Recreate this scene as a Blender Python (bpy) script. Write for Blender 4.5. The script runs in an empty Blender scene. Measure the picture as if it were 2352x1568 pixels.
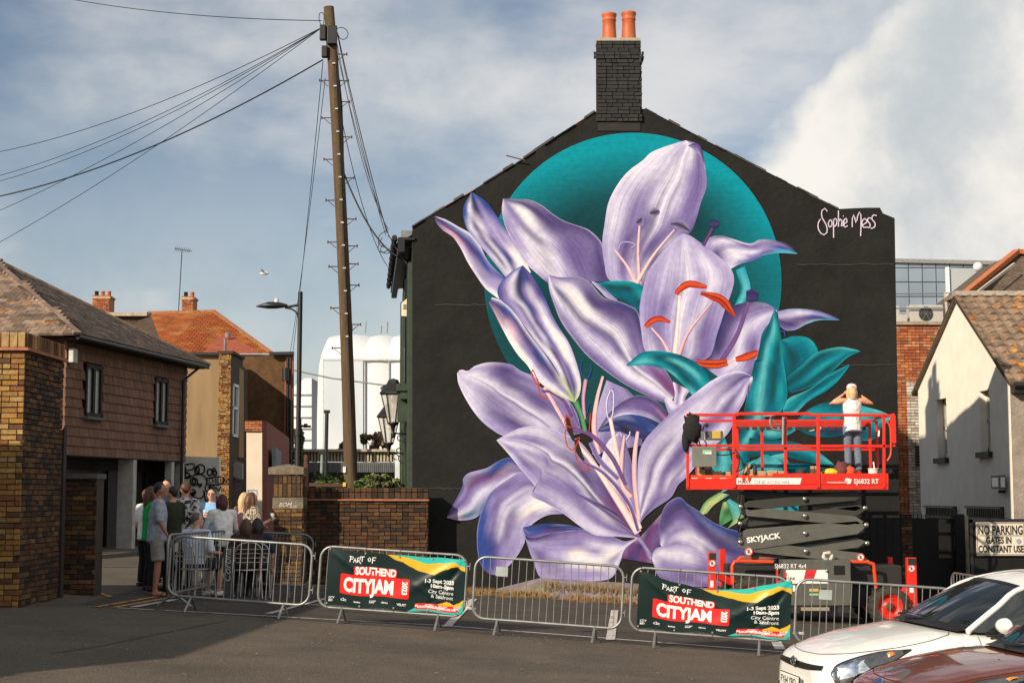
import bpy, math, random
from mathutils import Vector, Matrix
import numpy as np
R = math.radians
random.seed(7)
S = bpy.context.scene
COL = S.collection

# ------------------------------------------------------------------ camera, sky, sun, exposure
F_PX, W_PX, H_PX, HOR = 3600.0, 2352.0, 1568.0, 1132.0     # focal length and horizon of the photograph, 2352 px wide
PITCH = math.atan((HOR - H_PX / 2) / F_PX)
CAM_Z = 1.96
cam_d = bpy.data.cameras.new('camera')
cam_d.sensor_width = 36.0
cam_d.lens = 36.0 * F_PX / W_PX
cam_d.clip_start, cam_d.clip_end = 0.1, 4000
cam = bpy.data.objects.new('camera', cam_d)
COL.objects.link(cam)
cam.location = (0, 0, CAM_Z)
cam.rotation_euler = (R(90) + PITCH, 0, 0)
S.camera = cam
S.render.resolution_x, S.render.resolution_y = 1024, 682

SUN_DIR = Vector((0.669, 0.743, -0.50)).normalized()         # the way the light travels
SUN_EL = math.asin(-SUN_DIR.z)
TO = -SUN_DIR
SUN_ROT = math.atan2(TO.x, TO.y)
sun_d = bpy.data.lights.new('sun', 'SUN')
sun_d.energy = 5.0
sun_d.angle = R(0.55)
sun_d.color = (1.0, 0.86, 0.68)
sun = bpy.data.objects.new('sun', sun_d)
COL.objects.link(sun)
sun.location = (-20, -20, 30)
sun.rotation_euler = SUN_DIR.to_track_quat('-Z', 'Y').to_euler()

wd = bpy.data.worlds.new('World')
S.world = wd
wd.use_nodes = True
nt = wd.node_tree
for n in list(nt.nodes):
 nt.nodes.remove(n)
def wn(t, **k):
 n = nt.nodes.new(t)
 for a, b in k.items():
  setattr(n, a, b)
 return n
sky = wn('ShaderNodeTexSky', sky_type='NISHITA', sun_disc=False)
sky.sun_elevation = SUN_EL
sky.sun_rotation = SUN_ROT
sky.air_density, sky.dust_density, sky.ozone_density = 1.0, 0.8, 2.0
tc = wn('ShaderNodeTexCoord')
sep = wn('ShaderNodeSeparateXYZ')
nt.links.new(tc.outputs['Generated'], sep.inputs[0])
def wmath(op, a, b=None, c=None):
 n = wn('ShaderNodeMath', operation=op)
 for i, x in enumerate((a, b, c)):
  if x is None: continue
  if isinstance(x, (int, float)): n.inputs[i].default_value = x
  else: nt.links.new(x, n.inputs[i])
 return n.outputs[0]
# high thin cloud plane: direction / elevation
zz = wmath('MAXIMUM', wmath('ADD', sep.outputs[2], 0.16), 0.05)
cx_, cy_ = wmath('DIVIDE', sep.outputs[0], zz), wmath('DIVIDE', sep.outputs[1], zz)
cmb = wn('ShaderNodeCombineXYZ')
nt.links.new(cx_, cmb.inputs[0]); nt.links.new(cy_, cmb.inputs[1])
def wnoise(scale, detail, rough, off, vec=None, sc=(1, 1, 1)):
 mp = wn('ShaderNodeMapping')
 mp.inputs['Location'].default_value = off
 mp.inputs['Scale'].default_value = sc
 nt.links.new(vec or cmb.outputs[0], mp.inputs[0])
 n = wn('ShaderNodeTexNoise')
 n.inputs['Scale'].default_value = scale
 n.inputs['Detail'].default_value = detail
 n.inputs['Roughness'].default_value = rough
 nt.links.new(mp.outputs[0], n.inputs['Vector'])
 return n.outputs['Fac']
def wramp(x, a, b):
 n = wn('ShaderNodeMapRange', interpolation_type='SMOOTHSTEP')
 nt.links.new(x, n.inputs[0])
 n.inputs[1].default_value, n.inputs[2].default_value = a, b
 return n.outputs[0]
thin = wramp(wnoise(2.6, 8, 0.56, (3.1, 1.7, 0), tc.outputs['Generated'], sc=(1, 1, 2.4)), 0.42, 0.68)
# a bank of cumulus low over the right of the street, broken cloud elsewhere
puff = wnoise(3.4, 8, 0.52, (5.4, 2.2, 0.3), tc.outputs['Generated'])
az = wmath('DIVIDE', sep.outputs[0], wmath('MAXIMUM', sep.outputs[1], 0.05))
lean = wmath('SUBTRACT', az, wmath('MULTIPLY', wmath('SUBTRACT', sep.outputs[2], 0.16), 0.9))
bias = wmath('MULTIPLY', wramp(lean, 0.07, 0.20), 0.30)
bank = wramp(wmath('ADD', puff, bias), 0.60, 0.70)
cover = wmath('MAXIMUM', wmath('MULTIPLY', thin, 0.66), bank)
low = wramp(sep.outputs[2], 0.30, 0.0)
cover = wmath('MINIMUM', wmath('MAXIMUM', cover, wmath('MULTIPLY', low, 0.42)), 1.0)
shade = wramp(wnoise(5.5, 8, 0.6, (5.4, 2.0, 0.18), tc.outputs['Generated']), 0.36, 0.62)
ccol = wn('ShaderNodeMixRGB')
ccol.inputs[1].default_value = (6.2, 6.7, 7.0, 1)
ccol.inputs[2].default_value = (10.6, 10.1, 9.4, 1)
nt.links.new(shade, ccol.inputs[0])
mx = wn('ShaderNodeMixRGB')
nt.links.new(cover, mx.inputs[0])
hs = wn('ShaderNodeHueSaturation')
hs.inputs['Saturation'].default_value = 0.88
hs.inputs['Value'].default_value = 1.0
nt.links.new(sky.outputs[0], hs.inputs['Color'])
nt.links.new(hs.outputs[0], mx.inputs[1])
nt.links.new(ccol.outputs[0], mx.inputs[2])
bg = wn('ShaderNodeBackground')
bg.inputs[1].default_value = 0.074
nt.links.new(mx.outputs[0], bg.inputs[0])
wo = wn('ShaderNodeOutputWorld')
nt.links.new(bg.outputs[0], wo.inputs[0])

S.view_settings.view_transform = 'Standard'
S.view_settings.look = 'None'
S.view_settings.exposure = 0.28
S.view_settings.gamma = 1.0
S.view_settings.use_curve_mapping = False
S.cycles.max_bounces = 6

# ------------------------------------------------------------------ helpers
def ray(px, py):
 u, v = (px - W_PX / 2) / F_PX, (H_PX / 2 - py) / F_PX
 c, s = math.cos(PITCH), math.sin(PITCH)
 return Vector((u, c - v * s, s + v * c))
def P(px, py, Y):
 """the point at depth Y that the photograph shows at pixel (px, py)"""
 d = ray(px, py)
 return Vector((d.x * Y / d.y, Y, CAM_Z + d.z * Y / d.y))
def gz(x):
 return -0.061 * x
def G(px, py):
 """the point of the sloping ground at that pixel"""
 d = ray(px, py)
 t = CAM_Z / (-d.z - 0.061 * d.x)
 return Vector((d.x * t, d.y * t, CAM_Z + d.z * t))

_mats = {}
def mat(name, col, rough=0.75, var=0.18, scale=3.0, bump=0.0, bscale=40.0, metal=0.0, isl=0.0, col2=None, mix=(0.45, 0.6),
  spec=0.4, coat=0.0, detail=6, stretch=(1, 1, 1), attr=None, fine=0.0, islcols=None, obj=False):
 if name in _mats: return _mats[name]
 m = bpy.data.materials.new(name); m.use_nodes = True
 t = m.node_tree; b = t.nodes['Principled BSDF']; L = t.links
 b.inputs['Roughness'].default_value = rough
 b.inputs['Metallic'].default_value = metal
 b.inputs['Specular IOR Level'].default_value = spec
 b.inputs['Coat Weight'].default_value = coat
 b.inputs['Coat Roughness'].default_value = 0.04
 def N(ty, **k):
  n = t.nodes.new(ty)
  for a, v in k.items(): setattr(n, a, v)
  return n
 g = N('ShaderNodeNewGeometry'); tcn = N('ShaderNodeTexCoord')
 mp = N('ShaderNodeMapping'); mp.inputs['Scale'].default_value = stretch
 L.new(tcn.outputs['Object'] if obj else g.outputs['Position'], mp.inputs[0])
 def noise(s, d=detail, r=0.6):
  n = N('ShaderNodeTexNoise')
  n.inputs['Scale'].default_value = s; n.inputs['Detail'].default_value = d; n.inputs['Roughness'].default_value = r
  L.new(mp.outputs[0], n.inputs['Vector'])
  return n.outputs['Fac']
 def rng(x, a, c, lo=0.0, hi=1.0):
  n = N('ShaderNodeMapRange'); L.new(x, n.inputs[0])
  n.inputs[1].default_value, n.inputs[2].default_value, n.inputs[3].default_value, n.inputs[4].default_value = a, c, lo, hi
  return n.outputs[0]
 def mixc(f, a, c, bt='MIX'):
  n = N('ShaderNodeMixRGB', blend_type=bt)
  for i, x in enumerate((f, a, c)):
   if hasattr(x, 'is_linked'): L.new(x, n.inputs[i])
   elif i == 0: n.inputs[0].default_value = x
   else: n.inputs[i].default_value = (*x[:3], 1)
  return n.outputs[0]
 if attr:
  a_ = N('ShaderNodeVertexColor', layer_name=attr); c = a_.outputs[0]
 else:
  rgb = N('ShaderNodeRGB'); rgb.outputs[0].default_value = (*col, 1); c = rgb.outputs[0]
 rnd = None
 if isl or islcols:
  oi = N('ShaderNodeObjectInfo')
  ad = N('ShaderNodeMath', operation='ADD'); L.new(g.outputs['Random Per Island'], ad.inputs[0]); L.new(oi.outputs['Random'], ad.inputs[1])
  fr = N('ShaderNodeMath', operation='FRACT'); L.new(ad.outputs[0], fr.inputs[0]); rnd = fr.outputs[0]
 if islcols:
  cr = N('ShaderNodeValToRGB'); cr.color_ramp.interpolation = 'CONSTANT'
  els = cr.color_ramp.elements
  while len(els) < len(islcols): els.new(0.5)
  for i, q in enumerate(islcols):
   els[i].position = i / len(islcols); els[i].color = (*q, 1)
  L.new(rnd, cr.inputs[0]); c = cr.outputs[0]
 if col2 is not None:
  c = mixc(rng(noise(scale), mix[0], mix[1]), c, col2)
 if var:
  v = rng(noise(scale * 1.7 + 0.3), 0.3, 0.7, 1 - var, 1 + var)
  cc = N('ShaderNodeCombineXYZ'); [L.new(v, cc.inputs[i]) for i in range(3)]
  c = mixc(1.0, c, cc.outputs[0], 'MULTIPLY')
 if fine:
  v = rng(noise(bscale * 1.5, 3), 0.3, 0.7, 1 - fine, 1 + fine)
  cc = N('ShaderNodeCombineXYZ'); [L.new(v, cc.inputs[i]) for i in range(3)]
  c = mixc(1.0, c, cc.outputs[0], 'MULTIPLY')
 if isl:
  wv = N('ShaderNodeTexWhiteNoise', noise_dimensions='1D'); L.new(rnd, wv.inputs['W'])
  v = rng(wv.outputs['Value'], 0, 1, 1 - isl, 1 + isl)
  cc = N('ShaderNodeCombineXYZ'); [L.new(v, cc.inputs[i]) for i in range(3)]
  c = mixc(1.0, c, cc.outputs[0], 'MULTIPLY')
 L.new(c, b.inputs['Base Color'])
 if bump:
  bp = N('ShaderNodeBump'); bp.inputs['Strength'].default_value = min(1, bump); bp.inputs['Distance'].default_value = 0.02 * max(1, bump)
  L.new(noise(bscale, 5), bp.inputs['Height']); L.new(bp.outputs[0], b.inputs['Normal'])
 _mats[name] = m
 return m

class MB:
 def __init__(s):
  s.v, s.f, s.mi, s.sm, s.cur, s.T = [], [], [], [], 0, None
 def add(s, vs, fs, smooth=False):
  o = len(s.v)
  s.v += [tuple(s.T @ Vector(v)) for v in vs] if s.T is not None else [tuple(v) for v in vs]
  for f in fs:
   s.f.append([i + o for i in f]); s.mi.append(s.cur); s.sm.append(smooth)
  return s
 def box(s, a, b):
  x0, y0, z0 = a; x1, y1, z1 = b
  return s.add([(x0, y0, z0), (x1, y0, z0), (x1, y1, z0), (x0, y1, z0), (x0, y0, z1), (x1, y0, z1), (x1, y1, z1), (x0, y1, z1)],
                     [(0, 3, 2, 1), (4, 5, 6, 7), (0, 1, 5, 4), (1, 2, 6, 5), (2, 3, 7, 6), (3, 0, 4, 7)])
 def cbox(s, c, d):
  return s.box([c[i] - d[i] / 2 for i in range(3)], [c[i] + d[i] / 2 for i in range(3)])
 def obox(s, O, U, V, N, a, b):
  """box in a frame: O + u U + v V + n N between a and b"""
  q = []
  for (i, j, k) in ((0, 0, 0), (1, 0, 0), (1, 1, 0), (0, 1, 0), (0, 0, 1), (1, 0, 1), (1, 1, 1), (0, 1, 1)):
   t = ((a[0], b[0])[i], (a[1], b[1])[j], (a[2], b[2])[k])
   q.append(O + U * t[0] + V * t[1] + N * t[2])
  return s.add(q, [(0, 3, 2, 1), (4, 5, 6, 7), (0, 1, 5, 4), (1, 2, 6, 5), (2, 3, 7, 6), (3, 0, 4, 7)])
 def bar(s, p, q, w, h, up=(0, 0, 1)):
  p, q = Vector(p), Vector(q); d = (q - p).normalized(); u = Vector(up)
  x = d.cross(u)
  if x.length < 1e-4: x = d.cross(Vector((1, 0, 0)))
  x.normalize(); z = x.cross(d).normalized()
  return s.obox(p, x, z, d, (-w / 2, -h / 2, 0), (w / 2, h / 2, (q - p).length))
 def tube(s, pts, r, n=8, closed=False, caps=True, smooth=True):
  pts = [Vector(p) for p in pts]; m = len(pts)
  rs = r if isinstance(r, (list, tuple)) else [r] * m
  vs, prev = [], None
  for i, p in enumerate(pts):
   if closed: t = pts[(i + 1) % m] - pts[i - 1]
   else: t = pts[min(i + 1, m - 1)] - pts[max(i - 1, 0)]
   t.normalize()
   if prev is None:
    a = t.cross(Vector((0, 0, 1)))
    if a.length < 0.05: a = t.cross(Vector((1, 0, 0)))
   else: a = prev - t * prev.dot(t)
   a.normalize(); prev = a; b = t.cross(a)
   for k in range(n):
    an = 2 * math.pi * k / n
    vs.append(p + (a * math.cos(an) + b * math.sin(an)) * rs[i])
  fs = []
  for i in range(m if closed else m - 1):
   j = (i + 1) % m
   for k in range(n):
    l = (k + 1) % n
    fs.append((i * n + k, i * n + l, j * n + l, j * n + k))
  s.add(vs, fs, smooth)
  if caps and not closed:
   s.add(vs[:n], [tuple(range(n))[::-1]]); s.add(vs[-n:], [tuple(range(n))])
  return s
 def lathe(s, prof, c=(0, 0, 0), n=16, axis=None, smooth=True, start=0.0, caps=True):
  """prof: (radius, height) along axis"""
  c = Vector(c); ax = Vector(axis or (0, 0, 1)).normalized()
  a = ax.cross(Vector((0, 0, 1)))
  if a.length < 0.05: a = Vector((1, 0, 0))
  a.normalize(); b = ax.cross(a)
  vs = [c + ax * h + (a * math.cos(start + 2 * math.pi * k / n) + b * math.sin(start + 2 * math.pi * k / n)) * r for r, h in prof for k in range(n)]
  fs = [(i * n + k, i * n + (k + 1) % n, (i + 1) * n + (k + 1) % n, (i + 1) * n + k) for i in range(len(prof) - 1) for k in range(n)]
  s.add(vs, fs, smooth)
  if caps and prof[0][0] > 1e-4: s.add(vs[:n], [tuple(range(n))[::-1]])
  if caps and prof[-1][0] > 1e-4: s.add(vs[-n:], [tuple(range(n))])
  return s
 def prism(s, poly, D):
  """closed polygon of 3D points pushed along D"""
  poly = [Vector(p) for p in poly]; n = len(poly); D = Vector(D)
  return s.add(poly + [p + D for p in poly], [tuple(range(n))[::-1], tuple(range(n, 2 * n))] + [(i, (i + 1) % n, n + (i + 1) % n, n + i) for i in range(n)])
 def ball(s, c, r, n=12, m=8, fn=None):
  c = Vector(c); r = Vector(r) if isinstance(r, (list, tuple)) else Vector((r, r, r)); vs = []
  for i in range(m + 1):
   th = math.pi * i / m
   for k in range(n):
    ph = 2 * math.pi * k / n
    d = Vector((math.sin(th) * math.cos(ph), math.sin(th) * math.sin(ph), math.cos(th)))
    if fn: d = fn(d)
    vs.append(c + Vector((d.x * r.x, d.y * r.y, d.z * r.z)))
  return s.add(vs, [(i * n + k, (i + 1) * n + k, (i + 1) * n + (k + 1) % n, i * n + (k + 1) % n) for i in range(m) for k in range(n)], True)
 def quad(s, a, b, c, d): return s.add([a, b, c, d], [(0, 1, 2, 3)])
 def build(s, name, m, parent=None, bevel=0.0, merge=False):
  me = bpy.data.meshes.new(name)
  me.from_pydata(s.v, [], s.f)
  for q in (m if isinstance(m, (list, tuple)) else [m]): me.materials.append(q)
  me.polygons.foreach_set('material_index', s.mi)
  me.polygons.foreach_set('use_smooth', s.sm)
  me.update()
  return link(name, me, parent, bevel)

def link(name, me, parent=None, bevel=0.0, mw=None):
 o = bpy.data.objects.new(name, me); COL.objects.link(o)
 if parent is not None:
  o.parent = parent
  o.matrix_parent_inverse = world_of(parent).inverted()
 if mw is not None: o.matrix_basis = mw
 if bevel:
  b = o.modifiers.new('bevel', 'BEVEL'); b.width = bevel; b.segments = 2; b.limit_method = 'ANGLE'
 return o
def world_of(o):
 m = o.matrix_basis.copy()
 while o.parent is not None:
  m = o.parent.matrix_basis @ o.matrix_parent_inverse @ m if False else m
  p = o.parent
  m = p.matrix_basis @ o.matrix_parent_inverse @ m
  o = p
 return m
def tag(o, label=None, cat=None, group=None, kind=None):
 if label: o['label'] = label
 if cat: o['category'] = cat
 if group: o['group'] = group
 if kind: o['kind'] = kind
 return o
def thing(name, label, cat, loc=(0, 0, 0), group=None):
 o = bpy.data.objects.new(name, None); COL.objects.link(o)
 o.empty_display_size = 0.2
 o.location = loc
 return tag(o, label, cat, group)
def copy_tree(o, parent=None):
 c = o.copy(); COL.objects.link(c)
 if parent is not None:
  mpi = o.matrix_parent_inverse.copy(); c.parent = parent; c.matrix_parent_inverse = mpi
 for ch in KIDS(o): copy_tree(ch, c)
 return c
def KIDS(o): return [x for x in COL.objects if x.parent is o]

def catmull(pts, n):
 """n+1 points evenly spaced by length along a smooth curve through pts"""
 pts = [Vector(p) for p in pts]
 if len(pts) == 2: return [pts[0].lerp(pts[1], i / n) for i in range(n + 1)]
 ext = [pts[0] * 2 - pts[1]] + pts + [pts[-1] * 2 - pts[-2]]
 dense = []
 for i in range(1, len(ext) - 2):
  a, b, c, d = ext[i - 1:i + 3]
  for k in range(12):
   t = k / 12
   dense.append(0.5 * ((2 * b) + (c - a) * t + (2 * a - 5 * b + 4 * c - d) * t * t + (3 * b - a - 3 * c + d) * t ** 3))
 dense.append(pts[-1])
 L = [0.0]
 for i in range(1, len(dense)): L.append(L[-1] + (dense[i] - dense[i - 1]).length)
 out, j = [], 0
 for i in range(n + 1):
  q = L[-1] * i / n
  while j < len(L) - 2 and L[j + 1] < q: j += 1
  t = (q - L[j]) / max(1e-9, L[j + 1] - L[j])
  out.append(dense[j].lerp(dense[j + 1], min(1, max(0, t))))
 return out

# a brick (or tile): unit box 1 x 1 x 1 in u, v, n with a chamfered front
def piece_mesh(name, m, ch=(0.03, 0.1), tilt=0.0, curve=False, rough=0.0):
 rr = random.Random(name)
 if curve:
  vs, fs = [], []
  nn = 4
  for i in range(nn + 1):
   u = i / nn; h = 0.55 + 0.45 * math.sin(u * math.pi * 2 + 0.6)
   vs += [(u, 0, h), (u, 1, h * 0.8), (u, 0, 0)]
  for i in range(nn):
   a = i * 3; b = a + 3
   fs += [(a, b, b + 1, a + 1), (a + 2, b + 2, b, a)]
  fs += [(0, 1, 2), (nn * 3 + 2, nn * 3 + 1, nn * 3)]
 else:
  cu, cv = ch
  def j(x): return x + (rr.random() - 0.5) * rough
  front = [(cu, cv, j(1)), (1 - cu, cv, j(1)), (1 - cu, 1 - cv, j(1) - tilt), (cu, 1 - cv, j(1) - tilt)]
  rim = [(0, 0, 0.72), (1, 0, 0.72), (1, 1, 0.72 - tilt), (0, 1, 0.72 - tilt)]
  back = [(0, 0, 0), (1, 0, 0), (1, 1, 0), (0, 1, 0)]
  vs = front + rim + back
  fs = [(0, 1, 2, 3)] + [(4 + i, 4 + (i + 1) % 4, (i + 1) % 4, i) for i in range(4)] + [(8 + i, 8 + (i + 1) % 4, 4 + (i + 1) % 4, 4 + i) for i in range(4)]
 me = bpy.data.meshes.new(name)
 me.from_pydata(vs, [], fs); me.materials.append(m); me.update()
 return me

def lay(parent, O, U, V, N, W, H, meshes, name='brick', pl=0.225, ph=0.075, gap=0.01, depth=0.03, budget=None, inside=None,
  off=0.5, jit=0.003, top_first=True, sizes=None, over=1.0):
 """courses of pieces on the rectangle O + [0,W] U + [0,H] V, N outwards; the first `budget` as parts, the others as one stuff part"""
 O, U, V, N = Vector(O), Vector(U).normalized(), Vector(V).normalized(), Vector(N).normalized()
 left = [300] if budget is None else budget
 rr = random.Random(int(abs(O.x * 97 + O.y * 31 + O.z * 13) * 10) + 5)
 rest_v, rest_f = [], []
 rows = int(math.ceil(H / ph - 0.05))
 order = range(rows - 1, -1, -1) if top_first else range(rows)
 me0 = meshes[0]
 base = [Vector(v.co) for v in me0.vertices]; bf = [list(p.vertices) for p in me0.polygons]
 for r in order:
  v0 = r * ph; v1 = min(H, v0 + ph - gap)
  if v1 - v0 < 0.01: continue
  u = -((r % 2) * off) * pl
  while u < W - 0.01:
   w = pl
   if sizes: w = pl * rr.choice(sizes)
   a, b = max(0, u), min(W, u + w - gap)
   u += w
   if b - a < 0.03: continue
   if inside and not inside((a + b) / 2, (v0 + v1) / 2): continue
   n0 = rr.uniform(-jit, jit); dv = rr.uniform(-jit, jit) * 0.5
   X = U * (b - a); Yv = V * ((v1 - v0) * over); Z = N * (depth)
   o = O + U * a + V * (v0 + dv) + N * n0
   M = Matrix(((X.x, Yv.x, Z.x, o.x), (X.y, Yv.y, Z.y, o.y), (X.z, Yv.z, Z.z, o.z), (0, 0, 0, 1)))
   if left[0] > 0:
    left[0] -= 1
    link(name, rr.choice(meshes), parent, mw=M)
   else:
    k = len(rest_v)
    rest_v += [tuple(M @ q) for q in base]; rest_f += [[i + k for i in f] for f in bf]
 if rest_v:
  me = bpy.data.meshes.new(name + '_courses')
  me.from_pydata(rest_v, [], rest_f); me.materials.append(me0.materials[0]); me.update()
  o = link(name + '_courses', me, parent); o['kind'] = 'stuff'
 return left

def text(s, size, O, U, V, m, name, parent, align='LEFT', bold=0.0, wide=1.0, lift=0.004, extr=0.0, space=1.0, shear=0.0):
 """flat lettering standing at O, running along U, upright along V"""
 cu = bpy.data.curves.new(name, 'FONT')
 cu.body = s; cu.size = size; cu.align_x = align; cu.offset = bold; cu.space_character = space; cu.shear = shear
 cu.resolution_u = 3; cu.extrude = extr
 tmp = bpy.data.objects.new(name, cu); COL.objects.link(tmp)
 dg = bpy.context.evaluated_depsgraph_get()
 me = bpy.data.meshes.new_from_object(tmp.evaluated_get(dg))
 bpy.data.objects.remove(tmp)
 U, V = Vector(U).normalized(), Vector(V).normalized(); N = U.cross(V)
 O = Vector(O) + N * lift
 M = Matrix(((U.x * wide, V.x, N.x, O.x), (U.y * wide, V.y, N.y, O.y), (U.z * wide, V.z, N.z, O.z), (0, 0, 0, 1)))
 me.transform(M)
 me.materials.clear(); me.materials.append(m); me.name = name
 for p in me.polygons: p.material_index = 0
 return link(name, me, parent)

def stroke(mb, pts, w, N, closed=False):
 """flat ribbon along pts lying in the plane with normal N"""
 pts = [Vector(p) for p in pts]; m = len(pts); ws = w if isinstance(w, (list, tuple)) else [w] * m
 vs = []
 for i, p in enumerate(pts):
  t = (pts[min(i + 1, m - 1)] - pts[max(i - 1, 0)]) if not closed else (pts[(i + 1) % m] - pts[i - 1])
  t.normalize(); a = t.cross(N).normalized() * ws[i] / 2
  vs += [p - a, p + a]
 fs = [(2 * i, 2 * i + 1, 2 * i + 3, 2 * i + 2) for i in range(m - 1)]
 if closed: fs.append((2 * m - 2, 2 * m - 1, 1, 0))
 return mb.add(vs, fs)

X3, Y3, Z3 = Vector((1, 0, 0)), Vector((0, 1, 0)), Vector((0, 0, 1))
# ------------------------------------------------------------------ ground and markings
def zc(x): return -0.061 * max(-16.0, min(16.0, x))
def sheet(name, x0, x1, y0, y1, nx, ny, dz, m):
 mb = MB()
 vs = [(x0 + (x1 - x0) * i / nx, y0 + (y1 - y0) * j / ny) for j in range(ny + 1) for i in range(nx + 1)]
 mb.add([(x, y, zc(x) + dz) for x, y in vs], [(j * (nx + 1) + i, j * (nx + 1) + i + 1, (j + 1) * (nx + 1) + i + 1, (j + 1) * (nx + 1) + i) for j in range(ny) for i in range(nx)])
 return tag(mb.build(name, m), kind='structure')
asph = mat('asphalt', (0.105, 0.087, 0.066), rough=0.9, var=0.17, scale=0.35, bump=1.0, bscale=34, fine=0.55, spec=0.25, col2=(0.084, 0.070, 0.055), mix=(.50, .62))
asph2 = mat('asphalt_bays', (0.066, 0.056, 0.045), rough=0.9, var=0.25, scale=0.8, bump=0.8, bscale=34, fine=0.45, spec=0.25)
earth = mat('earth', (0.10, 0.085, 0.065), rough=0.95, var=0.3, scale=0.4)
gm = MB()
xs = [-900, -300, -60, -16, 16, 60, 300, 900]
ys = [-300, -60, 0, 60, 300, 1500]
gm.add([(x, y, zc(x) - 0.006) for y in ys for x in xs], [(j * 8 + i, j * 8 + i + 1, (j + 1) * 8 + i + 1, (j + 1) * 8 + i) for j in range(5) for i in range(7)])
tag(gm.build('ground', earth), kind='structure')
sheet('car_park_asphalt', -15.5, 15.5, -25, 58, 31, 40, 0.0, asph)
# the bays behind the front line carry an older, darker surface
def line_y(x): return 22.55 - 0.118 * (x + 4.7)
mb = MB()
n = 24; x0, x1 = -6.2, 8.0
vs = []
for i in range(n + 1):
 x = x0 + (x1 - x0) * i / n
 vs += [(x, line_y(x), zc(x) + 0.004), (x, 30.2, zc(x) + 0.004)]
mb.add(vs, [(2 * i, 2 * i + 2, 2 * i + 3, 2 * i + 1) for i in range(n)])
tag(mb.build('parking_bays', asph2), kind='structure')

linem = mat('white_line_paint', (0.50, 0.47, 0.42), rough=0.8, var=0.2, scale=5, col2=(0.10, 0.088, 0.072), mix=(0.56, 0.66), detail=10)
yell = mat('yellow_line_paint', (0.50, 0.24, 0.05), rough=0.8, var=0.3, scale=6, col2=(0.09, 0.075, 0.06), mix=(0.52, 0.62))
def road_line(name, pts, w, m, dz=0.009):
 """pts in photograph pixels, laid on the ground"""
 w3 = [G(*p) if len(p) == 2 else Vector(p) for p in pts]
 dense = []
 for a, b in zip(w3[:-1], w3[1:]):
  for k in range(8): dense.append(a.lerp(b, k / 8))
 dense.append(w3[-1])
 mb = MB(); stroke(mb, [Vector((p.x, p.y, zc(p.x) + dz)) for p in dense], -w, Z3)
 return tag(mb.build(name, m), kind='structure')
road_line('parking_line', [(270, 1396), (1022, 1437), (1382, 1465), (1835, 1500), (2352, 1540)], 0.085, linem)
road_line('bay_divider_line', [(616, 1410), (760, 1372)], 0.10, linem, 0.013)
road_line('bay_divider_line', [(1026, 1440), (1088, 1376)], 0.13, linem, 0.013)
road_line('bay_divider_line', [(1402, 1470), (1412, 1402)], 0.13, linem, 0.013)
road_line('bay_divider_line', [(1792, 1492), (1765, 1440)], 0.15, linem, 0.013)
road_line('bay_divider_line', [(305, 1395), (405, 1377)], 0.14, linem, 0.013)
road_line('yellow_line', [(222, 1394), (365, 1369), (520, 1352)], 0.11, yell, 0.009)
road_line('yellow_line', [(262, 1395), (392, 1372), (560, 1354)], 0.11, yell, 0.009)
road_line('yellow_line', [(215, 1357), (255, 1371)], 0.08, yell, 0.009)
road_line('yellow_line', [(245, 1362), (420, 1362)], 0.05, yell, 0.013)
road_line('lane_line', [(-40, 1392), (26, 1388)], 0.14, linem, 0.009)
road_line('lane_line', [(219, 1302), (340, 1300)], 0.10, mat('worn_line', (0.22, 0.20, 0.17), var=0.4, scale=4), 0.009)
# seams and patches in the asphalt
tar = mat('tar_seam', (0.035, 0.031, 0.028), rough=0.7, var=0.2)
road_line('tar_seam', [(120, 1500), (240, 1482), (330, 1462), (520, 1425)], 0.02, tar, 0.006)

# litter, leaves and pale grit scattered over the asphalt
mb = MB(); rr = random.Random(3)
for k in range(260):
 p = G(rr.uniform(0, 2352), rr.uniform(1400, 1567)) if k % 3 else G(rr.uniform(240, 1500), rr.uniform(1350, 1480))
 s = rr.uniform(0.006, 0.022); a = rr.uniform(0, 6.3)
 c, d = math.cos(a) * s, math.sin(a) * s; z = zc(p.x) + 0.012
 mb.add([(p.x - c, p.y - d, z), (p.x + d, p.y - c, z + 0.004), (p.x + c * 1.4, p.y + d, z), (p.x - d, p.y + c * 0.6, z + 0.003)], [(0, 1, 2, 3)])
tag(mb.build('grit_and_dry_leaves', mat('grit', (0.32, 0.26, 0.19), var=0.4, scale=9)), 'pale grit and dry leaf scraps scattered over the asphalt', 'litter', kind='stuff')

# ------------------------------------------------------------------ the end house with the mural
WY = 31.0                                     # the gable wall faces the car park at this depth
def Wp(px, py, off=0.0):
 p = P(px, py, WY); p.y = WY - off; return p
house = thing('end_house', 'tall charcoal painted end-of-terrace house carrying the lily mural on its gable', 'house', (2.8, WY, 0))
wallm = mat('charcoal_masonry_paint', (0.0150, 0.0142, 0.0134), rough=0.85, var=0.24, scale=0.7, bump=1.1, bscale=7.5, fine=0.10, spec=0.15)
outline = [(947, 1420), (947, 522), (1000, 489), (1088, 437), (1180, 380), (1273, 318), (1366, 257), (1482, 250), (1560, 292), (1684, 357), (1806, 420), (1925, 480), (1990, 477), (2021, 477), (2028, 490), (2055, 501), (2070, 1440)]
pts = [Wp(*p) for p in outline]
DEP = 0.6
mb = MB(); mb.prism(pts, (0, 0.33, 0)); mb.build('gable_wall', wallm, house)
# trowel seams in the render, slightly proud
mb = MB()
for (a, b, c) in ((947, 1060, 1121), (1215, 1330, 1222), (1830, 2052, 607), (1000, 1180, 700), (1820, 2055, 838)):
 k = 14; rr = random.Random(a)
 stroke(mb, [Wp(a + (b - a) * i / k, c + rr.uniform(-1.6, 1.6), 0.012) for i in range(k + 1)], 0.02, -Y3)
mb.build('render_seam', mat('seam_paint', (0.028, 0.026, 0.024), var=0.3), house)['kind'] = 'stuff'
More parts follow.
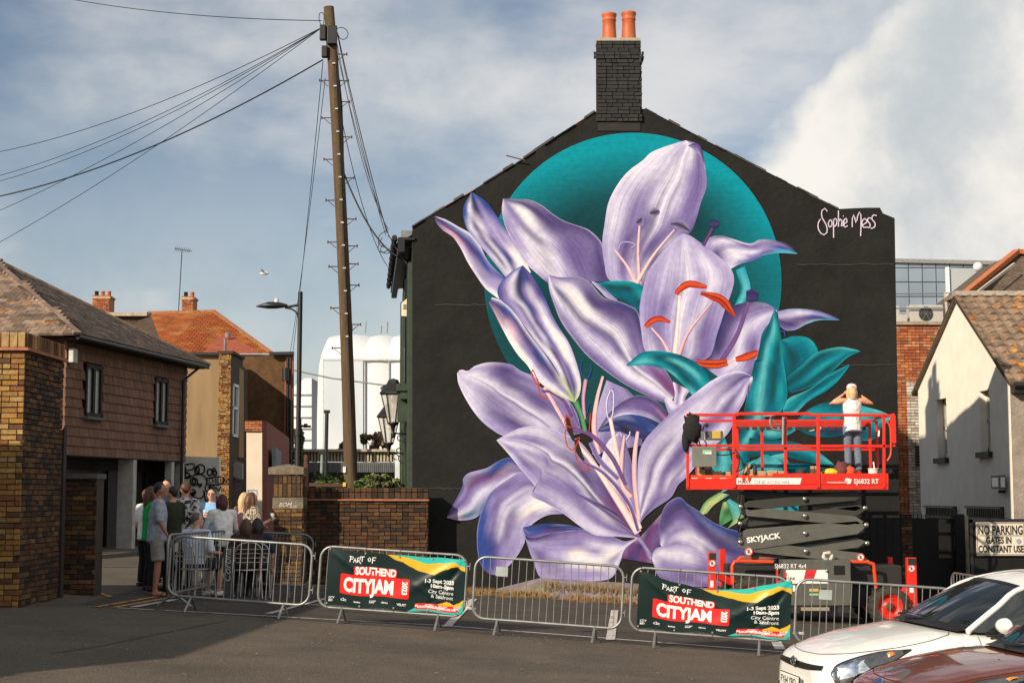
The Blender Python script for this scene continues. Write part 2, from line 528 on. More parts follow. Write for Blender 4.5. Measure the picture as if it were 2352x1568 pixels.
# plinth at the foot of the gable with flaking lilac paint, then weeds
plin = mat('plinth_paint', (0.24, 0.19, 0.24), rough=0.95, var=0.3, scale=2.5, col2=(0.20, 0.16, 0.11), mix=(0.42, 0.6), bump=1.5, bscale=18)
mb = MB()
xa = G(1122, 1352).x + 0.15
px = [xa + 0.02, xa + 0.9, xa + 2.0, xa + 3.2, xa + 4.6, 7.6]
for i in range(len(px) - 1):
 a, b = px[i], px[i + 1]
 ha, hb = (0.05 if i == 0 else 0.32), 0.32
 mb.add([(a, 30.35, zc(a) - 0.05), (b, 30.35, zc(b) - 0.05), (b, 30.45, zc(b) + hb * 0.75), (a, 30.45, zc(a) + ha * 0.75),
   (a, WY - 0.002, zc(a) + ha + 0.03), (b, WY - 0.002, zc(b) + hb + 0.03)], [(0, 1, 2, 3), (3, 2, 5, 4)])
mb.build('plinth', plin, house)

# body behind the gable: left street front, back, roof slopes
c0, c1 = Wp(947, 1420), Wp(2070, 1440)
dirL = Vector((-0.66, 7.0, 0)).normalized()
A = Vector((pts[0].x, WY + 0.33, -0.3)); LEN = 7.5
eaveL = Wp(947, 540).z; eaveR = Wp(2028, 492).z
apexL, apexR = Wp(1366, 257), Wp(1482, 250)
mb = MB()
B_ = A + dirL * LEN
mb.quad(A, B_, B_ + Z3 * (eaveL + 0.3), A + Z3 * (eaveL + 0.3))
xr = c1.x - 0.02
mb.quad(Vector((xr, WY + 0.33, -1)), Vector((xr, WY + DEP, -1)), Vector((xr, WY + DEP, eaveR - 0.3)), Vector((xr, WY + 0.33, eaveR - 0.3)))
mb.quad(Vector((B_.x, B_.y, -1)), Vector((2.0, B_.y, -1)), Vector((2.0, B_.y, 8.5)), Vector((B_.x, B_.y, eaveL)))
mb.quad(Vector((2.0, B_.y, -1)), Vector((2.0, WY + .33, -1)), Vector((2.0, WY + .33, 10.2)), Vector((2.0, B_.y, 10.2)))
mb.build('side_wall', mat('stock_brick_dark', (0.10, 0.07, 0.05), var=0.3, scale=6), house)
slate = mat('roof_slate', (0.05, 0.045, 0.045), rough=0.7, var=0.3, scale=5, isl=0.25)
ridge = (apexL + apexR) / 2
rz = Wp(1424, 250).z + 0.02
eA = Vector((A.x - 0.38, WY + 0.02, eaveL - 0.17)); eB = Vector((B_.x - 0.38, B_.y, eaveL - 0.17))
mb = MB()
# left slope stops just behind the gable line; visible only as a row of slates along the verge
mb.add([eA, eB, Vector((2.0, B_.y, rz - .3)), Vector((2.0, WY + 0.30, rz - .3))], [(0, 1, 2, 3)])
mb.build('roof', slate, house)
# uneven verge slates along both slopes
rr = random.Random(11)
sl = [piece_mesh('verge_slate', slate, (0.05, 0.05)), piece_mesh('verge_slate', mat('verge_tile_red', (0.20, 0.06, 0.03), var=0.3), (0.05, 0.05))]
def verge(seq):
 q = [Wp(*p) for p in seq]
 for a, b in zip(q[:-1], q[1:]):
  L_ = (b - a).length; k = max(1, int(L_ / 0.2)); d = (b - a).normalized(); up = Vector((-d.z, 0, d.x))
  if up.z < 0: up = -up
  for i in range(k):
   h = rr.uniform(0.015, 0.05); o = a + d * (L_ * i / k) + up * rr.uniform(-0.01, 0.006) - Y3 * rr.uniform(0.01, 0.05)
   X, Yv, Z = d * (L_ / k * 1.04), Y3 * 0.4, up * h
   M = Matrix(((X.x, Yv.x, Z.x, o.x), (X.y, Yv.y, Z.y, o.y), (X.z, Yv.z, Z.z, o.z), (0, 0, 0, 1)))
   link('verge_slate', sl[0] if rr.random() > 0.06 else sl[1], house, mw=M)
verge(outline[1:7]); verge(outline[7:12])
mb = MB(); mb.bar(Wp(1206, 371, 0.1), Wp(1163, 361, 0.15), 0.02, 0.02); mb.build('bracket', mat('rust_iron', (0.08, 0.04, 0.03)), house)

# chimney stack in painted brick
chm = mat('charcoal_brick', (0.032, 0.031, 0.031), rough=0.85, var=0.25, scale=8, isl=0.22, bump=1, bscale=50, spec=0.3, obj=False)
chj = mat('charcoal_joint', (0.022, 0.021, 0.02), rough=0.9, var=0.2)
cl, cr = Wp(1369, 262), Wp(1474, 250)
ct = Wp(1420, 92).z
chx0, chx1 = cl.x, cr.x
mb = MB(); mb.box((chx0 + 0.03, WY - 0.02, cl.z - 0.35), (chx1 - 0.03, WY + 0.42, ct - 0.02))
ch = mb.build('chimney', chj, house)
hh = ct - (cl.z - 0.16)
bm_ = [piece_mesh('brick', chm, (0.03, 0.09), rough=0.35) for _ in range(3)]
bud = [300]
nz = int(hh / 0.075)
for cz in range(nz):
 z0 = cl.z - 0.16 + cz * 0.0752
 band = cz in (nz - 5, nz - 4); top = cz > nz - 4
 e = 0.045 if band else (0.0 if not top else -0.012)
 lay(ch, (chx0 - e, WY - 0.03 - e * 0.6, z0), X3, Z3, -Y3, chx1 - chx0 + 2 * e, 0.075, bm_, budget=bud, depth=0.035, off=0.5, jit=0.006, sizes=(1, 1, 1, 0.5, 0.9))
 if cz % 2:
  lay(ch, (chx1 - 0.03 + e, WY - 0.03, z0), Y3, Z3, X3, 0.45, 0.075, bm_, budget=bud, depth=0.035, off=0.5, jit=0.006)
 else:
  lay(ch, (chx1 - 0.03 + e, WY + 0.08, z0), Y3, Z3, X3, 0.34, 0.075, bm_, budget=bud, depth=0.035, off=0.5, jit=0.006)
mb = MB(); mb.box((chx0 + 0.02, WY - 0.05, ct - 0.03), (chx1 - 0.01, WY + 0.44, ct + 0.03)); mb.build('chimney_cap', mat('cap_mortar', (0.34, 0.30, 0.23), var=0.3, scale=8), ch)
pot = mat('terracotta', (0.42, 0.098, 0.032), rough=0.55, var=0.14, scale=3, col2=(0.25, 0.07, 0.03), mix=(0.6, 0.75))
dark = mat('soot_and_hollow_black', (0.006, 0.006, 0.006), rough=0.9, var=0.1)  # soot of the pots; also black sheets standing in for shaded hollows
for pxc, ptop in ((1400.5, 30), (1445.5, 27)):
 b = Wp(pxc, 90); t_ = Wp(pxc, ptop).z; h = t_ - ct
 mb = MB()
 r = 0.148
 mb.lathe([(r * 1.06, 0.0), (r * 1.05, 0.03), (r * 1.0, 0.05), (r * 0.93, h * 0.45), (r * 0.90, h * 0.70), (r * 0.98, h * 0.735), (r * 1.0, h * 0.76), (r * 0.93, h * 0.78), (r * 0.94, h * 0.86), (r * 1.04, h * 0.93), (r * 1.05, h * 0.98), (r * 1.0, h), (r * 0.8, h), (r * 0.78, h * 0.7)], (b.x, WY + 0.14, ct + 0.02), 24)
 mb.cur = 1; mb.lathe([(0.0, 0), (r * 0.78, 0.001)], (b.x, WY + 0.14, ct + h * 0.72), 20)
 mb.build('chimney_pot', [pot, dark], ch)

# street front seen edge-on at the left: green boarding, gutter, shopfront cornice
grn = mat('dark_green_paint', (0.035, 0.05, 0.032), rough=0.5, var=0.3, scale=4)
blk = mat('black_iron', (0.010, 0.010, 0.011), rough=0.45, var=0.2, spec=0.5)
nL = Vector((-dirL.y, dirL.x, 0))              # outwards to the left
def Fp(t, n, z): return Vector((A.x, WY, 0)) + dirL * t + nL * n + Z3 * z
def face_box(mb, t0, t1, n0, n1, z0, z1): mb.obox(Fp(0, 0, 0), dirL, nL, Z3, (t0, n0, z0), (t1, n1, z1))
zE = Wp(930, 545).z
mb = MB(); face_box(mb, 0.02, 7.4, 0.0, 0.05, -0.2, zE); mb.build('street_front', grn, house)
for t in (0.05, 0.9, 2.4, 4.6, 6.6):
 mb = MB(); face_box(mb, t, t + 0.35, 0.05, 0.12, 0.1, zE - 0.5); mb.build('pilaster', grn, house)
mb = MB(); face_box(mb, -0.05, 7.5, 0.0, 0.33, zE - 0.06, zE - 0.01); face_box(mb, -0.05, 7.5, 0.20, 0.33, zE - 0.3, zE - 0.06); mb.build('soffit', blk, house)
mb = MB()
mb.tube([Fp(-0.06, 0.40, zE - 0.02), Fp(7.5, 0.40, zE - 0.02)], 0.055, 8)
for k in range(9): mb.tube([Fp(0.2 + k * 0.85, 0.40, zE - 0.02), Fp(0.25 + k * 0.85, 0.40, zE - 0.02)], 0.068, 8)
mb.build('gutter', blk, house)
mb = MB(); mb.tube([Fp(0.5, 0.38, zE - 0.1), Fp(0.5, 0.1, zE - 0.5), Fp(0.5, 0.1, 0.2)], 0.035, 8); mb.build('drainpipe', blk, house)
zc1 = Wp(935, 880).z
mb = MB(); face_box(mb, 0.1, 7.2, 0.05, 0.34, zc1 - 0.14, zc1); face_box(mb, 0.15, 7.2, 0.05, 0.26, zc1 - 0.3, zc1 - 0.14); mb.build('shop_cornice', grn, house)
mb = MB(); face_box(mb, 0.35, 0.5, 0.05, 0.3, zc1 - 0.75, zc1 - 0.14); mb.build('cornice_bracket', grn, house)
for t in (1.4, 3.2, 5.2):
 mb = MB(); face_box(mb, t, t + 0.9, 0.05, 0.09, 3.6, 5.2); w_ = mb.build('window', mat('cream_paint', (0.5, 0.45, 0.36)), house)
 mb = MB(); face_box(mb, t + 0.08, t + 0.82, 0.09, 0.095, 3.7, 5.1); mb.build('pane', mat('dark_glass', (0.02, 0.022, 0.025), rough=0.08, var=0.0, spec=0.8), w_)
mb = MB()
for k in range(9): face_box(mb, 1.0 + k * 0.55, 1.04 + k * 0.55, 0.05, 0.10, 0.3, 2.5)
mb.build('glazing_bar', grn, house)
# loose box on the roof behind the verge
mb = MB(); a = Wp(924, 522); mb.box((a.x - 0.06, WY + 0.5, a.z - 0.3), (a.x + 0.16, WY + 0.8, a.z + 0.02)); mb.build('roof_vent', mat('grey_tin', (0.16, 0.17, 0.17)), house)

# ------------------------------------------------------------------ mural, painted sheets on the gable
PAL = {'w': (.58, .565, .69), 'W': (.72, .68, .64), 'L': (.225, .19, .40), 'l': (.345, .31, .53), 'm': (.11, .078, .23), 'd': (.042, .030, .115), 'b': (.02, .052, .24),
       'B': (.012, .02, .075), 'C': (.04, .30, .42), 'T': (.0, .10, .155), 't': (.006, .23, .28), 'u': (.08, .38, .42), 'k': (.003, .045, .055),
       'y': (.40, .46, .20), 'G': (.025, .12, .05), 'g': (.09, .28, .12), 'p': (.60, .30, .36), 'q': (.70, .50, .48), 'M': (.13, .04, .14), 'n': (.022, .02, .018),
       'r': (.45, .035, .012), 'R': (.14, .012, .008), 'o': (.58, .075, .02)}
def A_(x, y): return (1050 + x * .3508, 320 + y * .3508)
def B2(x, y): return (1550 + x * .4018, 320 + y * .4018)
def C_(x, y): return (1050 + x * .36987, 850 + y * .36987)
def D_(x, y): return (1500 + x * .37, 850 + y * .37)
def paint_mat(name, seed, streak=1.0, edge=0.0):
 if name in _mats: return _mats[name]
 m = bpy.data.materials.new(name); m.use_nodes = True
 t = m.node_tree; b = t.nodes['Principled BSDF']; L = t.links
 b.inputs['Roughness'].default_value = 0.85; b.inputs['Specular IOR Level'].default_value = 0.15
 vc = t.nodes.new('ShaderNodeVertexColor'); vc.layer_name = 'paint'
 uv = t.nodes.new('ShaderNodeUVMap'); uv.uv_map = 'along'
 def fac(scx, scy, sc, det, lo, hi, a, c):
  mp = t.nodes.new('ShaderNodeMapping'); mp.inputs['Scale'].default_value = (scx, scy, 1); mp.inputs['Location'].default_value = (seed, seed * .7, 0)
  L.new(uv.outputs[0], mp.inputs[0])
  nn = t.nodes.new('ShaderNodeTexNoise'); nn.inputs['Scale'].default_value = sc; nn.inputs['Detail'].default_value = det; nn.inputs['Distortion'].default_value = 0.25
  L.new(mp.outputs[0], nn.inputs['Vector'])
  r = t.nodes.new('ShaderNodeMapRange'); L.new(nn.outputs['Fac'], r.inputs[0])
  r.inputs[1].default_value, r.inputs[2].default_value, r.inputs[3].default_value, r.inputs[4].default_value = lo, hi, a, c
  return r.outputs[0]
 s1 = fac(1.3, 26, 1.6, 4, 0.3, 0.7, 1 - .15 * streak, 1 + .15 * streak)
 s2 = fac(3.0, 70, 1.4, 3, 0.3, 0.7, 1 - .12 * streak, 1 + .12 * streak)
 mu = t.nodes.new('ShaderNodeMath'); mu.operation = 'MULTIPLY'; L.new(s1, mu.inputs[0]); L.new(s2, mu.inputs[1])
 g = t.nodes.new('ShaderNodeNewGeometry')
 n3 = t.nodes.new('ShaderNodeTexNoise'); n3.inputs['Scale'].default_value = 9; n3.inputs['Detail'].default_value = 8; L.new(g.outputs['Position'], n3.inputs['Vector'])
 r3 = t.nodes.new('ShaderNodeMapRange'); L.new(n3.outputs['Fac'], r3.inputs[0]); r3.inputs[1].default_value, r3.inputs[2].default_value, r3.inputs[3].default_value, r3.inputs[4].default_value = .3, .7, .9, 1.1
 mu2 = t.nodes.new('ShaderNodeMath'); mu2.operation = 'MULTIPLY'; L.new(mu.outputs[0], mu2.inputs[0]); L.new(r3.outputs[0], mu2.inputs[1])
 cc = t.nodes.new('ShaderNodeCombineXYZ'); [L.new(mu2.outputs[0], cc.inputs[i]) for i in range(3)]
 mx_ = t.nodes.new('ShaderNodeMixRGB'); mx_.blend_type = 'MULTIPLY'; mx_.inputs[0].default_value = 1
 L.new(vc.outputs[0], mx_.inputs[1]); L.new(cc.outputs[0], mx_.inputs[2]); L.new(mx_.outputs[0], b.inputs['Base Color'])
 bp = t.nodes.new('ShaderNodeBump'); bp.inputs['Strength'].default_value = 0.7; bp.inputs['Distance'].default_value = 0.014
 n4 = t.nodes.new('ShaderNodeTexNoise'); n4.inputs['Scale'].default_value = 6.5; n4.inputs['Detail'].default_value = 5; n4.inputs['Roughness'].default_value = .6; L.new(g.outputs['Position'], n4.inputs['Vector'])
 L.new(n4.outputs['Fac'], bp.inputs['Height']); L.new(bp.outputs[0], b.inputs['Normal'])
 _mats[name] = m
 return m
PM = paint_mat('mural_paint_streaked', 3.0, 1.0)
PS = paint_mat('mural_paint_soft', 9.0, 0.35)
layer = [0]
def fpt(p, off):
 """full-size photograph pixel to the wall"""
 return Wp(p[0] * .9408, p[1] * .9408, off)
def sheet_obj(name, vs, fs, cols, uvs, m, parent):
 me = bpy.data.meshes.new(name); me.from_pydata(vs, [], fs)
 ca = me.color_attributes.new('paint', 'FLOAT_COLOR', 'POINT')
 ca.data.foreach_set('color', np.array([(*c, 1.0) for c in cols], dtype=np.float32).ravel())
 ul = me.uv_layers.new(name='along')
 li = np.zeros(len(me.loops), dtype=np.int32); me.loops.foreach_get('vertex_index', li)
 ul.data.foreach_set('uv', np.array(uvs, dtype=np.float32)[li].ravel())
 me.materials.append(m); me.update()
 return link(name, me, parent)
def lerp3(a, b, t): return tuple(a[i] + (b[i] - a[i]) * t for i in range(3))
def cross_col(s, v):
 if len(s) == 1: return PAL[s]
 q = v * (len(s) - 1); i = min(int(q), len(s) - 2); t = q - i; t = t * t * (3 - 2 * t)
 return lerp3(PAL[s[i]], PAL[s[i + 1]], t)
mur = [None]
def petal(Lp, Rp, rows, name='petal', m=None, rim=None, nu=44, nv=36, rimw=0.025, soft=0.6, bend=0.0, bl=()):
 layer[0] += 1; off = 0.012 + layer[0] * 0.00014
 a = catmull([(*p, 0) for p in Lp], nu); b = catmull([(*p, 0) for p in Rp], nu)
 vs, cols, uvs = [], [], []
 rr = random.Random(layer[0])
 ph1, ph2 = rr.uniform(0, 6), rr.uniform(0, 6)
 for i in range(nu + 1):
  u = i / nu
  q = u * (len(rows) - 1); k = min(int(q), len(rows) - 2) if len(rows) > 1 else 0; t = q - k; t = t * t * (3 - 2 * t)
  for j in range(nv + 1):
   v = j / nv
   p = a[i].lerp(b[i], v)
   if bend:
    d_ = (b[i] - a[i]); nrm = Vector((-d_.y, d_.x, 0)); p = p + nrm * bend * 4 * v * (1 - v)
   vw = min(1, max(0, v + 0.03 * math.sin(u * 5 + ph1) * 4 * v * (1 - v)))
   c = (0.0, 0.0, 0.0)
   for dv, wt in ((-.085, .2), (-.04, .25), (0, .1), (.04, .25), (.085, .2)):
    vb = min(1, max(0, vw + dv * soft))
    cb = cross_col(rows[k], vb) if len(rows) == 1 else lerp3(cross_col(rows[k], vb), cross_col(rows[k + 1], vb), t)
    c = tuple(c[i] + cb[i] * wt for i in range(3))
   if name == 'petal':
    w2 = math.sin(u * 7 + ph1 + v * 3) * math.sin(v * 6.5 + ph2 + u * 2.5)
    c = lerp3(c, PAL['m'], max(0, w2) * .22); c = lerp3(c, PAL['w'], max(0, -w2) * .20)
   for (bu, bv, su, sv, bc, bk) in bl:
    g_ = bk * math.exp(-((u - bu) / su) ** 2 - ((v - bv) / sv) ** 2)
    c = lerp3(c, PAL[bc], min(1, g_))
   e = min(v, 1 - v)
   if rim and e < rimw and 0.03 < u:
    c = lerp3(c, PAL[rim], 0.5)
   vs.append(fpt(p, off)); cols.append(c); uvs.append((u + layer[0] * 1.37, v + layer[0] * 0.73))
 fs = [(i * (nv + 1) + j, i * (nv + 1) + j + 1, (i + 1) * (nv + 1) + j + 1, (i + 1) * (nv + 1) + j) for i in range(nu) for j in range(nv)]
 return sheet_obj(name, vs, fs, cols, uvs, m or PM, mur[0])
def brush(ptsF, w, cols='p', name='stamen', nv=4, m=None):
 """a painted band along a line; w in full-size pixels (one value or a list)"""
 layer[0] += 1; off = 0.012 + layer[0] * 0.00014
 n = 26; c = catmull([(*p, 0) for p in ptsF], n)
 ws = w if isinstance(w, (list, tuple)) else [w, w]
 vs, cl_, uvs = [], [], []
 for i, p in enumerate(c):
  t = (c[min(i + 1, n)] - c[max(i - 1, 0)]).normalized(); a = Vector((-t.y, t.x, 0))
  q = i / n * (len(ws) - 1); k = min(int(q), len(ws) - 2); ww = ws[k] + (ws[k + 1] - ws[k]) * (q - k)
  for j in range(nv + 1):
   v = j / nv
   vs.append(fpt(p + a * ww * (v - .5), off)); cl_.append(cross_col(cols, v)); uvs.append((i / n + layer[0], v * .2))
 fs = [(i * (nv + 1) + j, i * (nv + 1) + j + 1, (i + 1) * (nv + 1) + j + 1, (i + 1) * (nv + 1) + j) for i in range(n) for j in range(nv)]
 return sheet_obj(name, vs, fs, cl_, uvs, m or PS, mur[0])

# the teal disc is the mural's own mesh
CX, CY, CR = 1453.5 / .9408, 647 / .9408, 341.5 / .9408
vs, cols, uvs = [], [], []
nr, na = 40, 128
for i in range(nr + 1):
 for k in range(na):
  r = i / nr; an = 2 * math.pi * k / na
  x, y = CX + CR * r * math.cos(an), CY + CR * r * math.sin(an)
  up = -math.sin(an) * r; sd = math.cos(an) * r
  f = max(0, r - 0.58) / 0.42
  glow = 1.25 * f ** 1.1 * max(0, min(1, 0.15 + 0.95 * max(0, up) + 0.25 * max(0, sd) * (up > -0.6))) + 0.25 * max(0, up - .6)
  wob = 0.10 * math.sin(x * .013 + 1) * math.sin(y * .017)
  if an > math.pi and up < 0.3 and sd < 0: glow *= 0.7
  c = lerp3((.003, .034, .043), (.0, .22, .28), max(0, min(1, glow + wob)))
  if up < -0.25: c = lerp3(c, (.006, .05, .055), min(1, (-up - .25) * 1.5))
  vs.append(fpt((x, y), 0.010)); cols.append(c); uvs.append((x * .004, y * .004))
fs = [(i * na + k, i * na + (k + 1) % na, (i + 1) * na + (k + 1) % na, (i + 1) * na + k) for i in range(nr) for k in range(na)]
mural = sheet_obj('mural', vs, fs, cols, uvs, PS, house)
mural['label'] = 'painted mural of lilac lilies, teal leaves and a teal disc'
mur[0] = mural

# --- background foliage and rear petals
petal([B2(605, 1062), B2(640, 960), B2(612, 845)], [B2(672, 1048), B2(703, 960), B2(668, 822)], ['tuT', 'TuC', 'tCt'], 'leaf')
petal([B2(1480, 1480)] and [D_(1130, 260), B2(905, 1440), B2(885, 1275)], [D_(1250, 130), B2(1060, 1430), B2(1112, 1345), B2(1062, 1262), B2(965, 1245), B2(890, 1268)], ['kTk', 'TkTt', 'tTtT'], 'leaf')
petal([D_(1150, 300), D_(1300, 250), D_(1440, 150), D_(1540, 60), D_(1620, 22)], [D_(1130, 200), D_(1240, 110), D_(1290, 60), D_(1360, 18), D_(1480, -8), D_(1560, 2), D_(1620, 18)], ['kTkT', 'TktTkt', 'tTtu'], 'leaf', rim='u', rimw=.02)
petal([D_(1110, 425), D_(1190, 430), D_(1280, 350), D_(1400, 280), D_(1480, 210), D_(1548, 120)], [D_(1110, 400), D_(1150, 330), D_(1280, 270), D_(1420, 170), D_(1550, 105)], ['uTtu', 'TtTkt', 'tTt'], 'leaf', rim='t', rimw=.02)
petal([D_(1180, 520), D_(1300, 575), D_(1450, 585), D_(1600, 540)], [D_(1180, 490), D_(1290, 395), D_(1440, 350), D_(1610, 390)], ['kBTk', 'TkbTtT', 'kBTtTk', 'bTt'], 'leaf', rim='T', rimw=.02)
petal([D_(1480, 500), D_(1560, 590), D_(1650, 608), D_(1712, 598), D_(1765, 520), D_(1838, 455)], [D_(1500, 420), D_(1590, 375), D_(1680, 392), D_(1760, 415), D_(1838, 450)], ['kTt', 'TkTut', 'kTtTu', 'tuT'], 'leaf', rim='u', rimw=.02)
petal([D_(700, 840), D_(750, 660), D_(830, 540), D_(860, 430)], [D_(880, 840), D_(905, 690), D_(970, 560), D_(1000, 440)], ['kTtk', 'TktTk', 'kTuTk', 'kTuT'], 'leaf')
petal([D_(650, 830), D_(628, 730), D_(660, 640), D_(720, 590)], [D_(790, 800), D_(760, 700), D_(745, 640), D_(728, 590)], ['tuT', 'uTut', 'tTut', 'Tt'], 'leaf', rim='u', rimw=.03)
petal([D_(880, 720), D_(1050, 700), D_(1250, 745), D_(1462, 785)], [D_(890, 590), D_(1040, 600), D_(1200, 622), D_(1340, 680), D_(1465, 780)], ['kTk', 'TktTk', 'kTtT', 'tu'], 'leaf', rim='t', rimw=.02)
petal([D_(930, 575), D_(1040, 602), D_(1150, 570), D_(1245, 500)], [D_(935, 530), D_(1040, 515), D_(1140, 505), D_(1240, 492)], ['kTt', 'TuT', 'tTu', 'ut'], 'leaf')
petal([D_(800, 845), D_(1000, 850), D_(1200, 845)], [D_(820, 790), D_(940, 730), D_(1120, 690)], ['Tut', 'tuTu', 'kTu'], 'leaf')
petal([D_(1120, 850), D_(1300, 845), D_(1440, 830)], [D_(1160, 760), D_(1300, 765), D_(1440, 800)], ['kTt', 'TtT', 'tT'], 'leaf')
petal([D_(690, 960), D_(780, 880), D_(920, 850)], [D_(1110, 760), D_(1000, 700), D_(900, 760)], ['uTu', 'tut', 'uTt'], 'leaf')
petal([D_(800, 1060), D_(1000, 1085), D_(1215, 1082)], [D_(860, 1040), D_(1000, 1035), D_(1215, 1028)], ['utC', 'tCt', 'CtC'], 'leaf')
petal([D_(930, 1340), D_(960, 1250), D_(1010, 1150)], [D_(1140, 1340), D_(1130, 1250), D_(1100, 1150)], ['GgGg', 'GtGg', 'kGkG'], 'leaf')
petal([D_(980, 450), D_(990, 400), D_(1000, 345)], [D_(1100, 440), D_(1050, 390), D_(1002, 342)], ['uqu', 'uwu', 'uwu'], 'leaf')
petal([D_(1280, 545), D_(1370, 515), D_(1420, 490)], [D_(1300, 545), D_(1385, 525), D_(1425, 497)], ['yqy', 'yqy', 'yqy'], 'leaf')
petal([D_(550, 1100), D_(600, 1010), D_(690, 950)], [D_(610, 1090), D_(660, 1030), D_(760, 965)], ['gyg', 'gyy', 'gyt'], 'leaf')
petal([D_(690, 1180), D_(695, 1100), D_(715, 1015)], [D_(790, 1120), D_(800, 1060), D_(740, 1010)], ['GgG', 'gGG', 'gyg'], 'leaf')
petal([D_(745, 1190), D_(780, 1120), D_(735, 1010)], [D_(855, 1120), D_(860, 1060), D_(760, 990)], ['gyG', 'gug', 'tut'], 'leaf')
# rear petals of the middle
petal([C_(1070, 700), C_(1090, 560), C_(1105, 400), C_(1165, 210)], [C_(1400, 640), C_(1400, 480), C_(1400, 380), C_(1300, 270)], ['LmLm', 'lLmL', 'lLLm'])
petal([C_(1110, 552), C_(1250, 552), C_(1400, 600), C_(1490, 545)], [C_(1105, 542), C_(1205, 462), C_(1310, 436), C_(1430, 455), C_(1510, 520)], ['bBB', 'BBb', 'BbB'], m=PS)
petal([C_(1111, 548), C_(1205, 462), C_(1310, 436), C_(1430, 455), C_(1570, 520)], [C_(1107, 540), C_(1180, 430), C_(1270, 350), C_(1370, 312), C_(1487, 345), C_(1560, 420)], ['dd', 'wLmd', 'Lmmd', 'dMd'], rim='w', rimw=.02)
petal([C_(1090, 900), C_(1160, 640), C_(1250, 550)], [C_(1370, 1100), C_(1330, 760), C_(1265, 552)], ['LwLm', 'wWLm', 'wLLm'])
# --- upper left flower
petal([A_(820, 1058), A_(740, 990), A_(650, 905), A_(590, 800), A_(530, 680), A_(500, 560), A_(508, 472)],
      [A_(1250, 1045), A_(1222, 900), A_(1195, 780), A_(1110, 692), A_(1030, 660), A_(930, 625), A_(850, 575), A_(780, 520), A_(690, 480), A_(600, 476), A_(512, 470)],
      ['mlwLLmLmd', 'lwdwLmmLdm', 'lLwdwLddmd', 'LlLmwwdmd', 'wLmd'], rim='w', rimw=.014, bl=[(.55, .80, .22, .16, 'd', .75), (.3, .75, .25, .12, 'm', .8), (.72, .52, .12, .1, 'W', .8), (.05, .9, .1, .2, 'd', .7), (.35, .22, .3, .1, 'w', .6)])
petal([A_(1000, 470)] and [A_(940, 622), A_(870, 580), A_(790, 525)], [A_(945, 620), A_(890, 570), A_(800, 522)], ['lL', 'wl', 'l'], rim=None) if False else None
petal([A_(480, 1168), A_(440, 1140), A_(380, 1090), A_(310, 990), A_(260, 910), A_(215, 820), A_(160, 740), A_(90, 690), A_(45, 640), A_(33, 598)],
      [A_(518, 1018), A_(460, 970), A_(400, 900), A_(350, 800), A_(290, 720), A_(200, 668), A_(110, 618), A_(36, 594)], ['WlLb', 'wLmbL', 'Wlmdbw', 'lpdbw', 'bddw'], rim='w', rimw=.02)
petal([A_(525, 1015), A_(400, 860), A_(300, 740), A_(248, 660), A_(230, 540), A_(285, 430)], [A_(702, 985), A_(650, 880), A_(560, 740), A_(470, 600), A_(390, 495), A_(300, 430)],
      ['lwwdwwWW', 'LwdwbdwWWL', 'LldwdLlLlL', 'bwdwLlLb', 'bbwdBLbb', 'bBbb'])
# --- top petal
petal([A_(1400, 1065), A_(1250, 1040), A_(1212, 920), A_(1198, 780), A_(1215, 640), A_(1240, 500), A_(1300, 380), A_(1380, 280), A_(1480, 205), B2(100, 130), B2(200, 90), B2(308, 58)],
      [B2(60, 960), B2(180, 760), B2(330, 625), B2(365, 560), B2(400, 440), B2(434, 340), B2(428, 230), B2(405, 110), B2(375, 76), B2(315, 60)],
      ['llLwmLdL', 'lllmLwLwdm', 'llLmdwLdLwm', 'lwLmLdwLmLd', 'wlLmLwlwLmL', 'wwLmwwLmL', 'wwlLwwmL', 'wLwwmL'], nu=56, nv=52, bl=[(.28, .55, .14, .22, 'm', .8), (.2, .85, .12, .12, 'd', .7), (.5, .15, .3, .1, 'w', .5), (.62, .6, .3, .03, 'w', .9), (.6, .66, .3, .02, 'd', .5), (.6, .54, .3, .02, 'd', .5), (.75, .3, .15, .2, 'w', .7)])
petal([B2(322, 92), B2(350, 110), B2(400, 160), B2(428, 240)], [B2(330, 85), B2(375, 74), B2(405, 108), B2(430, 232)], ['Ld', 'Lmd', 'mdd', 'lL'], m=PS)
for q in ([B2(10, 560), B2(30, 545), B2(40, 530)], [B2(90, 500), B2(120, 495), B2(150, 490)], [B2(220, 565), B2(270, 570), B2(330, 605)]):
 brush(q, [10, 26, 10], 'LnL', 'shade_mark')
brush([A_(1425, 1050), A_(1370, 940), A_(1285, 828)], [10, 6, 4], 'pqp'); brush([A_(1460, 1060), A_(1448, 850), A_(1458, 660)], [12, 8, 6], 'pqM')
brush([B2(10, 930), B2(110, 760), B2(240, 600)], [10, 7, 4], 'qqM'); 
# --- teal leaf between the flowers
petal([A_(1475, 1262), A_(1350, 1192), A_(1250, 1130), A_(1150, 1060)], [A_(1485, 1080), A_(1400, 1048), A_(1280, 1043), A_(1150, 1055)], ['TktT', 'kTkt', 'Tkt', 'tT'], 'leaf')
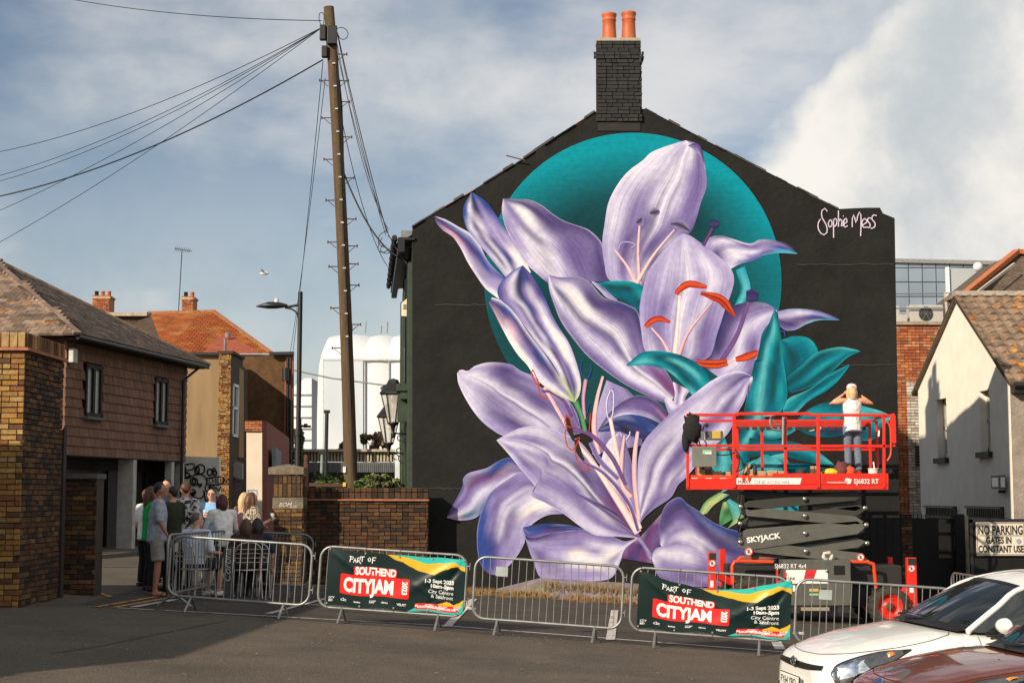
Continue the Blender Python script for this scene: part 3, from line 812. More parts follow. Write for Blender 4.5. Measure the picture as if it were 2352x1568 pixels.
# --- upper right petals
petal([B2(575, 842), B2(640, 808), B2(720, 786), B2(790, 755), B2(880, 742), B2(988, 748)], [B2(415, 695), B2(450, 650), B2(530, 637), B2(690, 684), B2(760, 660), B2(860, 667), B2(930, 693), B2(988, 744)],
      ['wLdLl', 'bwwLwd', 'bLwLmw', 'CmLLmL', 'CCbmd', 'CCdd'], rim='l', rimw=.015)
petal([B2(875, 1182), B2(920, 1212), B2(980, 1206), B2(1040, 1175), B2(1120, 1150), B2(1242, 1150)], [B2(868, 1095), B2(930, 1082), B2(1000, 1079), B2(1100, 1090), B2(1180, 1115), B2(1242, 1146)], ['mdlL', 'LdmwL', 'CdbLm', 'Cbd'], rim='C', rimw=.03)
petal([B2(430, 1440), B2(470, 1290), B2(530, 1130), B2(600, 1062), B2(700, 1038), B2(790, 1045), B2(862, 1086)], [B2(560, 1530), B2(700, 1490), B2(745, 1380), B2(770, 1240), B2(820, 1160), B2(864, 1090)],
      ['dLlL', 'BdLwLm', 'BdLwLmL', 'dmLwlL', 'mLw'])
# --- middle left large petal
petal([(1632, 985), C_(1487, 338), C_(1330, 262), C_(1200, 180), C_(1043, 54), A_(1000, 1450), A_(915, 1330), A_(868, 1220), A_(828, 1100), A_(823, 1002)],
      [(1655, 960), (1625, 905), (1590, 872), A_(1492, 1500), A_(1450, 1270), A_(1380, 1212), A_(1290, 1178), A_(1218, 1165), A_(1168, 1120), A_(1110, 1052), A_(1030, 1018), A_(900, 1018), A_(827, 1000)],
      ['MLwLMM', 'mLwwLMLm', 'mLwwLmlLmd', 'mLwLdwLmdd', 'mlwLdwLmmdb', 'lLwdwwdmd', 'LwdwwLd', 'lwLLd'], nu=56, nv=48, rim='w', rimw=.012, bl=[(.55, .82, .2, .14, 'd', .8), (.35, .8, .2, .1, 'm', .8), (.75, .55, .12, .1, 'W', .8), (.08, .75, .1, .25, 'M', .9), (.3, .45, .3, .03, 'd', .6), (.3, .52, .3, .05, 'w', .8), (.5, .05, .4, .06, 'm', .6)])
petal([A_(1300, 1180), A_(1230, 1160), A_(1180, 1110), A_(1120, 1050)], [A_(1305, 1176), A_(1240, 1120), A_(1190, 1075), A_(1130, 1045)], ['L', 'lL', 'lm', 'l'], m=PS)
# --- central petal with red anthers
petal([B2(170, 1400), B2(65, 1340), B2(37, 1210), B2(28, 1080), B2(48, 960), B2(75, 860), B2(130, 780), B2(200, 700), B2(285, 625)],
      [B2(290, 1410), B2(448, 1375), B2(500, 1230), B2(545, 1095), B2(590, 970), B2(602, 890), B2(570, 820), B2(480, 738), B2(400, 680), B2(335, 636), B2(292, 625)],
      ['mlwLwmL', 'LLmlwLwLmL', 'lLmLlwLwLmLL', 'lLLmLwlLwmlL', 'lLlLmwlLwLL', 'lLlLwlwLl', 'llLwllL', 'lll'], nu=56, nv=52, bl=[(.1, .5, .12, .3, 'm', .5), (.35, .5, .3, .03, 'w', .9), (.35, .44, .3, .02, 'm', .6), (.3, .8, .2, .1, 'm', .6), (.75, .3, .2, .2, 'w', .4), (.12, .12, .1, .1, 'w', .5), (.6, .75, .2, .05, 'w', .6)])
brush([B2(240, 1380), B2(258, 1200), B2(272, 1000)], [14, 8, 7], 'qWp'); brush([B2(210, 1350), B2(165, 1270), B2(100, 1195)], [7, 5, 4], 'qp')
brush([B2(270, 1360), B2(330, 1220), B2(470, 1040)], [9, 6, 4], 'qpM')
brush([B2(250, 992), B2(270, 965), B2(330, 930), B2(437, 948)], [10, 17, 17, 8], 'RorR', 'anther'); brush([B2(398, 985), B2(450, 998), B2(530, 1030), B2(605, 1125)], [8, 20, 22, 6], 'RoRrR', 'anther')
brush([B2(62, 1190), B2(100, 1155), B2(150, 1140), B2(215, 1162)], [10, 15, 13, 6], 'RroR', 'anther')
brush([B2(415, 697), B2(440, 650), B2(470, 590)], [9, 8, 8], 'dMd', 'pistil'); brush([B2(455, 565), B2(508, 565)], [14, 24, 12], 'BdB', 'pistil_knob')
brush([B2(528, 1392), B2(620, 1240), B2(690, 1040)], [13, 11, 9], 'MmM', 'pistil'); brush([B2(675, 1000), B2(710, 1000), B2(748, 1005)], [22, 34, 18], 'dBdB', 'pistil_knob')
brush([B2(372, 1402), B2(420, 1412), B2(500, 1415), B2(562, 1403)], [12, 20, 22, 16], 'RoRoR', 'anther'); brush([B2(562, 1408), B2(660, 1370)], 5, 'qp'); brush([B2(612, 1388), B2(680, 1370), B2(748, 1345)], [12, 20, 14], 'RroR', 'anther')
# white throat under the leaf
petal([D_(330, 500), D_(395, 330), D_(385, 220)], [D_(500, 420), D_(470, 330), D_(500, 280)], ['LwL', 'wLwM', 'wMwL'])
petal([D_(360, 445), D_(330, 350), D_(345, 320)], [D_(470, 400), D_(430, 380), D_(350, 320)], ['mLw', 'Lwl', 'ww'])
petal([D_(515, 310), D_(440, 228), D_(350, 150), D_(230, 113), D_(80, 117)], [D_(640, 218), D_(600, 150), D_(540, 95), D_(420, 40), D_(300, 18), D_(180, 30), D_(80, 108)],
      ['uTtT', 'tkTuTT', 'uTkuTk', 'TtTkTt', 'tutT', 'tT'], 'leaf')
# --- big upright teal leaf
petal([D_(850, 440), D_(885, 260), D_(925, 80), B2(735, 1400), B2(760, 1300), B2(805, 1190), B2(848, 1080)], [D_(1100, 418), D_(1140, 320), D_(1132, 200), B2(897, 1360), B2(882, 1200), B2(852, 1080)],
      ['kTuTTt', 'TtuTktT', 'kTuTkTt', 'kTutTkt', 'kTutk', 'TtkT'], 'leaf', rim='t', rimw=.02)
# --- lower flower, rear petals first
petal([C_(620, 835), C_(500, 900), C_(380, 1015), C_(310, 1112), C_(200, 1135), C_(112, 1117)], [C_(600, 790), C_(530, 722), C_(450, 745), C_(370, 790), C_(260, 820), C_(218, 860), C_(215, 910), C_(170, 1000), C_(112, 1105)],
      ['LwLmmB', 'bwLMdbb', 'TlwLMdL', 'LTwLmLb', 'LpLdm'], rim='l', rimw=.015)
petal([C_(700, 640), C_(560, 602), C_(490, 582), C_(420, 545), C_(330, 470), C_(250, 360), C_(190, 240), C_(178, 165)],
      [C_(1000, 560), C_(968, 430), C_(900, 330), C_(780, 240), C_(700, 190), C_(600, 150), C_(530, 105), C_(400, 92), C_(300, 115), C_(250, 150), C_(205, 140), C_(182, 160)],
      ['LmLwLmLdL', 'lLmLwLwmLmL', 'lLmdwLwmdLml', 'lLdLwLwdLml', 'wlLmwwLmdL', 'wlLwwlw', 'wlw'], nu=50, nv=44, bl=[(.45, .5, .4, .018, 'd', .8), (.45, .54, .4, .03, 'w', .9), (.55, .38, .2, .1, 'm', .8), (.35, .68, .2, .1, 'm', .6), (.6, .75, .1, .15, 'd', .5), (.8, .2, .2, .2, 'w', .6)])
petal([C_(715, 915), C_(610, 820), C_(500, 872), C_(400, 950), C_(345, 1060), C_(318, 1150), C_(308, 1250), C_(320, 1380), C_(350, 1450), C_(400, 1490), C_(428, 1493)],
      [C_(880, 1092), C_(780, 1100), C_(700, 1140), C_(640, 1200), C_(620, 1290), C_(560, 1390), C_(500, 1450), C_(432, 1493)],
      ['LmLwwLL', 'LLmLwWwL', 'LmLmLwwmLl', 'bLmLwLmLL', 'bbLmwmLLl', 'bbdmLLl', 'bbmLl', 'ml'], rim='l', rimw=.015, nu=50, bl=[(.25, .75, .15, .08, 'W', .9), (.4, .55, .2, .05, 'd', .5), (.8, .3, .15, .25, 'b', .8), (.3, .35, .2, .05, 'w', .6)])
petal([C_(1385, 1250), C_(1290, 1320), C_(1255, 1410), C_(1200, 1510), C_(1100, 1533), C_(900, 1535), C_(740, 1522), C_(680, 1400), C_(640, 1290), C_(612, 1190)],
      [C_(1385, 1240), C_(1290, 1272), C_(1200, 1240), C_(1020, 1195), C_(930, 1200), C_(800, 1215), C_(700, 1245), C_(640, 1255), C_(614, 1182)],
      ['LwL', 'LwwLL', 'LwLWwLm', 'lLWwLwLm', 'LLwWLLm', 'LmlLm', 'LmLd', 'LLd', 'mb'], rim='l', rimw=.01, nu=50)
petal([C_(1030, 1196), C_(900, 1203), C_(760, 1228), C_(650, 1250), C_(612, 1184)], [C_(1030, 1194), C_(930, 1168), C_(800, 1155), C_(700, 1160), C_(614, 1180)], ['b', 'dbB', 'mdBb', 'mbB', 'b'], m=PS)
# dark purple throat
petal([C_(1265, 1385), C_(1300, 1310), C_(1385, 1245)], [D_(270, 1420), D_(310, 1250), D_(400, 990)], ['MdMd', 'mMdMmM', 'MmMdM'])
petal([C_(1480, 1330)] and [D_(230, 1400), D_(180, 1300), D_(150, 1245)], [D_(260, 1370), D_(215, 1300), D_(160, 1240)], ['mLm', 'mLM', 'lL'])
# lowest right petals
petal([D_(330, 1330), D_(450, 1310), D_(560, 1350), D_(680, 1410), D_(800, 1440), D_(880, 1400)], [D_(298, 1290), D_(298, 1200), D_(305, 1110), D_(340, 1030), D_(400, 987), D_(440, 985), D_(480, 1025), D_(560, 1075), D_(640, 1140), D_(740, 1185), D_(830, 1215), D_(880, 1300)],
      ['LLwL', 'LmlLLmd', 'lLLmLmdm', 'lwLLmmdb', 'Lmlmdbd', 'mLmdbb', 'dmbBb', 'bBb'], rim='l', rimw=.014, nu=50, bl=[(.3, .25, .12, .12, 'w', .9), (.2, .75, .1, .15, 'd', .6), (.75, .5, .2, .3, 'd', .7), (.45, .3, .15, .06, 'w', .7)])
petal([D_(258, 1420), D_(290, 1500), D_(400, 1560), D_(560, 1570), D_(880, 1560)], [D_(245, 1380), D_(262, 1330), D_(320, 1302), D_(420, 1296), D_(520, 1322), D_(620, 1372), D_(720, 1415), D_(880, 1445)], ['LwL', 'mLLwL', 'LmLwl', 'mLmLL', 'dmLmm', 'bdmb'], rim='l', rimw=.012)
# big right petal
petal([D_(150, 1242), D_(155, 1100), D_(152, 900), D_(156, 740), D_(190, 620), D_(280, 515), D_(360, 440), D_(450, 360), D_(540, 288), D_(640, 213), D_(740, 165), D_(830, 152), D_(905, 183)],
      [D_(155, 1248), D_(180, 1140), D_(260, 1060), D_(370, 985), D_(420, 900), D_(475, 850), D_(560, 745), D_(640, 660), D_(750, 560), D_(800, 450), D_(860, 340), D_(880, 250), D_(906, 190)],
      ['LwLm', 'LmLwLmL', 'lLmwLmLL', 'lLmLwLmwLL', 'lLLmwLmLwL', 'LlmLwLLmwLL', 'lLlLwLmLwL', 'wlLmLwLmLL', 'wLmdlLwL', 'wmdLlm'], nu=64, nv=48, rim='l', rimw=.010, bl=[(.35, .35, .2, .05, 'd', .6), (.5, .62, .25, .06, 'm', .8), (.7, .3, .15, .1, 'w', .7), (.2, .15, .15, .1, 'w', .8), (.8, .7, .12, .06, 'd', .6), (.12, .8, .1, .1, 'm', .7), (.5, .2, .3, .1, 'w', .5), (.4, .85, .15, .06, 'd', .5)])
petal([D_(872, 330), D_(872, 260), D_(895, 192)], [D_(880, 320), D_(905, 240), D_(912, 188)], ['md', 'ldd', 'ww'], m=PS)
# centre left long petal
petal([C_(1372, 1252), C_(1250, 1242), C_(1100, 1233), C_(1000, 1180), C_(880, 1090), C_(760, 1020), C_(666, 972), C_(692, 912), C_(600, 800), C_(520, 700), C_(438, 606)],
      [C_(1385, 1232), C_(1270, 1040), C_(1160, 860), C_(1060, 700), C_(975, 605), C_(880, 566), C_(800, 530), C_(700, 514), C_(600, 524), C_(520, 558), C_(442, 603)],
      ['lLdMdM', 'lLmLdMmMd', 'lwLmwdMmdm', 'wLLmLwdmLmdd', 'LlLLmLwdmLmd', 'mLlLLwmwdLmdL', 'lLlLwLmwLmdLl', 'lLmwLwLmLwl', 'wlLwlLwl', 'wlwl'], nu=64, nv=52, rim='w', rimw=.010, bl=[(.12, .75, .15, .2, 'M', .9), (.4, .58, .35, .02, 'd', .9), (.4, .62, .4, .025, 'w', .8), (.45, .80, .2, .12, 'd', .6), (.7, .85, .15, .1, 'w', .6), (.6, .25, .2, .1, 'm', .5), (.35, .12, .2, .1, 'w', .6), (.4, .40, .3, .06, 'm', .6)])
petal([C_(1330, 1215), C_(1150, 1080), C_(960, 960)], [C_(1372, 1222), C_(1180, 1050), C_(975, 955)], ['MdM', 'mdd', 'm'], m=PS)
# stamens of the lower flower
for q, w, c in (([C_(1372, 1215), C_(1250, 1020), C_(1100, 790), C_(960, 615)], [19, 17, 13, 8], 'pWqp'), ([C_(1385, 1190), C_(1290, 960), C_(1235, 700), C_(1188, 460)], [12, 11, 10, 9], 'qWp'),
    ([C_(1380, 1130), C_(1352, 900), C_(1350, 720), C_(1370, 548)], [10, 12, 12, 8], 'pqL'), ([C_(1330, 980), C_(1270, 900), C_(1265, 740), C_(1282, 575)], [14, 12, 11, 6], 'pqM'),
    ([C_(1110, 700), C_(1080, 520), C_(1100, 340), C_(1140, 185)], [12, 11, 9, 6], 'pqp'), ([C_(1020, 470), C_(1012, 330), C_(1028, 205)], [8, 9, 10], 'LpM'),
    ([C_(1240, 860), C_(1120, 740), C_(1060, 620)], [10, 12, 12], 'LmL'), ([C_(900, 510), C_(820, 370), C_(745, 240)], [8, 8, 7], 'qp'), ([C_(940, 450), C_(880, 345), C_(800, 290), C_(735, 282)], [8, 9, 9, 5], 'Mm'),
    ([C_(1290, 900), C_(1200, 720), C_(1060, 570), C_(915, 528)], [9, 11, 11, 10], 'MmM'), ([C_(1375, 1205), C_(1310, 1020), C_(1160, 835), C_(1012, 745)], [8, 9, 8, 6], 'MmL'),
    ([C_(985, 510), C_(950, 420), C_(930, 370)], [6, 6, 6], 'MmL')):
 brush(q, w, c)
for q in ([C_(905, 455), C_(920, 530), C_(950, 610)], [C_(960, 600), C_(985, 690), C_(1015, 740)], [C_(1275, 520), C_(1290, 550)], [C_(735, 225), C_(745, 260)]):
 brush(q, [8, 14, 6], 'nnn', 'shade_mark')
brush([C_(1022, 545), C_(1000, 450), C_(960, 350)], [12, 11, 14], 'GgG', 'stem')
# --- buds hanging over it
petal([C_(945, 355), C_(860, 320), C_(780, 270), C_(700, 200), C_(640, 110), A_(620, 1568), A_(560, 1480), A_(500, 1370), A_(450, 1270), A_(408, 1195)],
      [C_(950, 352), C_(900, 255), C_(840, 165), C_(770, 60), A_(740, 1478), A_(680, 1400), A_(620, 1310), A_(570, 1240), A_(500, 1180), A_(430, 1158)],
      ['yyG', 'ywLy', 'wwLdL', 'WwLdbw', 'WWLmdw', 'WwpLdw', 'pmdbw', 'mdmw'], rim='w', rimw=.02)
petal([C_(948, 355), C_(880, 230), C_(800, 90), A_(745, 1478), A_(650, 1350), A_(560, 1235), A_(480, 1162), A_(476, 1080), A_(560, 985), A_(640, 937)],
      [C_(955, 355), C_(988, 300), C_(994, 200), C_(953, 54), A_(965, 1470), A_(900, 1370), A_(850, 1280), A_(795, 1150), A_(720, 1020), A_(648, 937)],
      ['yyGyy', 'wydmdLwy', 'LwwdLmLwwL', 'lwwdmLWWwL', 'LwdlwbLwWWwL', 'LLldwdmLwWwLm', 'bLldwbdLwwLb', 'bmLwdBLwLdb', 'bLwdBbdmb', 'bbdb'], nu=60, nv=48)
# sketch lines still to be painted out
for q, c in (([C_(680, 140), C_(670, 170), C_(700, 230), C_(720, 245), C_(700, 190), C_(680, 145)], 'r'), ([C_(710, 200), C_(722, 290), C_(745, 330), C_(770, 325), C_(760, 310)], 'r'),
             ([C_(900, 440), C_(890, 500), C_(935, 520), C_(925, 470), C_(900, 440)], 'r'), ([C_(905, 525), C_(890, 560), C_(905, 640), C_(940, 670), C_(965, 640)], 'r'),
             ([C_(960, 600), C_(990, 590), C_(960, 650), C_(965, 720), C_(1010, 800), C_(1045, 800), C_(1030, 755)], 'r'), ([C_(1050, 545), C_(1058, 430)], 'r'),
             ([C_(1190, 275), C_(1165, 350), C_(1168, 440), C_(1185, 470), C_(1205, 430), C_(1210, 300), C_(1190, 275)], 'w'), ([C_(1265, 580), C_(1255, 560)], 'w'), ([C_(1290, 605), C_(1315, 570), C_(1318, 548)], 'w'),
             ([C_(1003, 80), C_(995, 150), C_(1035, 205), C_(1062, 150), C_(1060, 110)], 'b'), ([C_(1030, 440), C_(1050, 370), C_(1065, 360)], 'b'), ([B2(885, 1215), B2(905, 1220), B2(912, 1250)], 'b'),
             ([A_(1310, 830), A_(1330, 780), A_(1390, 775), A_(1428, 795), A_(1400, 815)], 'l')):
 brush(q, 2.6, c, 'sketch_line')
# --- signature
SG = [[(1911, 490), (1903, 483), (1894, 489), (1894, 503), (1902, 514), (1910, 527), (1909, 541), (1898, 545), (1886, 536), (1882, 520), (1890, 508)],
      [(1919, 510), (1914, 518), (1918, 527), (1925, 522), (1924, 512), (1919, 510)],
      [(1930, 508), (1930, 552)], [(1930, 510), (1937, 507), (1940, 516), (1935, 525), (1930, 522)],
      [(1945, 488), (1945, 526)], [(1945, 516), (1950, 508), (1955, 514), (1954, 525)], [(1960, 510), (1959, 525)], [(1960, 500), (1960, 502)],
      [(1962, 519), (1971, 515), (1968, 506), (1962, 512), (1962, 523), (1967, 527), (1973, 523)],
      [(1979, 527), (1979, 508), (1983, 498), (1988, 518), (1992, 498), (1998, 492), (1999, 520), (1998, 548)],
      [(2003, 522), (2013, 514), (2007, 507), (2001, 516), (2004, 527), (2012, 527)],
      [(2024, 508), (2017, 505), (2014, 512), (2020, 520), (2018, 528), (2011, 526)], [(2035, 500), (2027, 499), (2024, 508), (2031, 517), (2030, 527), (2021, 530)]]
layer[0] += 1
mb = MB()
for q in SG:
 # spread to the photograph's proportions
 q = [(1878 + (x - 1882) * 0.75 if x < 1975 else x - 22, 483 + (y - 487) * 0.98) for x, y in q]
 c = catmull([Wp(x, y, 0.024) for x, y in q], 14)
 stroke(mb, c, 0.022, -Y3)
mb.build('signature', mat('pale_lilac_spray', (0.55, 0.48, 0.60), var=0.1), mural)
# ------------------------------------------------------------------ buildings and walls on the left
glass = mat('window_glass', (0.03, 0.035, 0.04), rough=0.06, var=0.0, spec=1.0)
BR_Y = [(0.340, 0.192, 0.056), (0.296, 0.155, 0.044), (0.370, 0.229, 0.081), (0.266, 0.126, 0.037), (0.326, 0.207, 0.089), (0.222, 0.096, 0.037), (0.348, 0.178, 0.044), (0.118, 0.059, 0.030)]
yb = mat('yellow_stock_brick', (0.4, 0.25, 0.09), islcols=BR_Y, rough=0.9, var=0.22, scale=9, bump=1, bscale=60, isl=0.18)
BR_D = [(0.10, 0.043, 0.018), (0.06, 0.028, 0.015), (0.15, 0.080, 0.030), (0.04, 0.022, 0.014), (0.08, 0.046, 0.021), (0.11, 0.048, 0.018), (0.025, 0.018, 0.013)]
db = mat('shade_toned_brick', (0.2, 0.1, 0.04), islcols=BR_D, rough=0.9, var=0.25, scale=9, bump=1, bscale=60, isl=0.2)  # dark brick tones carry the shade of the unlit faces in their colour
BR_R = [(0.40, 0.12, 0.045), (0.33, 0.09, 0.035), (0.46, 0.20, 0.09), (0.30, 0.10, 0.05), (0.42, 0.15, 0.05), (0.36, 0.17, 0.09), (0.24, 0.08, 0.04)]
rb = mat('orange_red_brick', (0.4, 0.12, 0.05), islcols=BR_R, rough=0.88, var=0.18, scale=9, isl=0.15)
mort = mat('mortar', (0.16, 0.125, 0.085), rough=0.95, var=0.3, scale=6)
mortd = mat('dark_mortar', (0.055, 0.042, 0.03), rough=0.95, var=0.3, scale=6)
def brs(nm, m, k=3, rough=0.25): return [piece_mesh(nm, m, (0.025, 0.08), rough=rough) for _ in range(k)]
YB, DB, RB = brs('brick', yb), brs('brick', db), brs('brick', rb)

# tall yard wall at the left edge: yellow face to the car park, return darkened in colour for its shade
x1 = P(48, 1132, 21.5).x; zt = P(20, 757, 21.5).z; g0 = zc(x1) - 0.05
t = thing('yard_wall', 'tall yellow brick yard wall, its return coloured in shade, with a tiled coping at the left edge', 'wall', (x1 - 1, 22.4, zc(x1)))
mb = MB(); mb.box((x1 - 3.2, 21.53, g0), (x1 - 0.03, 23.35, zt - 0.05)); mb.build('wall_core', mortd, t)
bud = [300]
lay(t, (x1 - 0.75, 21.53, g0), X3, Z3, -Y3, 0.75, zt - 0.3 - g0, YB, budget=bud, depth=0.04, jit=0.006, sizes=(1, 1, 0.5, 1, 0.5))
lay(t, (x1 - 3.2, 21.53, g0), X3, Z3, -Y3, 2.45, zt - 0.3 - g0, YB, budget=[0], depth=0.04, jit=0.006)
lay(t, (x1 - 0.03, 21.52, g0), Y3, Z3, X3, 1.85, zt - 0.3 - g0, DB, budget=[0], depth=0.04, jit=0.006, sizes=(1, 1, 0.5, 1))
mb = MB(); mb.box((x1 - 3.2, 21.44, zt - 0.29), (x1 + 0.06, 23.4, zt - 0.25)); mb.build('tile_crease', mat('red_clay_tile', (0.30, 0.12, 0.06), var=0.3, scale=9), t)
cop = mat('coping_brick', (0.20, 0.13, 0.06), islcols=BR_D[:3] + BR_Y[3:6], var=0.25, scale=8, rough=0.9)
cm_ = brs('coping_brick', cop)
lay(t, (x1 - 3.2, 21.53, zt - 0.25), X3, Z3, -Y3, 3.2, 0.22, cm_, name='coping_brick', pl=0.115, ph=0.22, depth=0.06, off=0)
lay(t, (x1 - 0.02, 21.5, zt - 0.25), Y3, Z3, X3, 1.85, 0.22, cm_, name='coping_brick', pl=0.115, ph=0.22, depth=0.05, off=0)
# rough rounded lower corner worn away: a few loose brick ends
for k in range(26):
 z = g0 + 0.4 + k * 0.078
 if rr.random() < 0.5:
  link('brick', DB[k % 3], t, mw=Matrix.Translation((x1 - 0.03, 21.50 + rr.uniform(-.02, .0), z)) @ Matrix.Diagonal((0.035 + rr.random() * 0.02, 0.10, 0.065, 1)))

# dark timber post and the lower brick wall behind
t = thing('timber_post', 'tall dark timber post with a slanted top beside the yard wall', 'post', (P(140, 1300, 23.6).x, 23.6, zc(-6.8)))
a = P(141, 980, 23.6)
mb = MB(); mb.add([(a.x - .07, 23.55, -0.1), (a.x + .07, 23.55, -0.1), (a.x + .06, 23.55, a.z), (a.x - .02, 23.55, a.z - 0.12), (a.x - .07, 23.7, -0.1), (a.x + .07, 23.7, -0.1), (a.x + .06, 23.7, a.z), (a.x - .02, 23.7, a.z - 0.12)],
                   [(0, 1, 2, 3), (7, 6, 5, 4), (1, 5, 6, 2), (0, 3, 7, 4), (3, 2, 6, 7)])
mb.build('post', mat('black_timber', (0.025, 0.02, 0.017), var=0.3, scale=5, stretch=(6, 6, 1)), t)
xa, xb = P(150, 1100, 24.3).x, P(222, 1100, 24.3).x; zt = P(190, 1087, 24.3).z; g0 = zc(xa) - 0.15
t = thing('brick_stub_wall', 'low dark brick stub wall standing in shade behind the timber post', 'wall', ((xa + xb) / 2, 24.5, zc(xa)))
mb = MB(); mb.box((xa, 24.33, g0), (xb, 24.75, zt - 0.08)); mb.build('wall_core', mortd, t)
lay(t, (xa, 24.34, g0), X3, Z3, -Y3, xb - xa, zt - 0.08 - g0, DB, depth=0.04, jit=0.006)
mb = MB(); mb.box((xa - .04, 24.26, zt - 0.08), (xb + .02, 24.8, zt)); mb.build('coping', mat('grey_coping', (0.09, 0.08, 0.07), var=0.3, scale=7), t)

# tile-hung garage block with a pyramid roof
t = thing('garage_block', 'brown tile-hung flat over shaded garages with a lichened pyramid roof', 'building', (-12.5, 39, zc(-12)))
uH = Vector((0.146, 1, 0)).normalized(); nH = Vector((uH.y, -uH.x, 0))
C0 = Vector((-9.4, 38.6, 0)) - uH * 3.8          # near corner
LH = 7.75
zb, ze = 2.81, 5.36
tilem = mat('brown_hanging_tile', (0.165, 0.082, 0.05), rough=0.8, var=0.22, scale=1.6, isl=0.16, stretch=(1, 1, 0.35), fine=0.08, bscale=18)
mb = MB(); mb.obox(C0, uH, -nH, Z3, (0, 0.05, zb + .02), (LH, 7.4, ze + 0.1)); mb.build('upper_wall', mat('tile_batten', (0.06, 0.03, 0.02)), t)
ht = [piece_mesh('hanging_tile', tilem, (0.012, 0.012), tilt=0.45, rough=0.15) for _ in range(3)]
wins = [(1.05, 1.98), (5.35, 6.28)]
zw0, zw1 = 3.62 + 0.1, 4.92
def notwin(u, v): return not any(a - 0.05 < u < b + 0.05 and zw0 - 0.1 < v + zb < zw1 + 0.05 for a, b in wins)
lay(t, C0 + Z3 * zb - nH * 0.05, uH, Z3, nH, LH, ze - zb, ht, name='hanging_tile', pl=0.265, ph=0.215, gap=0.006, depth=0.07, inside=notwin, over=1.08)
frm = mat('brown_window_frame', (0.016, 0.010, 0.008), rough=0.6, var=0.2, spec=0.2)
curt = mat('net_curtain', (0.60, 0.58, 0.54), rough=0.9, var=0.25, scale=3, stretch=(6, 6, 0.5))
for a, b in wins:
 mb = MB()
 for (p, q, r, s_) in ((a, a + .09, zw0, zw1), (b - .09, b, zw0, zw1), (a, b, zw0, zw0 + .09), (a, b, zw1 - .09, zw1), ((a + b) / 2 - .06, (a + b) / 2 + .06, zw0, zw1)):
  mb.obox(C0, uH, nH, Z3, (p, -0.06, r), (q, 0.04, s_))
 w = mb.build('window', frm, t)
 mb = MB(); mb.obox(C0, uH, nH, Z3, (a - .05, -0.02, zw0 - .07), (b + .05, 0.12, zw0 - .01)); mb.build('sill', mat('lead_grey', (0.12, 0.12, 0.12)), w)
 for p, q in ((a + .09, (a + b) / 2 - .06), ((a + b) / 2 + .06, b - .09)):
  mb = MB(); mb.obox(C0, uH, nH, Z3, (p, -0.055, zw0 + .09), (q, -0.04, zw1 - .09)); mb.build('curtain', curt, w)
  mb = MB(); mb.obox(C0, uH, nH, Z3, (p, -0.02, zw0 + .09), (q, -0.015, zw1 - .09))
  g_ = bpy.data.materials.get('clear_pane')
  if not g_:
   g_ = bpy.data.materials.new('clear_pane'); g_.use_nodes = True
   nt2 = g_.node_tree; pb = nt2.nodes['Principled BSDF']; pb.inputs['Base Color'].default_value = (.6, .65, .65, 1); pb.inputs['Roughness'].default_value = .03; pb.inputs['Alpha'].default_value = .25
  mb.build('pane', g_, w)
# eaves, gutter, downpipe, alarm box
zeav = 5.42
mb = MB(); mb.obox(C0, uH, nH, Z3, (-0.3, 0, zeav - 0.08), (LH + 0.4, 0.36, zeav - 0.03)); mb.build('soffit', frm, t)
mb = MB(); mb.tube([C0 + uH * -0.35 + nH * 0.42 + Z3 * (zeav - .02), C0 + uH * (LH + .45) + nH * 0.42 + Z3 * (zeav - .02)], 0.06, 8); mb.build('gutter', blk, t)
mb = MB(); mb.tube([C0 + uH * (LH - .1) + nH * 0.40 + Z3 * (zeav - .05), C0 + uH * (LH - .5) + nH * 0.08 + Z3 * (zeav - .45), C0 + uH * (LH - .5) + nH * 0.08 + Z3 * 0.6], 0.04, 8); mb.build('drainpipe', blk, t)
mb = MB(); mb.obox(C0, uH, nH, Z3, (0.03, 0.04, 4.86), (0.27, 0.16, 5.18)); mb.build('alarm_box', mat('offwhite_plastic', (0.5, 0.49, 0.44)), t, bevel=0.02)
# roof planes and tiles
cen = C0 + uH * LH / 2 - nH * 3.9
apex = Vector((cen.x, cen.y, zeav + 2.45))
e = 0.45
cor = [C0 - uH * e + nH * e, C0 + uH * (LH + e) + nH * e, C0 + uH * (LH + e) - nH * (7.8 + e), C0 - uH * e - nH * (7.8 + e)]
cor = [Vector((c.x, c.y, zeav)) for c in cor]
mb = MB(); mb.add(cor + [apex], [(0, 1, 4), (1, 2, 4), (2, 3, 4), (3, 0, 4)]); mb.build('roof', mat('tile_batten', (0.06, 0.03, 0.02)), t)
rfm = mat('lichened_tile_shaded', (0.062, 0.040, 0.029), rough=0.95, var=0.45, scale=2.5, isl=0.45, col2=(0.17, 0.145, 0.12), mix=(0.58, 0.74), fine=0.35, bscale=9)  # tile of the right slope, its shade put into a darker colour
lic = mat('lichened_tile_sunlit', (0.15, 0.105, 0.075), rough=0.95, var=0.3, scale=2.5, isl=0.45, col2=(0.42, 0.17, 0.05), mix=(0.60, 0.66), fine=0.3, bscale=9)  # same tile in a paler copy for the sunlit slope
def roofside(a, b, meshes, bud, pl=0.27, ph=0.19, name='roof_tile'):
 u = (b - a).normalized(); n = (b - a).cross(apex - a).normalized()
 if n.z < 0: n = -n
 v = n.cross(u).normalized(); W = (b - a).length; H = (apex - a).dot(v); ua = (apex - a).dot(u)
 def ins(x, y):
  f = y / H
  return ua * f - .12 < x < W - (W - ua) * f + .12
 lay(t, a + n * 0.0, u, v, n, W, H - 0.1, meshes, name=name, pl=pl, ph=ph, gap=0.004, depth=0.035, inside=ins, over=1.06, budget=bud, top_first=False)
rt1 = [piece_mesh('roof_tile', rfm, (0.02, 0.01), tilt=-0.5, rough=0.2) for _ in range(3)]
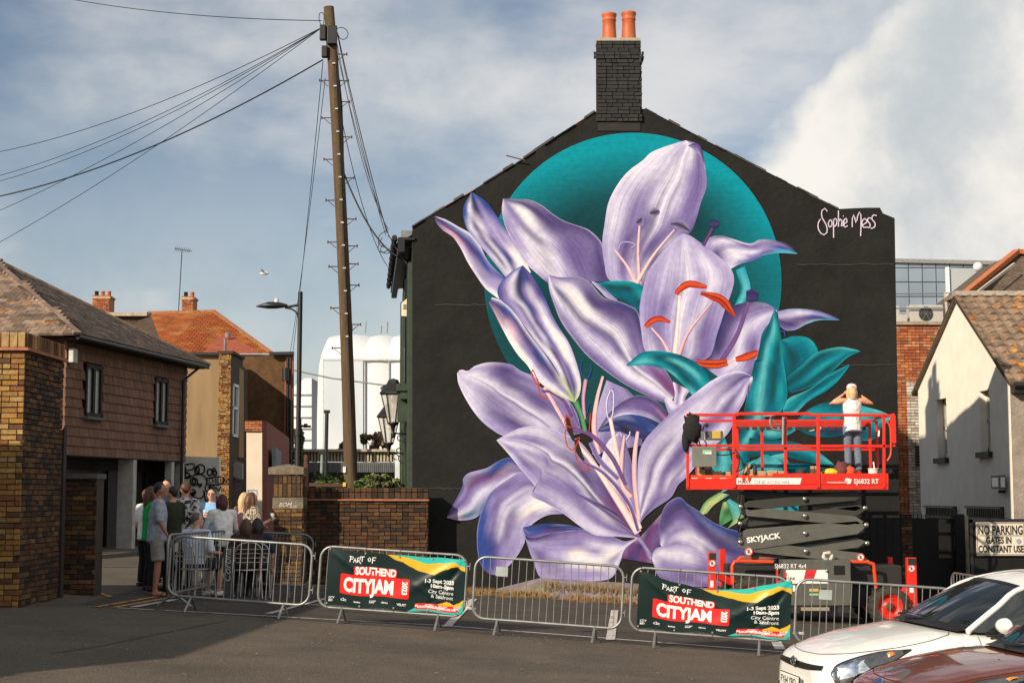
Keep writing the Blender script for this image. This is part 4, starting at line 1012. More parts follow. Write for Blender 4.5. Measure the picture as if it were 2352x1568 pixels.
rt2 = [piece_mesh('roof_tile', lic, (0.02, 0.01), tilt=-0.5, rough=0.2) for _ in range(3)]
for m_ in rt1 + rt2:
 for v_ in m_.vertices:
  if v_.co.z > 0.3 and v_.co.y < 0.3: v_.co.z += 0.5
roofside(cor[0], cor[1], rt1, [220])
roofside(cor[3], cor[0], rt2, [80])
hipm = piece_mesh('hip_tile', mat('hip_tile_mat', (0.22, 0.15, 0.11), var=0.4, scale=3, isl=0.3), (0.1, 0.1))
for a in (cor[0], cor[1]):
 d = (apex - a); k = int(d.length / 0.33)
 up = Vector((0, 0, 1)); s_ = d.normalized().cross(up).normalized(); nn_ = s_.cross(d.normalized())
 for i in range(k):
  o = a + d * (i / k) - s_ * 0.1 + nn_ * 0.02
  X, Yv, Z = s_ * 0.2, d / k * 1.05, nn_ * 0.06
  link('hip_tile', hipm, t, mw=Matrix(((X.x, Yv.x, Z.x, o.x), (X.y, Yv.y, Z.y, o.y), (X.z, Yv.z, Z.z, o.z), (0, 0, 0, 1))))
# garages beneath
gd = mat('garage_door_timber', (0.022, 0.016, 0.013), rough=0.6, var=0.3, scale=4)
wp = mat('painted_post', (0.42, 0.41, 0.39), rough=0.6, var=0.2, scale=4)
mb = MB(); mb.obox(C0, uH, -nH, Z3, (0, 0.9, 0.3), (LH, 1.0, zb)); mb.obox(C0, uH, -nH, Z3, (LH - .06, 0.25, 0.3), (LH, 6.5, zb)); mb.obox(C0, uH, -nH, Z3, (0, 0.0, zb - .02), (LH, 7.3, zb + .03)); mb.build('garage_back', mat('garage_dark', (0.03, 0.025, 0.02)), t)
for (a, b) in ((0.2, 4.0), (4.45, 6.7), (7.0, 7.7)):
 mb = MB(); mb.obox(C0, uH, -nH, Z3, (a, 0.82, zb - .35), (b, 0.88, zb - .3)); dr = mb.build('garage_door', gd, t)
 k = 0; x = a
 while x < b - .1:
  mb = MB(); mb.obox(C0, uH, -nH, Z3, (x, 0.80, 0.55), (min(b, x + .135), 0.86, zb - .3)); mb.build('board', gd, dr); x += .15
for a in (-0.05, 4.12, 6.75, 7.5):
 mb = MB(); mb.obox(C0, uH, -nH, Z3, (a, 0.02, 0.2), (a + .22, 0.42 if a < 6 else .2, zb)); mb.build('post', wp, t)
# kerb and apron in front of the garages
mb = MB(); mb.obox(C0, uH, nH, Z3, (-6, 0.9, 0.35), (LH, 1.05, 0.62)); mb.obox(C0, uH, nH, Z3, (-6, -1.0, 0.3), (LH, 0.9, 0.60))
tag(mb.build('garage_apron', mat('worn_concrete', (0.10, 0.085, 0.07), var=0.3, scale=2)), kind='structure')

# building with the orange lichened roof, 55 m off
Y = 52.0
t = thing('orange_roof_building', 'old building with an orange lichened roof, tan render and a graffiti wall', 'building', (P(420, 1132, Y).x, Y, 0.3))
def pl(pts, y, dy=0.0): return [P(a, b, y) + Y3 * dy for a, b in pts]
tan = mat('tan_render', (0.25, 0.17, 0.09), rough=0.9, var=0.16, scale=0.5, stretch=(2.5, 1, 0.35), col2=(0.26, 0.17, 0.09), mix=(0.5, 0.7))
brn = mat('brown_roughcast', (0.10, 0.052, 0.022), rough=0.95, var=0.3, scale=2.0, bump=1, bscale=25, fine=0.25)
mb = MB(); mb.prism(pl([(418, 812), (512, 812), (512, 1056), (400, 1056)], 58.75), (0, 4, 0)); mb.build('rendered_wall', tan, t)
# roof planes
orf = mat('orange_lichen_roof', (0.23, 0.05, 0.006), rough=0.95, var=0.35, scale=0.9, col2=(0.30, 0.14, 0.03), mix=(0.48, 0.68), fine=0.35, bscale=8)
redt = mat('red_clay_roof', (0.26, 0.065, 0.03), rough=0.9, var=0.25, scale=2, fine=0.25, bscale=6)
drk = mat('dark_roughcast', (0.055, 0.034, 0.022), rough=0.95, var=0.35, scale=2, fine=0.2, bscale=12)
r0 = [P(345, 720, 70), P(492, 716, 70), P(622, 811, 63.25), P(380, 811, 63.25)]
mb = MB(); mb.add(r0, [(3, 2, 1, 0)]); mb.build('roof', orf, t)
mb = MB(); mb.add([P(465, 812, 63), P(600, 812, 63), P(520, 762, 66.25), P(500, 775, 65.5)], [(0, 1, 2, 3)]); mb.build('roof_patch', redt, t)
# rows of clay tiles over the roof
n_ = (r0[1] - r0[0]).cross(r0[3] - r0[0]).normalized()
if n_.z < 0: n_ = -n_
u_ = (r0[2] - r0[3]).normalized(); v_ = n_.cross(u_).normalized(); 
if v_.z < 0: v_ = -v_
W_ = (r0[2] - r0[3]).length; H_ = (r0[0] - r0[3]).dot(v_)
lu, ru = (r0[0] - r0[3]).dot(u_), (r0[1] - r0[3]).dot(u_)
lay(t, r0[3] + n_ * 0.01, u_, v_, n_, W_, H_, [piece_mesh('roof_tile', orf, (0.02, 0.02), tilt=0.3, rough=0.3)], name='roof_tile', pl=0.3, ph=0.24, gap=0.02, depth=0.03, budget=[0],
 inside=lambda x, y: lu * y / H_ < x < W_ - (W_ - ru) * y / H_)
mb = MB(); mb.add([P(200, 722, 71.25), P(345, 720, 70), P(380, 811, 63.25), P(345, 850, 63.25), P(200, 800, 71.25)], [(0, 4, 3, 2, 1)]); mb.build('side_slope', drk, t)
mb = MB(); mb.bar(P(205, 722, 71.125), P(342, 722, 69.75), 0.3, 0.16); mb.build('parapet_coping', mat('pale_coping', (0.30, 0.24, 0.18), var=0.3), t)
mb = MB(); mb.bar(P(340, 719, 70), P(494, 715, 70), 0.22, 0.14); mb.bar(P(492, 716, 70), P(622, 810, 63.25), 0.2, 0.1); mb.build('ridge', mat('ridge_clay', (0.30, 0.13, 0.05), var=0.4, scale=3), t)
mb = MB(); mb.bar(P(400, 813, 62.875), P(512, 813, 62.875), 0.2, 0.12); mb.bar(P(620, 812, 62.875), P(675, 811, 62.875), 0.25, 0.12); mb.bar(P(395, 812, 58.625), P(512, 812, 58.625), 0.2, 0.1); mb.build('gutter', blk, t)
mb = MB(); mb.prism(pl([(530, 814), (675, 814), (675, 1350), (530, 1350)], 63.125), (-0.9, 5, 0)); mb.build('roughcast_wall', brn, t)
# sloping faded stair line and red corner on the roughcast
mb = MB(); mb.prism(pl([(655, 818), (674, 818), (668, 1070), (650, 1070)], 63.0625), (0, 0.04, 0)); mb.build('brick_corner', mat('red_corner', (0.28, 0.07, 0.03), var=0.3, scale=6), t)
mb = MB()
for px_ in (661, 668): mb.tube([P(px_, 822, 62.75), P(px_ - 2, 1170, 62.75)], 0.06, 8)
mb.tube([P(656, 845, 62.625), P(656, 875, 62.625)], 0.14, 8)
mb.build('drainpipe', blk, t)
# yellow brick pier
a, b = P(503, 812, 56.875), P(531, 812, 56.875)
zb_ = P(515, 1300, 56.875).z
mb = MB(); mb.box((a.x + .01, 56.9, zb_), (b.x, 59.375, a.z)); pr = mb.build('brick_pier', mortd, t)
lay(t, (a.x, 56.9125, P(515, 1200, 56.875).z), X3, Z3, -Y3, b.x - a.x, a.z - P(515, 1200, 56.875).z, YB, depth=0.06, jit=0.02, sizes=(0.7, 1, 0.5))
mb = MB(); mb.box((a.x - .05, 56.8125, a.z), (b.x + .08, 59.375, a.z + 0.1)); mb.build('pier_cap', drk, t)
mb = MB(); mb.tube([P(517, 805, 57.5), P(517, 778, 57.5)], 0.05, 6); mb.tube([P(523, 775, 65), P(523, 765, 65)], 0.12, 8); mb.build('flue', mat('grey_tin', (0.2, 0.2, 0.2)), t)
# dark recess with a tall white sash window, shopfront fascia below
mb = MB(); mb.prism([P(531, 820, 57.5), P(568, 850, 60.625), P(568, 1330, 60.625), P(531, 1330, 57.5)], (0, 0.1, 0)); mb.build('recess_wall', drk, t)
mb = MB(); mb.prism([P(550, 845, 58.625), P(560, 850, 59), P(560, 1050, 59), P(550, 1050, 58.625)], (-0.25, 0, 0)); mb.build('recess_band', tan, t)
wf = mat('white_upvc', (0.62, 0.62, 0.60), rough=0.4, var=0.08)
a, b = P(532, 880, 57.3125), P(545, 883, 58.375)
hgt = P(532, 880, 57.3125).z - P(532, 1002, 57.3125).z
d_ = Vector((b.x - a.x, b.y - a.y, 0)); Lw = d_.length; d_.normalize(); n2 = Vector((d_.y, -d_.x, 0))
mb = MB()
for (p, q, r, s_) in ((0, .14, 0, hgt), (Lw - .1, Lw, 0, hgt), (0, Lw, 0, .1), (0, Lw, hgt - .1, hgt), (0, Lw, hgt * .52, hgt * .52 + .09)):
 mb.obox(a - Z3 * hgt, d_, n2, Z3, (p, 0, r), (q, 0.08, s_))
w = mb.build('sash_window', wf, t)
mb = MB(); mb.obox(a - Z3 * hgt, d_, n2, Z3, (.1, 0.01, .1), (Lw - .05, 0.03, hgt - .1)); mb.build('pane', mat('sky_glass', (0.25, 0.3, 0.34), rough=0.15, var=.1), w)
mb = MB(); mb.prism(pl([(528, 1056), (556, 1064), (556, 1100), (528, 1092)], 57.75), (0, .3, 0)); mb.build('fascia', mat('grey_fascia', (0.25, 0.25, 0.25)), t)
mb = MB()
for k in range(22): mb.prism(pl([(532, 1102 + k * 9), (553, 1102 + k * 9), (553, 1109 + k * 9), (532, 1109 + k * 9)], 57.875), (0, .04, 0))
tag(mb.build('roller_shutter', mat('shutter_grey', (0.12, 0.12, 0.13), metal=0.3), t), kind='stuff')
# parapet wall graffiti: white ground, black doodles
Yg = 44.6
gp = pl([(395, 1046), (504, 1050), (504, 1215), (395, 1215)], Yg)
mb = MB(); mb.prism(gp, (0, 0.2, 0)); gw = mb.build('graffiti_wall', mat('white_wall_paint', (0.70, 0.68, 0.62), rough=0.8, var=0.08), t)
def gs(x, y): return P((400 + x * .3827) * .9408 * 1.0, (650 + y * .3827) * .9408, Yg - 0.02)
bkp = mat('black_spray', (0.012, 0.012, 0.012), rough=0.6)
mb = MB()
def gc(cx, cy, rx, ry=None, w=.045, a0=0, a1=360, n=18):
 ry = ry or rx
 stroke(mb, [gs(cx + rx * math.cos(R(a0 + (a1 - a0) * i / n)), cy + ry * math.sin(R(a0 + (a1 - a0) * i / n))) for i in range(n + 1)], w, -Y3)
def gl(pts, w=.04): stroke(mb, catmull([gs(*p) for p in pts], 16), w, -Y3)
gc(122, 1297, 20); gc(122, 1297, 9); gc(150, 1330, 14); gc(192, 1372, 24); gc(192, 1372, 11, 14); gc(293, 1312, 16, 20, .05); gc(325, 1318, 11, 14, .05); gc(320, 1294, 8, w=.04)
gc(235, 1293, 26, 30); gc(212, 1300, 14, 26); gl([(105, 1270), (150, 1262), (190, 1258), (188, 1290), (150, 1300)]); gl([(170, 1340), (225, 1325), (262, 1340), (275, 1375), (262, 1420), (285, 1440)])
gl([(100, 1320), (120, 1345), (160, 1350), (170, 1330)]); gl([(165, 1420), (180, 1460), (230, 1480), (262, 1450), (250, 1430)]); gc(185, 1440, 17); gc(190, 1446, 7, w=.05)
gl([(275, 1350), (372, 1342), (378, 1385), (300, 1392), (278, 1388), (275, 1350)]); gl([(300, 1392), (290, 1420), (320, 1396)]); gl([(255, 1440), (270, 1490), (310, 1500)]); gl([(285, 1400), (300, 1420), (330, 1410), (350, 1430), (365, 1400)])
gl([(310, 1490), (330, 1465), (350, 1490), (375, 1480), (365, 1500)])
# heart
hp = [gs(230 + 17 * 16 * math.sin(a) ** 3 / 16, 1395 - (13 * math.cos(a) - 5 * math.cos(2 * a) - 2 * math.cos(3 * a) - math.cos(4 * a)) * 1.2) for a in [i * math.pi / 10 for i in range(20)]]
mb.add(hp, [tuple(range(20))])
mb.build('doodle', bkp, gw)['kind'] = 'stuff'
ggs = gs(284, 1382)
text('CHiLLiN!', 0.21, ggs, X3, Z3, bkp, 'graffiti_word', gw, wide=0.72, bold=0.004)
text('ON', 0.21, gs(268, 1475), X3, Z3, bkp, 'graffiti_word', gw, wide=0.8); text('SET', 0.19, gs(258, 1510), X3, Z3, bkp, 'graffiti_word', gw, wide=0.8)

# chimneys on the ridge (things of their own building -> parts)
def stack(px, w, ptop, pbot, y, pots):
 a, b = P(px - w / 2, pbot, y), P(px + w / 2, ptop, y)
 mb = MB(); W = b.x - a.x
 mb.box((a.x + .04, y, a.z - .3), (b.x - .04, y + .9, b.z - .22)); mb.box((a.x, y - .05, b.z - .34), (b.x, y + .95, b.z - .26))
 ch_ = mb.build('chimney', mat('red_stack_brick', (0.26, 0.09, 0.045), var=0.4, scale=5), t)
 lay(ch_, (a.x + .04, y, a.z), X3, Z3, -Y3, W - .08, b.z - .34 - a.z, brs('brick', rb, 1), pl=0.16, ph=0.065, gap=.012, depth=.04, budget=[120])
 mb = MB()
 mb.box((a.x - .01, y - .07, b.z - .38), (b.x + .01, y - .04, b.z - .28)); mb.build('chimney_band', mat('buff_band', (0.42, 0.28, 0.14), var=.2), ch_)
 for k in range(pots):
  mb = MB(); mb.lathe([(.095, 0), (.085, .17), (.10, .19), (.10, .22), (.06, .225)], (a.x + W * (k + .5) / pots, y + .3, b.z - .22), 10); mb.build('chimney_pot', pot if k else dark, ch_)
stack(232, 44, 667, 712, 70.625, 3)
stack(431, 31, 669, 714, 70.625, 2)

# small red brick shop with a cream flank
Y = 49.0
t = thing('brick_shop', 'low red brick shop with a cream flank wall and grey shop signs', 'building', (P(610, 1132, Y).x, Y, 0.2))
cre = mat('cream_wall_paint', (0.62, 0.53, 0.42), rough=0.85, var=0.08, scale=1)
mb = MB(); mb.prism(pl([(566, 985), (602, 985), (602, 1300), (566, 1300)], Y), (0, 1.2, 0)); mb.build('flank_wall', cre, t)
a, b = P(566, 990, Y - .05), P(602, 966, Y - .05)
mb = MB(); mb.box((a.x, Y - .03, a.z), (b.x, Y + 1.2, b.z)); mb.build('parapet', mat('red_corner', (0.28, 0.07, 0.03)), t)
lay(t, (a.x - .05, Y - .03, a.z), X3, Z3, -Y3, b.x - a.x + .05, b.z - a.z, RB, depth=0.05, ph=.075)
mb = MB(); mb.prism([P(602, 966, Y), P(655, 1005, Y + 6), P(655, 1300, Y + 6), P(602, 1300, Y)], (0.1, 0.3, 0)); mb.build('front_wall', mat('dark_red_brick', (0.16, 0.035, 0.02), var=.3, scale=4), t)
for (p, q, r, s_) in ((613, 630, 1012, 1072), (633, 646, 1028, 1080)):
 mb = MB(); mb.prism([P(p, r, Y + .8), P(q, r + 8, Y + 2.2), P(q, s_ + 6, Y + 2.2), P(p, s_, Y + .8)], (-.1, -.1, 0)); mb.build('shop_sign', mat('faded_sign', (0.16, 0.17, 0.19), var=.3, scale=2), t)
mb = MB(); mb.prism([P(613, 1085, Y + .8), P(622, 1085, Y + 1.6), P(622, 1290, Y + 1.6), P(613, 1290, Y + .8)], (-.1, -.1, 0)); mb.build('blue_shutter', mat('dark_blue_shutter', (0.03, 0.05, 0.12)), t)
mb = MB()
f0 = P(569, 1125, Y - .02)
for q in ([(0, 0), (1, 0), (1, -.6), (0, -.6), (0, 0)],):
 stroke(mb, [f0 + Vector((x * .28, 0, z * .28)) for x, z in q], .03, -Y3)
mb.build('painted_frame', mat('pale_blue_line', (.2, .33, .45)), t)

# the aerial on its mast
t = thing('tv_aerial', 'thin television aerial on a tall mast above the orange roof', 'aerial', P(414, 700, 70))
mb = MB(); mb.tube([P(410, 714, 70), P(418, 575, 70)], 0.022, 5); mb.build('mast', blk, t)
mb = MB(); mb.tube([P(401, 571, 70), P(441, 577, 70)], 0.016, 5); mb.build('boom', blk, t)
for k in range(9):
 c = P(403 + k * 4, 571.5 + k * .6, 70); mb = MB(); mb.tube([c - Z3 * .1 - X3 * .03, c + Z3 * .1 + X3 * .03], 0.01, 4); mb.build('element', blk, t)
# ------------------------------------------------------------------ added shade caster outside the frame: an unseen garage to the left
t = thing('shade_caster_garage', 'unseen brick garage added left of the frame to cast shade on the yard', 'garage', (-11, 16, zc(-11)))
sm = mat('plain_stock_brick', (0.25, 0.16, 0.08), var=.3, scale=6)
mb = MB()
prof = [(6.5, -0.5), (18.3, -0.5), (18.3, 4.7), (10.8, 4.3), (9.9, 3.6), (6.5, 2.6)]
mb.prism([Vector((-9.1, y, z)) for y, z in prof], (-5, 0, 0)); mb.build('wall', sm, t)
mb = MB(); mb.add([(-14.2, 10.7, 4.31), (-9.05, 10.7, 4.31), (-9.05, 18.4, 4.72), (-14.2, 18.4, 4.72)], [(0, 1, 2, 3)]); mb.add([(-14.2, 6.4, 2.6), (-9.05, 6.4, 2.6), (-9.05, 9.9, 3.62), (-14.2, 9.9, 3.62)], [(0, 1, 2, 3)]); mb.build('roof', slate, t)

# ------------------------------------------------------------------ gate pier and low brick wall beside the house
Yp = 29.7
xa, xb = P(628, 1200, Yp).x, P(694, 1200, Yp).x; zt = P(650, 1091, Yp).z; g0 = zc(xa) - .1
t = thing('gate_pier', 'stout brick gate pier with a pyramid stone cap and scrawled graffiti', 'gate pier', ((xa + xb) / 2, Yp + .3, zc(xa)))
mb = MB(); mb.box((xa + .02, Yp + .02, g0), (xb - .02, Yp + .52, zt - .01)); mb.build('pier_core', mortd, t)
zs0, zs1 = P(650, 1168, Yp).z, P(650, 1142, Yp).z
bud = [200]
pb = mat('pier_brick', (0.2, 0.1, 0.04), islcols=[(0.14, 0.078, 0.028), (0.10, 0.053, 0.022), (0.075, 0.04, 0.02), (0.18, 0.10, 0.034), (0.055, 0.034, 0.019), (0.12, 0.07, 0.03)], rough=.9, var=.3, scale=9, bump=1, bscale=60, isl=.2)
PB = brs('brick', pb)
lay(t, (xa, Yp + .03, g0), X3, Z3, -Y3, xb - xa, zs0 - g0, PB, budget=bud, depth=.05, jit=.008, sizes=(1, 1, .5))
lay(t, (xa, Yp + .03, zs1 + .01), X3, Z3, -Y3, xb - xa, zt - zs1 - .02, PB, budget=bud, pl=.085, ph=.25, depth=.045, off=0, name='soldier_brick')
lay(t, (xb - .03, Yp, g0), Y3, Z3, X3, .52, zt - g0, PB, budget=bud, depth=.05, jit=.006)
stn = mat('worn_stone', (0.17, 0.135, 0.095), rough=.95, var=.3, scale=5, col2=(0.10, 0.08, 0.06), mix=(.55, .7), bump=1, bscale=40)
mb = MB(); mb.box((xa - .02, Yp - .03, zs0), (xb + .02, Yp + .54, zs1)); mb.build('stone_band', stn, t, bevel=.01)
z0, z1 = P(650, 1089, Yp).z, P(655, 1071, Yp).z
ca, cb = P(617, 1090, Yp).x, P(698, 1090, Yp).x
mb = MB(); cx = (ca + cb) / 2; cy = Yp + .27; hw = (cb - ca) / 2
mb.add([(ca, cy - hw, z0), (cb, cy - hw, z0), (cb, cy + hw, z0), (ca, cy + hw, z0), (ca, cy - hw, z0 + .13), (cb, cy - hw, z0 + .13), (cb, cy + hw, z0 + .13), (ca, cy + hw, z0 + .13), (cx, cy, z0 + .2)],
       [(0, 3, 2, 1), (0, 1, 5, 4), (1, 2, 6, 5), (2, 3, 7, 6), (3, 0, 4, 7), (4, 5, 8), (5, 6, 8), (6, 7, 8), (7, 4, 8)])
mb.build('pier_cap', stn, t)
wsp = mat('white_scrawl', (0.5, 0.48, 0.44))
text('BOM', .11, P(640, 1163, Yp - .03), X3, Z3, wsp, 'graffiti_word', t, shear=.3); text('3LW', .07, P(664, 1166, Yp - .03), X3, Z3, wsp, 'graffiti_word', t, shear=.3)

Yw = 30.4
xa, xb = P(697, 1200, Yw).x, P(981, 1200, Yw).x
zta, ztb = P(697, 1120, Yw).z, P(981, 1130, Yw).z
t = thing('low_brick_wall', 'low sooty brick wall with a tile-edged coping between gate pier and mural', 'wall', ((xa + xb) / 2, Yw + .2, zc(-2)))
g0 = zc(xb) - .15
zm = min(zta, ztb) - .16
mb = MB(); mb.box((xa, Yw + .02, g0), (xb - .02, Yw + .32, zm)); mb.build('wall_core', mortd, t)
bud = [230]
lb = mat('low_wall_brick', (0.2, 0.1, 0.04), islcols=[(0.085, 0.044, 0.02), (0.06, 0.031, 0.016), (0.105, 0.058, 0.026), (0.045, 0.027, 0.017), (0.09, 0.047, 0.022), (0.035, 0.023, 0.016), (0.11, 0.046, 0.02)], rough=.92, var=.3, scale=9, bump=1, bscale=60, isl=.2)
LB = brs('brick', lb)
lay(t, (xa, Yw + .03, g0), X3, Z3, -Y3, xb - xa, zm - g0, LB, budget=bud, depth=.045, jit=.008, sizes=(1, 1, .5, 1, .5))
lay(t, (xb - .03, Yw, g0), Y3, Z3, X3, .33, zm - g0, LB, budget=bud, depth=.045)
mb = MB(); mb.bar((xa, Yw + .16, zm + .02), (xb + .03, Yw + .16, zm + .01), .44, .035); mb.build('tile_crease', mat('red_clay_tile', (0.30, 0.12, 0.06)), t)
lay(t, (xa, Yw + .01, zm + .035), X3, Z3, -Y3, xb - xa + .02, zta - zm - .035, LB, name='coping_brick', pl=.11, ph=.13, depth=.05, off=0, budget=[40])
mb = MB(); mb.box((xa, Yw + .012, zm + .035), (xb + .02, Yw + .33, zta - .01)); mb.build('coping_core', mortd, t)

# ------------------------------------------------------------------ telegraph pole
Yt = 32.0
t = thing('telegraph_pole', 'tall leaning timber telegraph pole with climbing steps and black junction boxes', 'telegraph pole', G(808, 1400) * 0 + Vector((P(806, 1350, Yt).x, Yt, 0.15)))
wood = mat('weathered_pole_wood', (0.115, 0.070, 0.042), rough=.9, var=.4, scale=2.2, stretch=(8, 8, .35), col2=(0.085, 0.085, 0.022), mix=(.52, .66), bump=1, bscale=30, fine=.2)
axis = [(808, 1330), (806, 1100), (800, 900), (793, 700), (784, 500), (774, 300), (764, 130), (755, 17)]
pp = [P(a, b, Yt) for a, b in axis]
rad = [.145, .14, .132, .125, .12, .116, .112, .108]
mb = MB(); mb.tube(pp, rad, 16); mb.build('pole', wood, t)
def pole_at(py):
 for (a, b), (c, d) in zip(axis[:-1], axis[1:]):
  if d <= py <= b:
   f = (b - py) / (b - d); return P(a + (c - a) * f, py, Yt)
 return pp[-1]
bx = mat('black_plastic', (0.012, 0.012, 0.013), rough=.5, var=.2)
galv = mat('galvanised', (0.30, 0.30, 0.29), rough=.45, var=.25, scale=9, metal=.6)
for (px_, py0, py1, w_, dy) in ((765, 66, 108, .20, -.15), (743, 62, 96, .13, -.08), (747, 110, 136, .12, -.09)):
 a, b = P(px_, py1, Yt), P(px_, py0, Yt); mb = MB(); mb.box((a.x - w_ / 2, Yt + dy - .09, a.z), (a.x + w_ / 2, Yt + dy + .05, b.z)); mb.build('junction_box', bx, t, bevel=.015)
rustm = mat('rusty_iron', (0.07, 0.032, 0.022), rough=.8, var=.3, scale=9)
for k, (py, s) in enumerate([(125, 1), (186, 1), (185, -1), (234, 1), (271, -1), (315, 1), (366, -1), (409, 1), (460, -1), (503, 1), (556, -1), (606, 1), (655, 1), (565, 1), (612, -1), (655, 1), (707, -1), (745, 1), (799, -1)]):
 c = pole_at(py); e = c + X3 * s * .30
 mb = MB(); mb.tube([c + X3 * s * .09, e], .012, 5); mb.tube([e - Z3 * .03, e + Z3 * .03], .014, 5); mb.tube([e - X3 * s * .03, c + X3 * s * .12 - Z3 * .13], .007, 4); mb.build('climbing_step', rustm, t)
for py in range(150, 800, 52):
 c = pole_at(py); mb = MB(); mb.box((c.x + .0, c.y - .155, c.z - .012), (c.x + .06, c.y - .12, c.z + .016)); mb.build('cable_clip', mat('bright_tin', (.6, .6, .6), rough=.3, metal=.6), t)
for (py, h, m_) in ((1112, 9, mat('yellow_tag', (.6, .45, .05))), (1078, 13, mat('white_tag', (.6, .6, .58)))):
 c = P(792, py, Yt - .15); mb = MB(); mb.box((c.x - .04, c.y - .004, c.z - h / 110 / 2), (c.x + .02, c.y + .03, c.z + h / 110 / 2)); mb.build('tag_plate', m_, t)
mb = MB()
mb.tube([pole_at(150) + Vector((.06, -.12, 0)), pole_at(400) + Vector((.05, -.13, 0)), pole_at(800) + Vector((.05, -.14, 0)), pole_at(1100) + Vector((.07, -.15, 0))], .014, 5)
mb.tube([P(769, 130, Yt), P(780, 190, Yt), P(785, 240, Yt), P(788, 330, Yt), P(789, 420, Yt), P(793, 520, Yt), P(790, 540, Yt)], .016, 5)
mb.tube([P(776, 270, Yt), P(780, 330, Yt), P(782, 390, Yt), P(786, 470, Yt), P(787, 540, Yt)], .014, 5)
tag(mb.build('riser_cable', bx, t), kind='stuff')
for q in ([(738, 60), (733, 45), (735, 30), (744, 34), (743, 58)], [(772, 66), (788, 64), (799, 75), (796, 88), (783, 90), (772, 72)]):
 mb = MB(); mb.tube(catmull([P(a, b, Yt) for a, b in q], 16), .008, 4); mb.build('cable_loop', bx, t)

# wires: real spans sagging to far anchors
def wire(a, b, sag, r, label, n=24):
 pts = []
 for i in range(n + 1):
  f = i / n; p = a.lerp(b, f); p.z -= sag * 4 * f * (1 - f); pts.append(p)
 mb = MB(); mb.tube(pts, r * .8, 4, caps=False)
 return tag(mb.build('overhead_wire', bx), label, 'wire', 'wires from the telegraph pole')
hub = P(742, 62, Yt)
for i, (lx, ly, Yl, r, tgt, s_, lab) in enumerate([
 (220, 0, 40, .011, (738, 48), .15, 'thin wire running off the top left edge of the sky'),
 (0, 324, 45, .012, hub, .5, 'upper of the thin wires fanning left from the pole head'),
 (0, 378, 44, .011, hub, .5, 'second thin wire fanning left from the pole head'),
 (0, 388, 44, .011, hub, .55, 'third thin wire fanning left, close under the second'),
 (0, 420, 40, .022, (741, 138), .55, 'thick black cable sweeping left from the pole'),
 (0, 465, 43, .011, hub, .35, 'thin wire fanning left just under the thick black cable'),
 (0, 540, 42, .011, hub, .3, 'lowest thin wire fanning left from the pole')]):
 a = P(tgt[0], tgt[1], Yt) if isinstance(tgt, tuple) else tgt
 b = P(lx, ly, Yl); b = a + (b - a) * 1.25
 wire(a, b, s_, r, lab)
he = Vector(Fp(0.6, .45, zE - .1))
for k, (px_, py_, tgt, r, s_, lab) in enumerate([
 (775, 75, (889, 535), .014, .15, 'taut dark wire from the pole head down to the house eaves'), (775, 80, (886, 540), .010, .2, 'thin wire beside the taut one down to the house eaves'),
 (774, 100, (892, 528), .010, .5, 'slack thin wire from the pole head to the eaves'), (774, 120, (895, 545), .009, .25, 'thin inner wire from below the junction box to the eaves'),
 (787, 390, (945, 600), .022, .45, 'thick black cable looping from mid pole to the gutter'), (786, 280, (903, 705), .010, .45, 'thin wire dropping from mid pole to the lower gutter'),
 (742, 140, (673, 808), .010, .25, 'nearer thin wire dropping from the pole towards the street lamp'), (747, 180, (667, 808), .009, .3, 'farther thin wire dropping behind the street lamp')]):
 wire(P(px_, py_, Yt), Fp(4.6, .42, zE) if tgt == (903, 705) else P(tgt[0], tgt[1], WY + .6 if tgt[0] > 800 else 50.2), s_, r, lab)
mb = MB()
for q in ([(878, 545), (868, 570), (880, 580), (905, 560), (890, 540)], [(880, 560), (874, 575), (890, 582), (900, 570)], [(888, 530), (872, 540), (870, 560), (884, 568)]):
 mb.tube(catmull([P(a, b, WY - .1) for a, b in q], 14), .008, 4)
tag(mb.build('coiled_cable', bx), 'tangle of thin coiled cable hanging at the house gutter', 'cable', kind='stuff')
mb = MB(); mb.tube([P(676, 850, 60), P(760, 868, 60), P(940, 892, 60)], .03, 4)
tag(mb.build('overhead_wire', mat('grey_wire', (.25, .25, .25))), 'pale wire crossing low in front of the white domed building', 'wire')

# ------------------------------------------------------------------ street lamp
Yl = 33.0
t = thing('street_lamp', 'black street lamp with a flat wedge head on a curved bracket', 'street lamp', (P(684, 1330, Yl).x, Yl, .2))
mb = MB(); mb.tube([P(682, 1340, Yl), P(685, 1000, Yl)], .075, 12); mb.tube([P(685, 1002, Yl), P(690, 670, Yl)], .05, 12); mb.tube([P(684.5, 1000, Yl), P(685, 985, Yl)], .095, 10); mb.build('column', blk, t)
mb = MB(); mb.tube([P(692, 699, Yl), P(655, 706, Yl)], .027, 8); mb.build('arm', blk, t)
mb = MB(); mb.tube(catmull([P(688, 760, Yl), P(687, 735, Yl), P(680, 717, Yl), P(668, 709, Yl), P(655, 707, Yl)], 12), .02, 6); mb.build('bracket', blk, t)
a, b = P(660, 703, Yl), P(588, 704, Yl)
mb = MB()
secs = [(0, .04, .05), (.15, .07, .09), (.35, .10, .14), (.6, .10, .15), (.85, .05, .10), (1, .008, .03)]
vs = []
for f, h, w in secs:
 c = a.lerp(b, f); 
 for k in range(8):
  an = math.pi * 2 * k / 8; vs.append((c.x, c.y + math.cos(an) * w, c.z + math.sin(an) * h * (1 if math.sin(an) > 0 else .5)))
mb.add(vs, [(i * 8 + k, i * 8 + (k + 1) % 8, (i + 1) * 8 + (k + 1) % 8, (i + 1) * 8 + k) for i in range(5) for k in range(8)], True)
mb.build('lamp_head', blk, t)
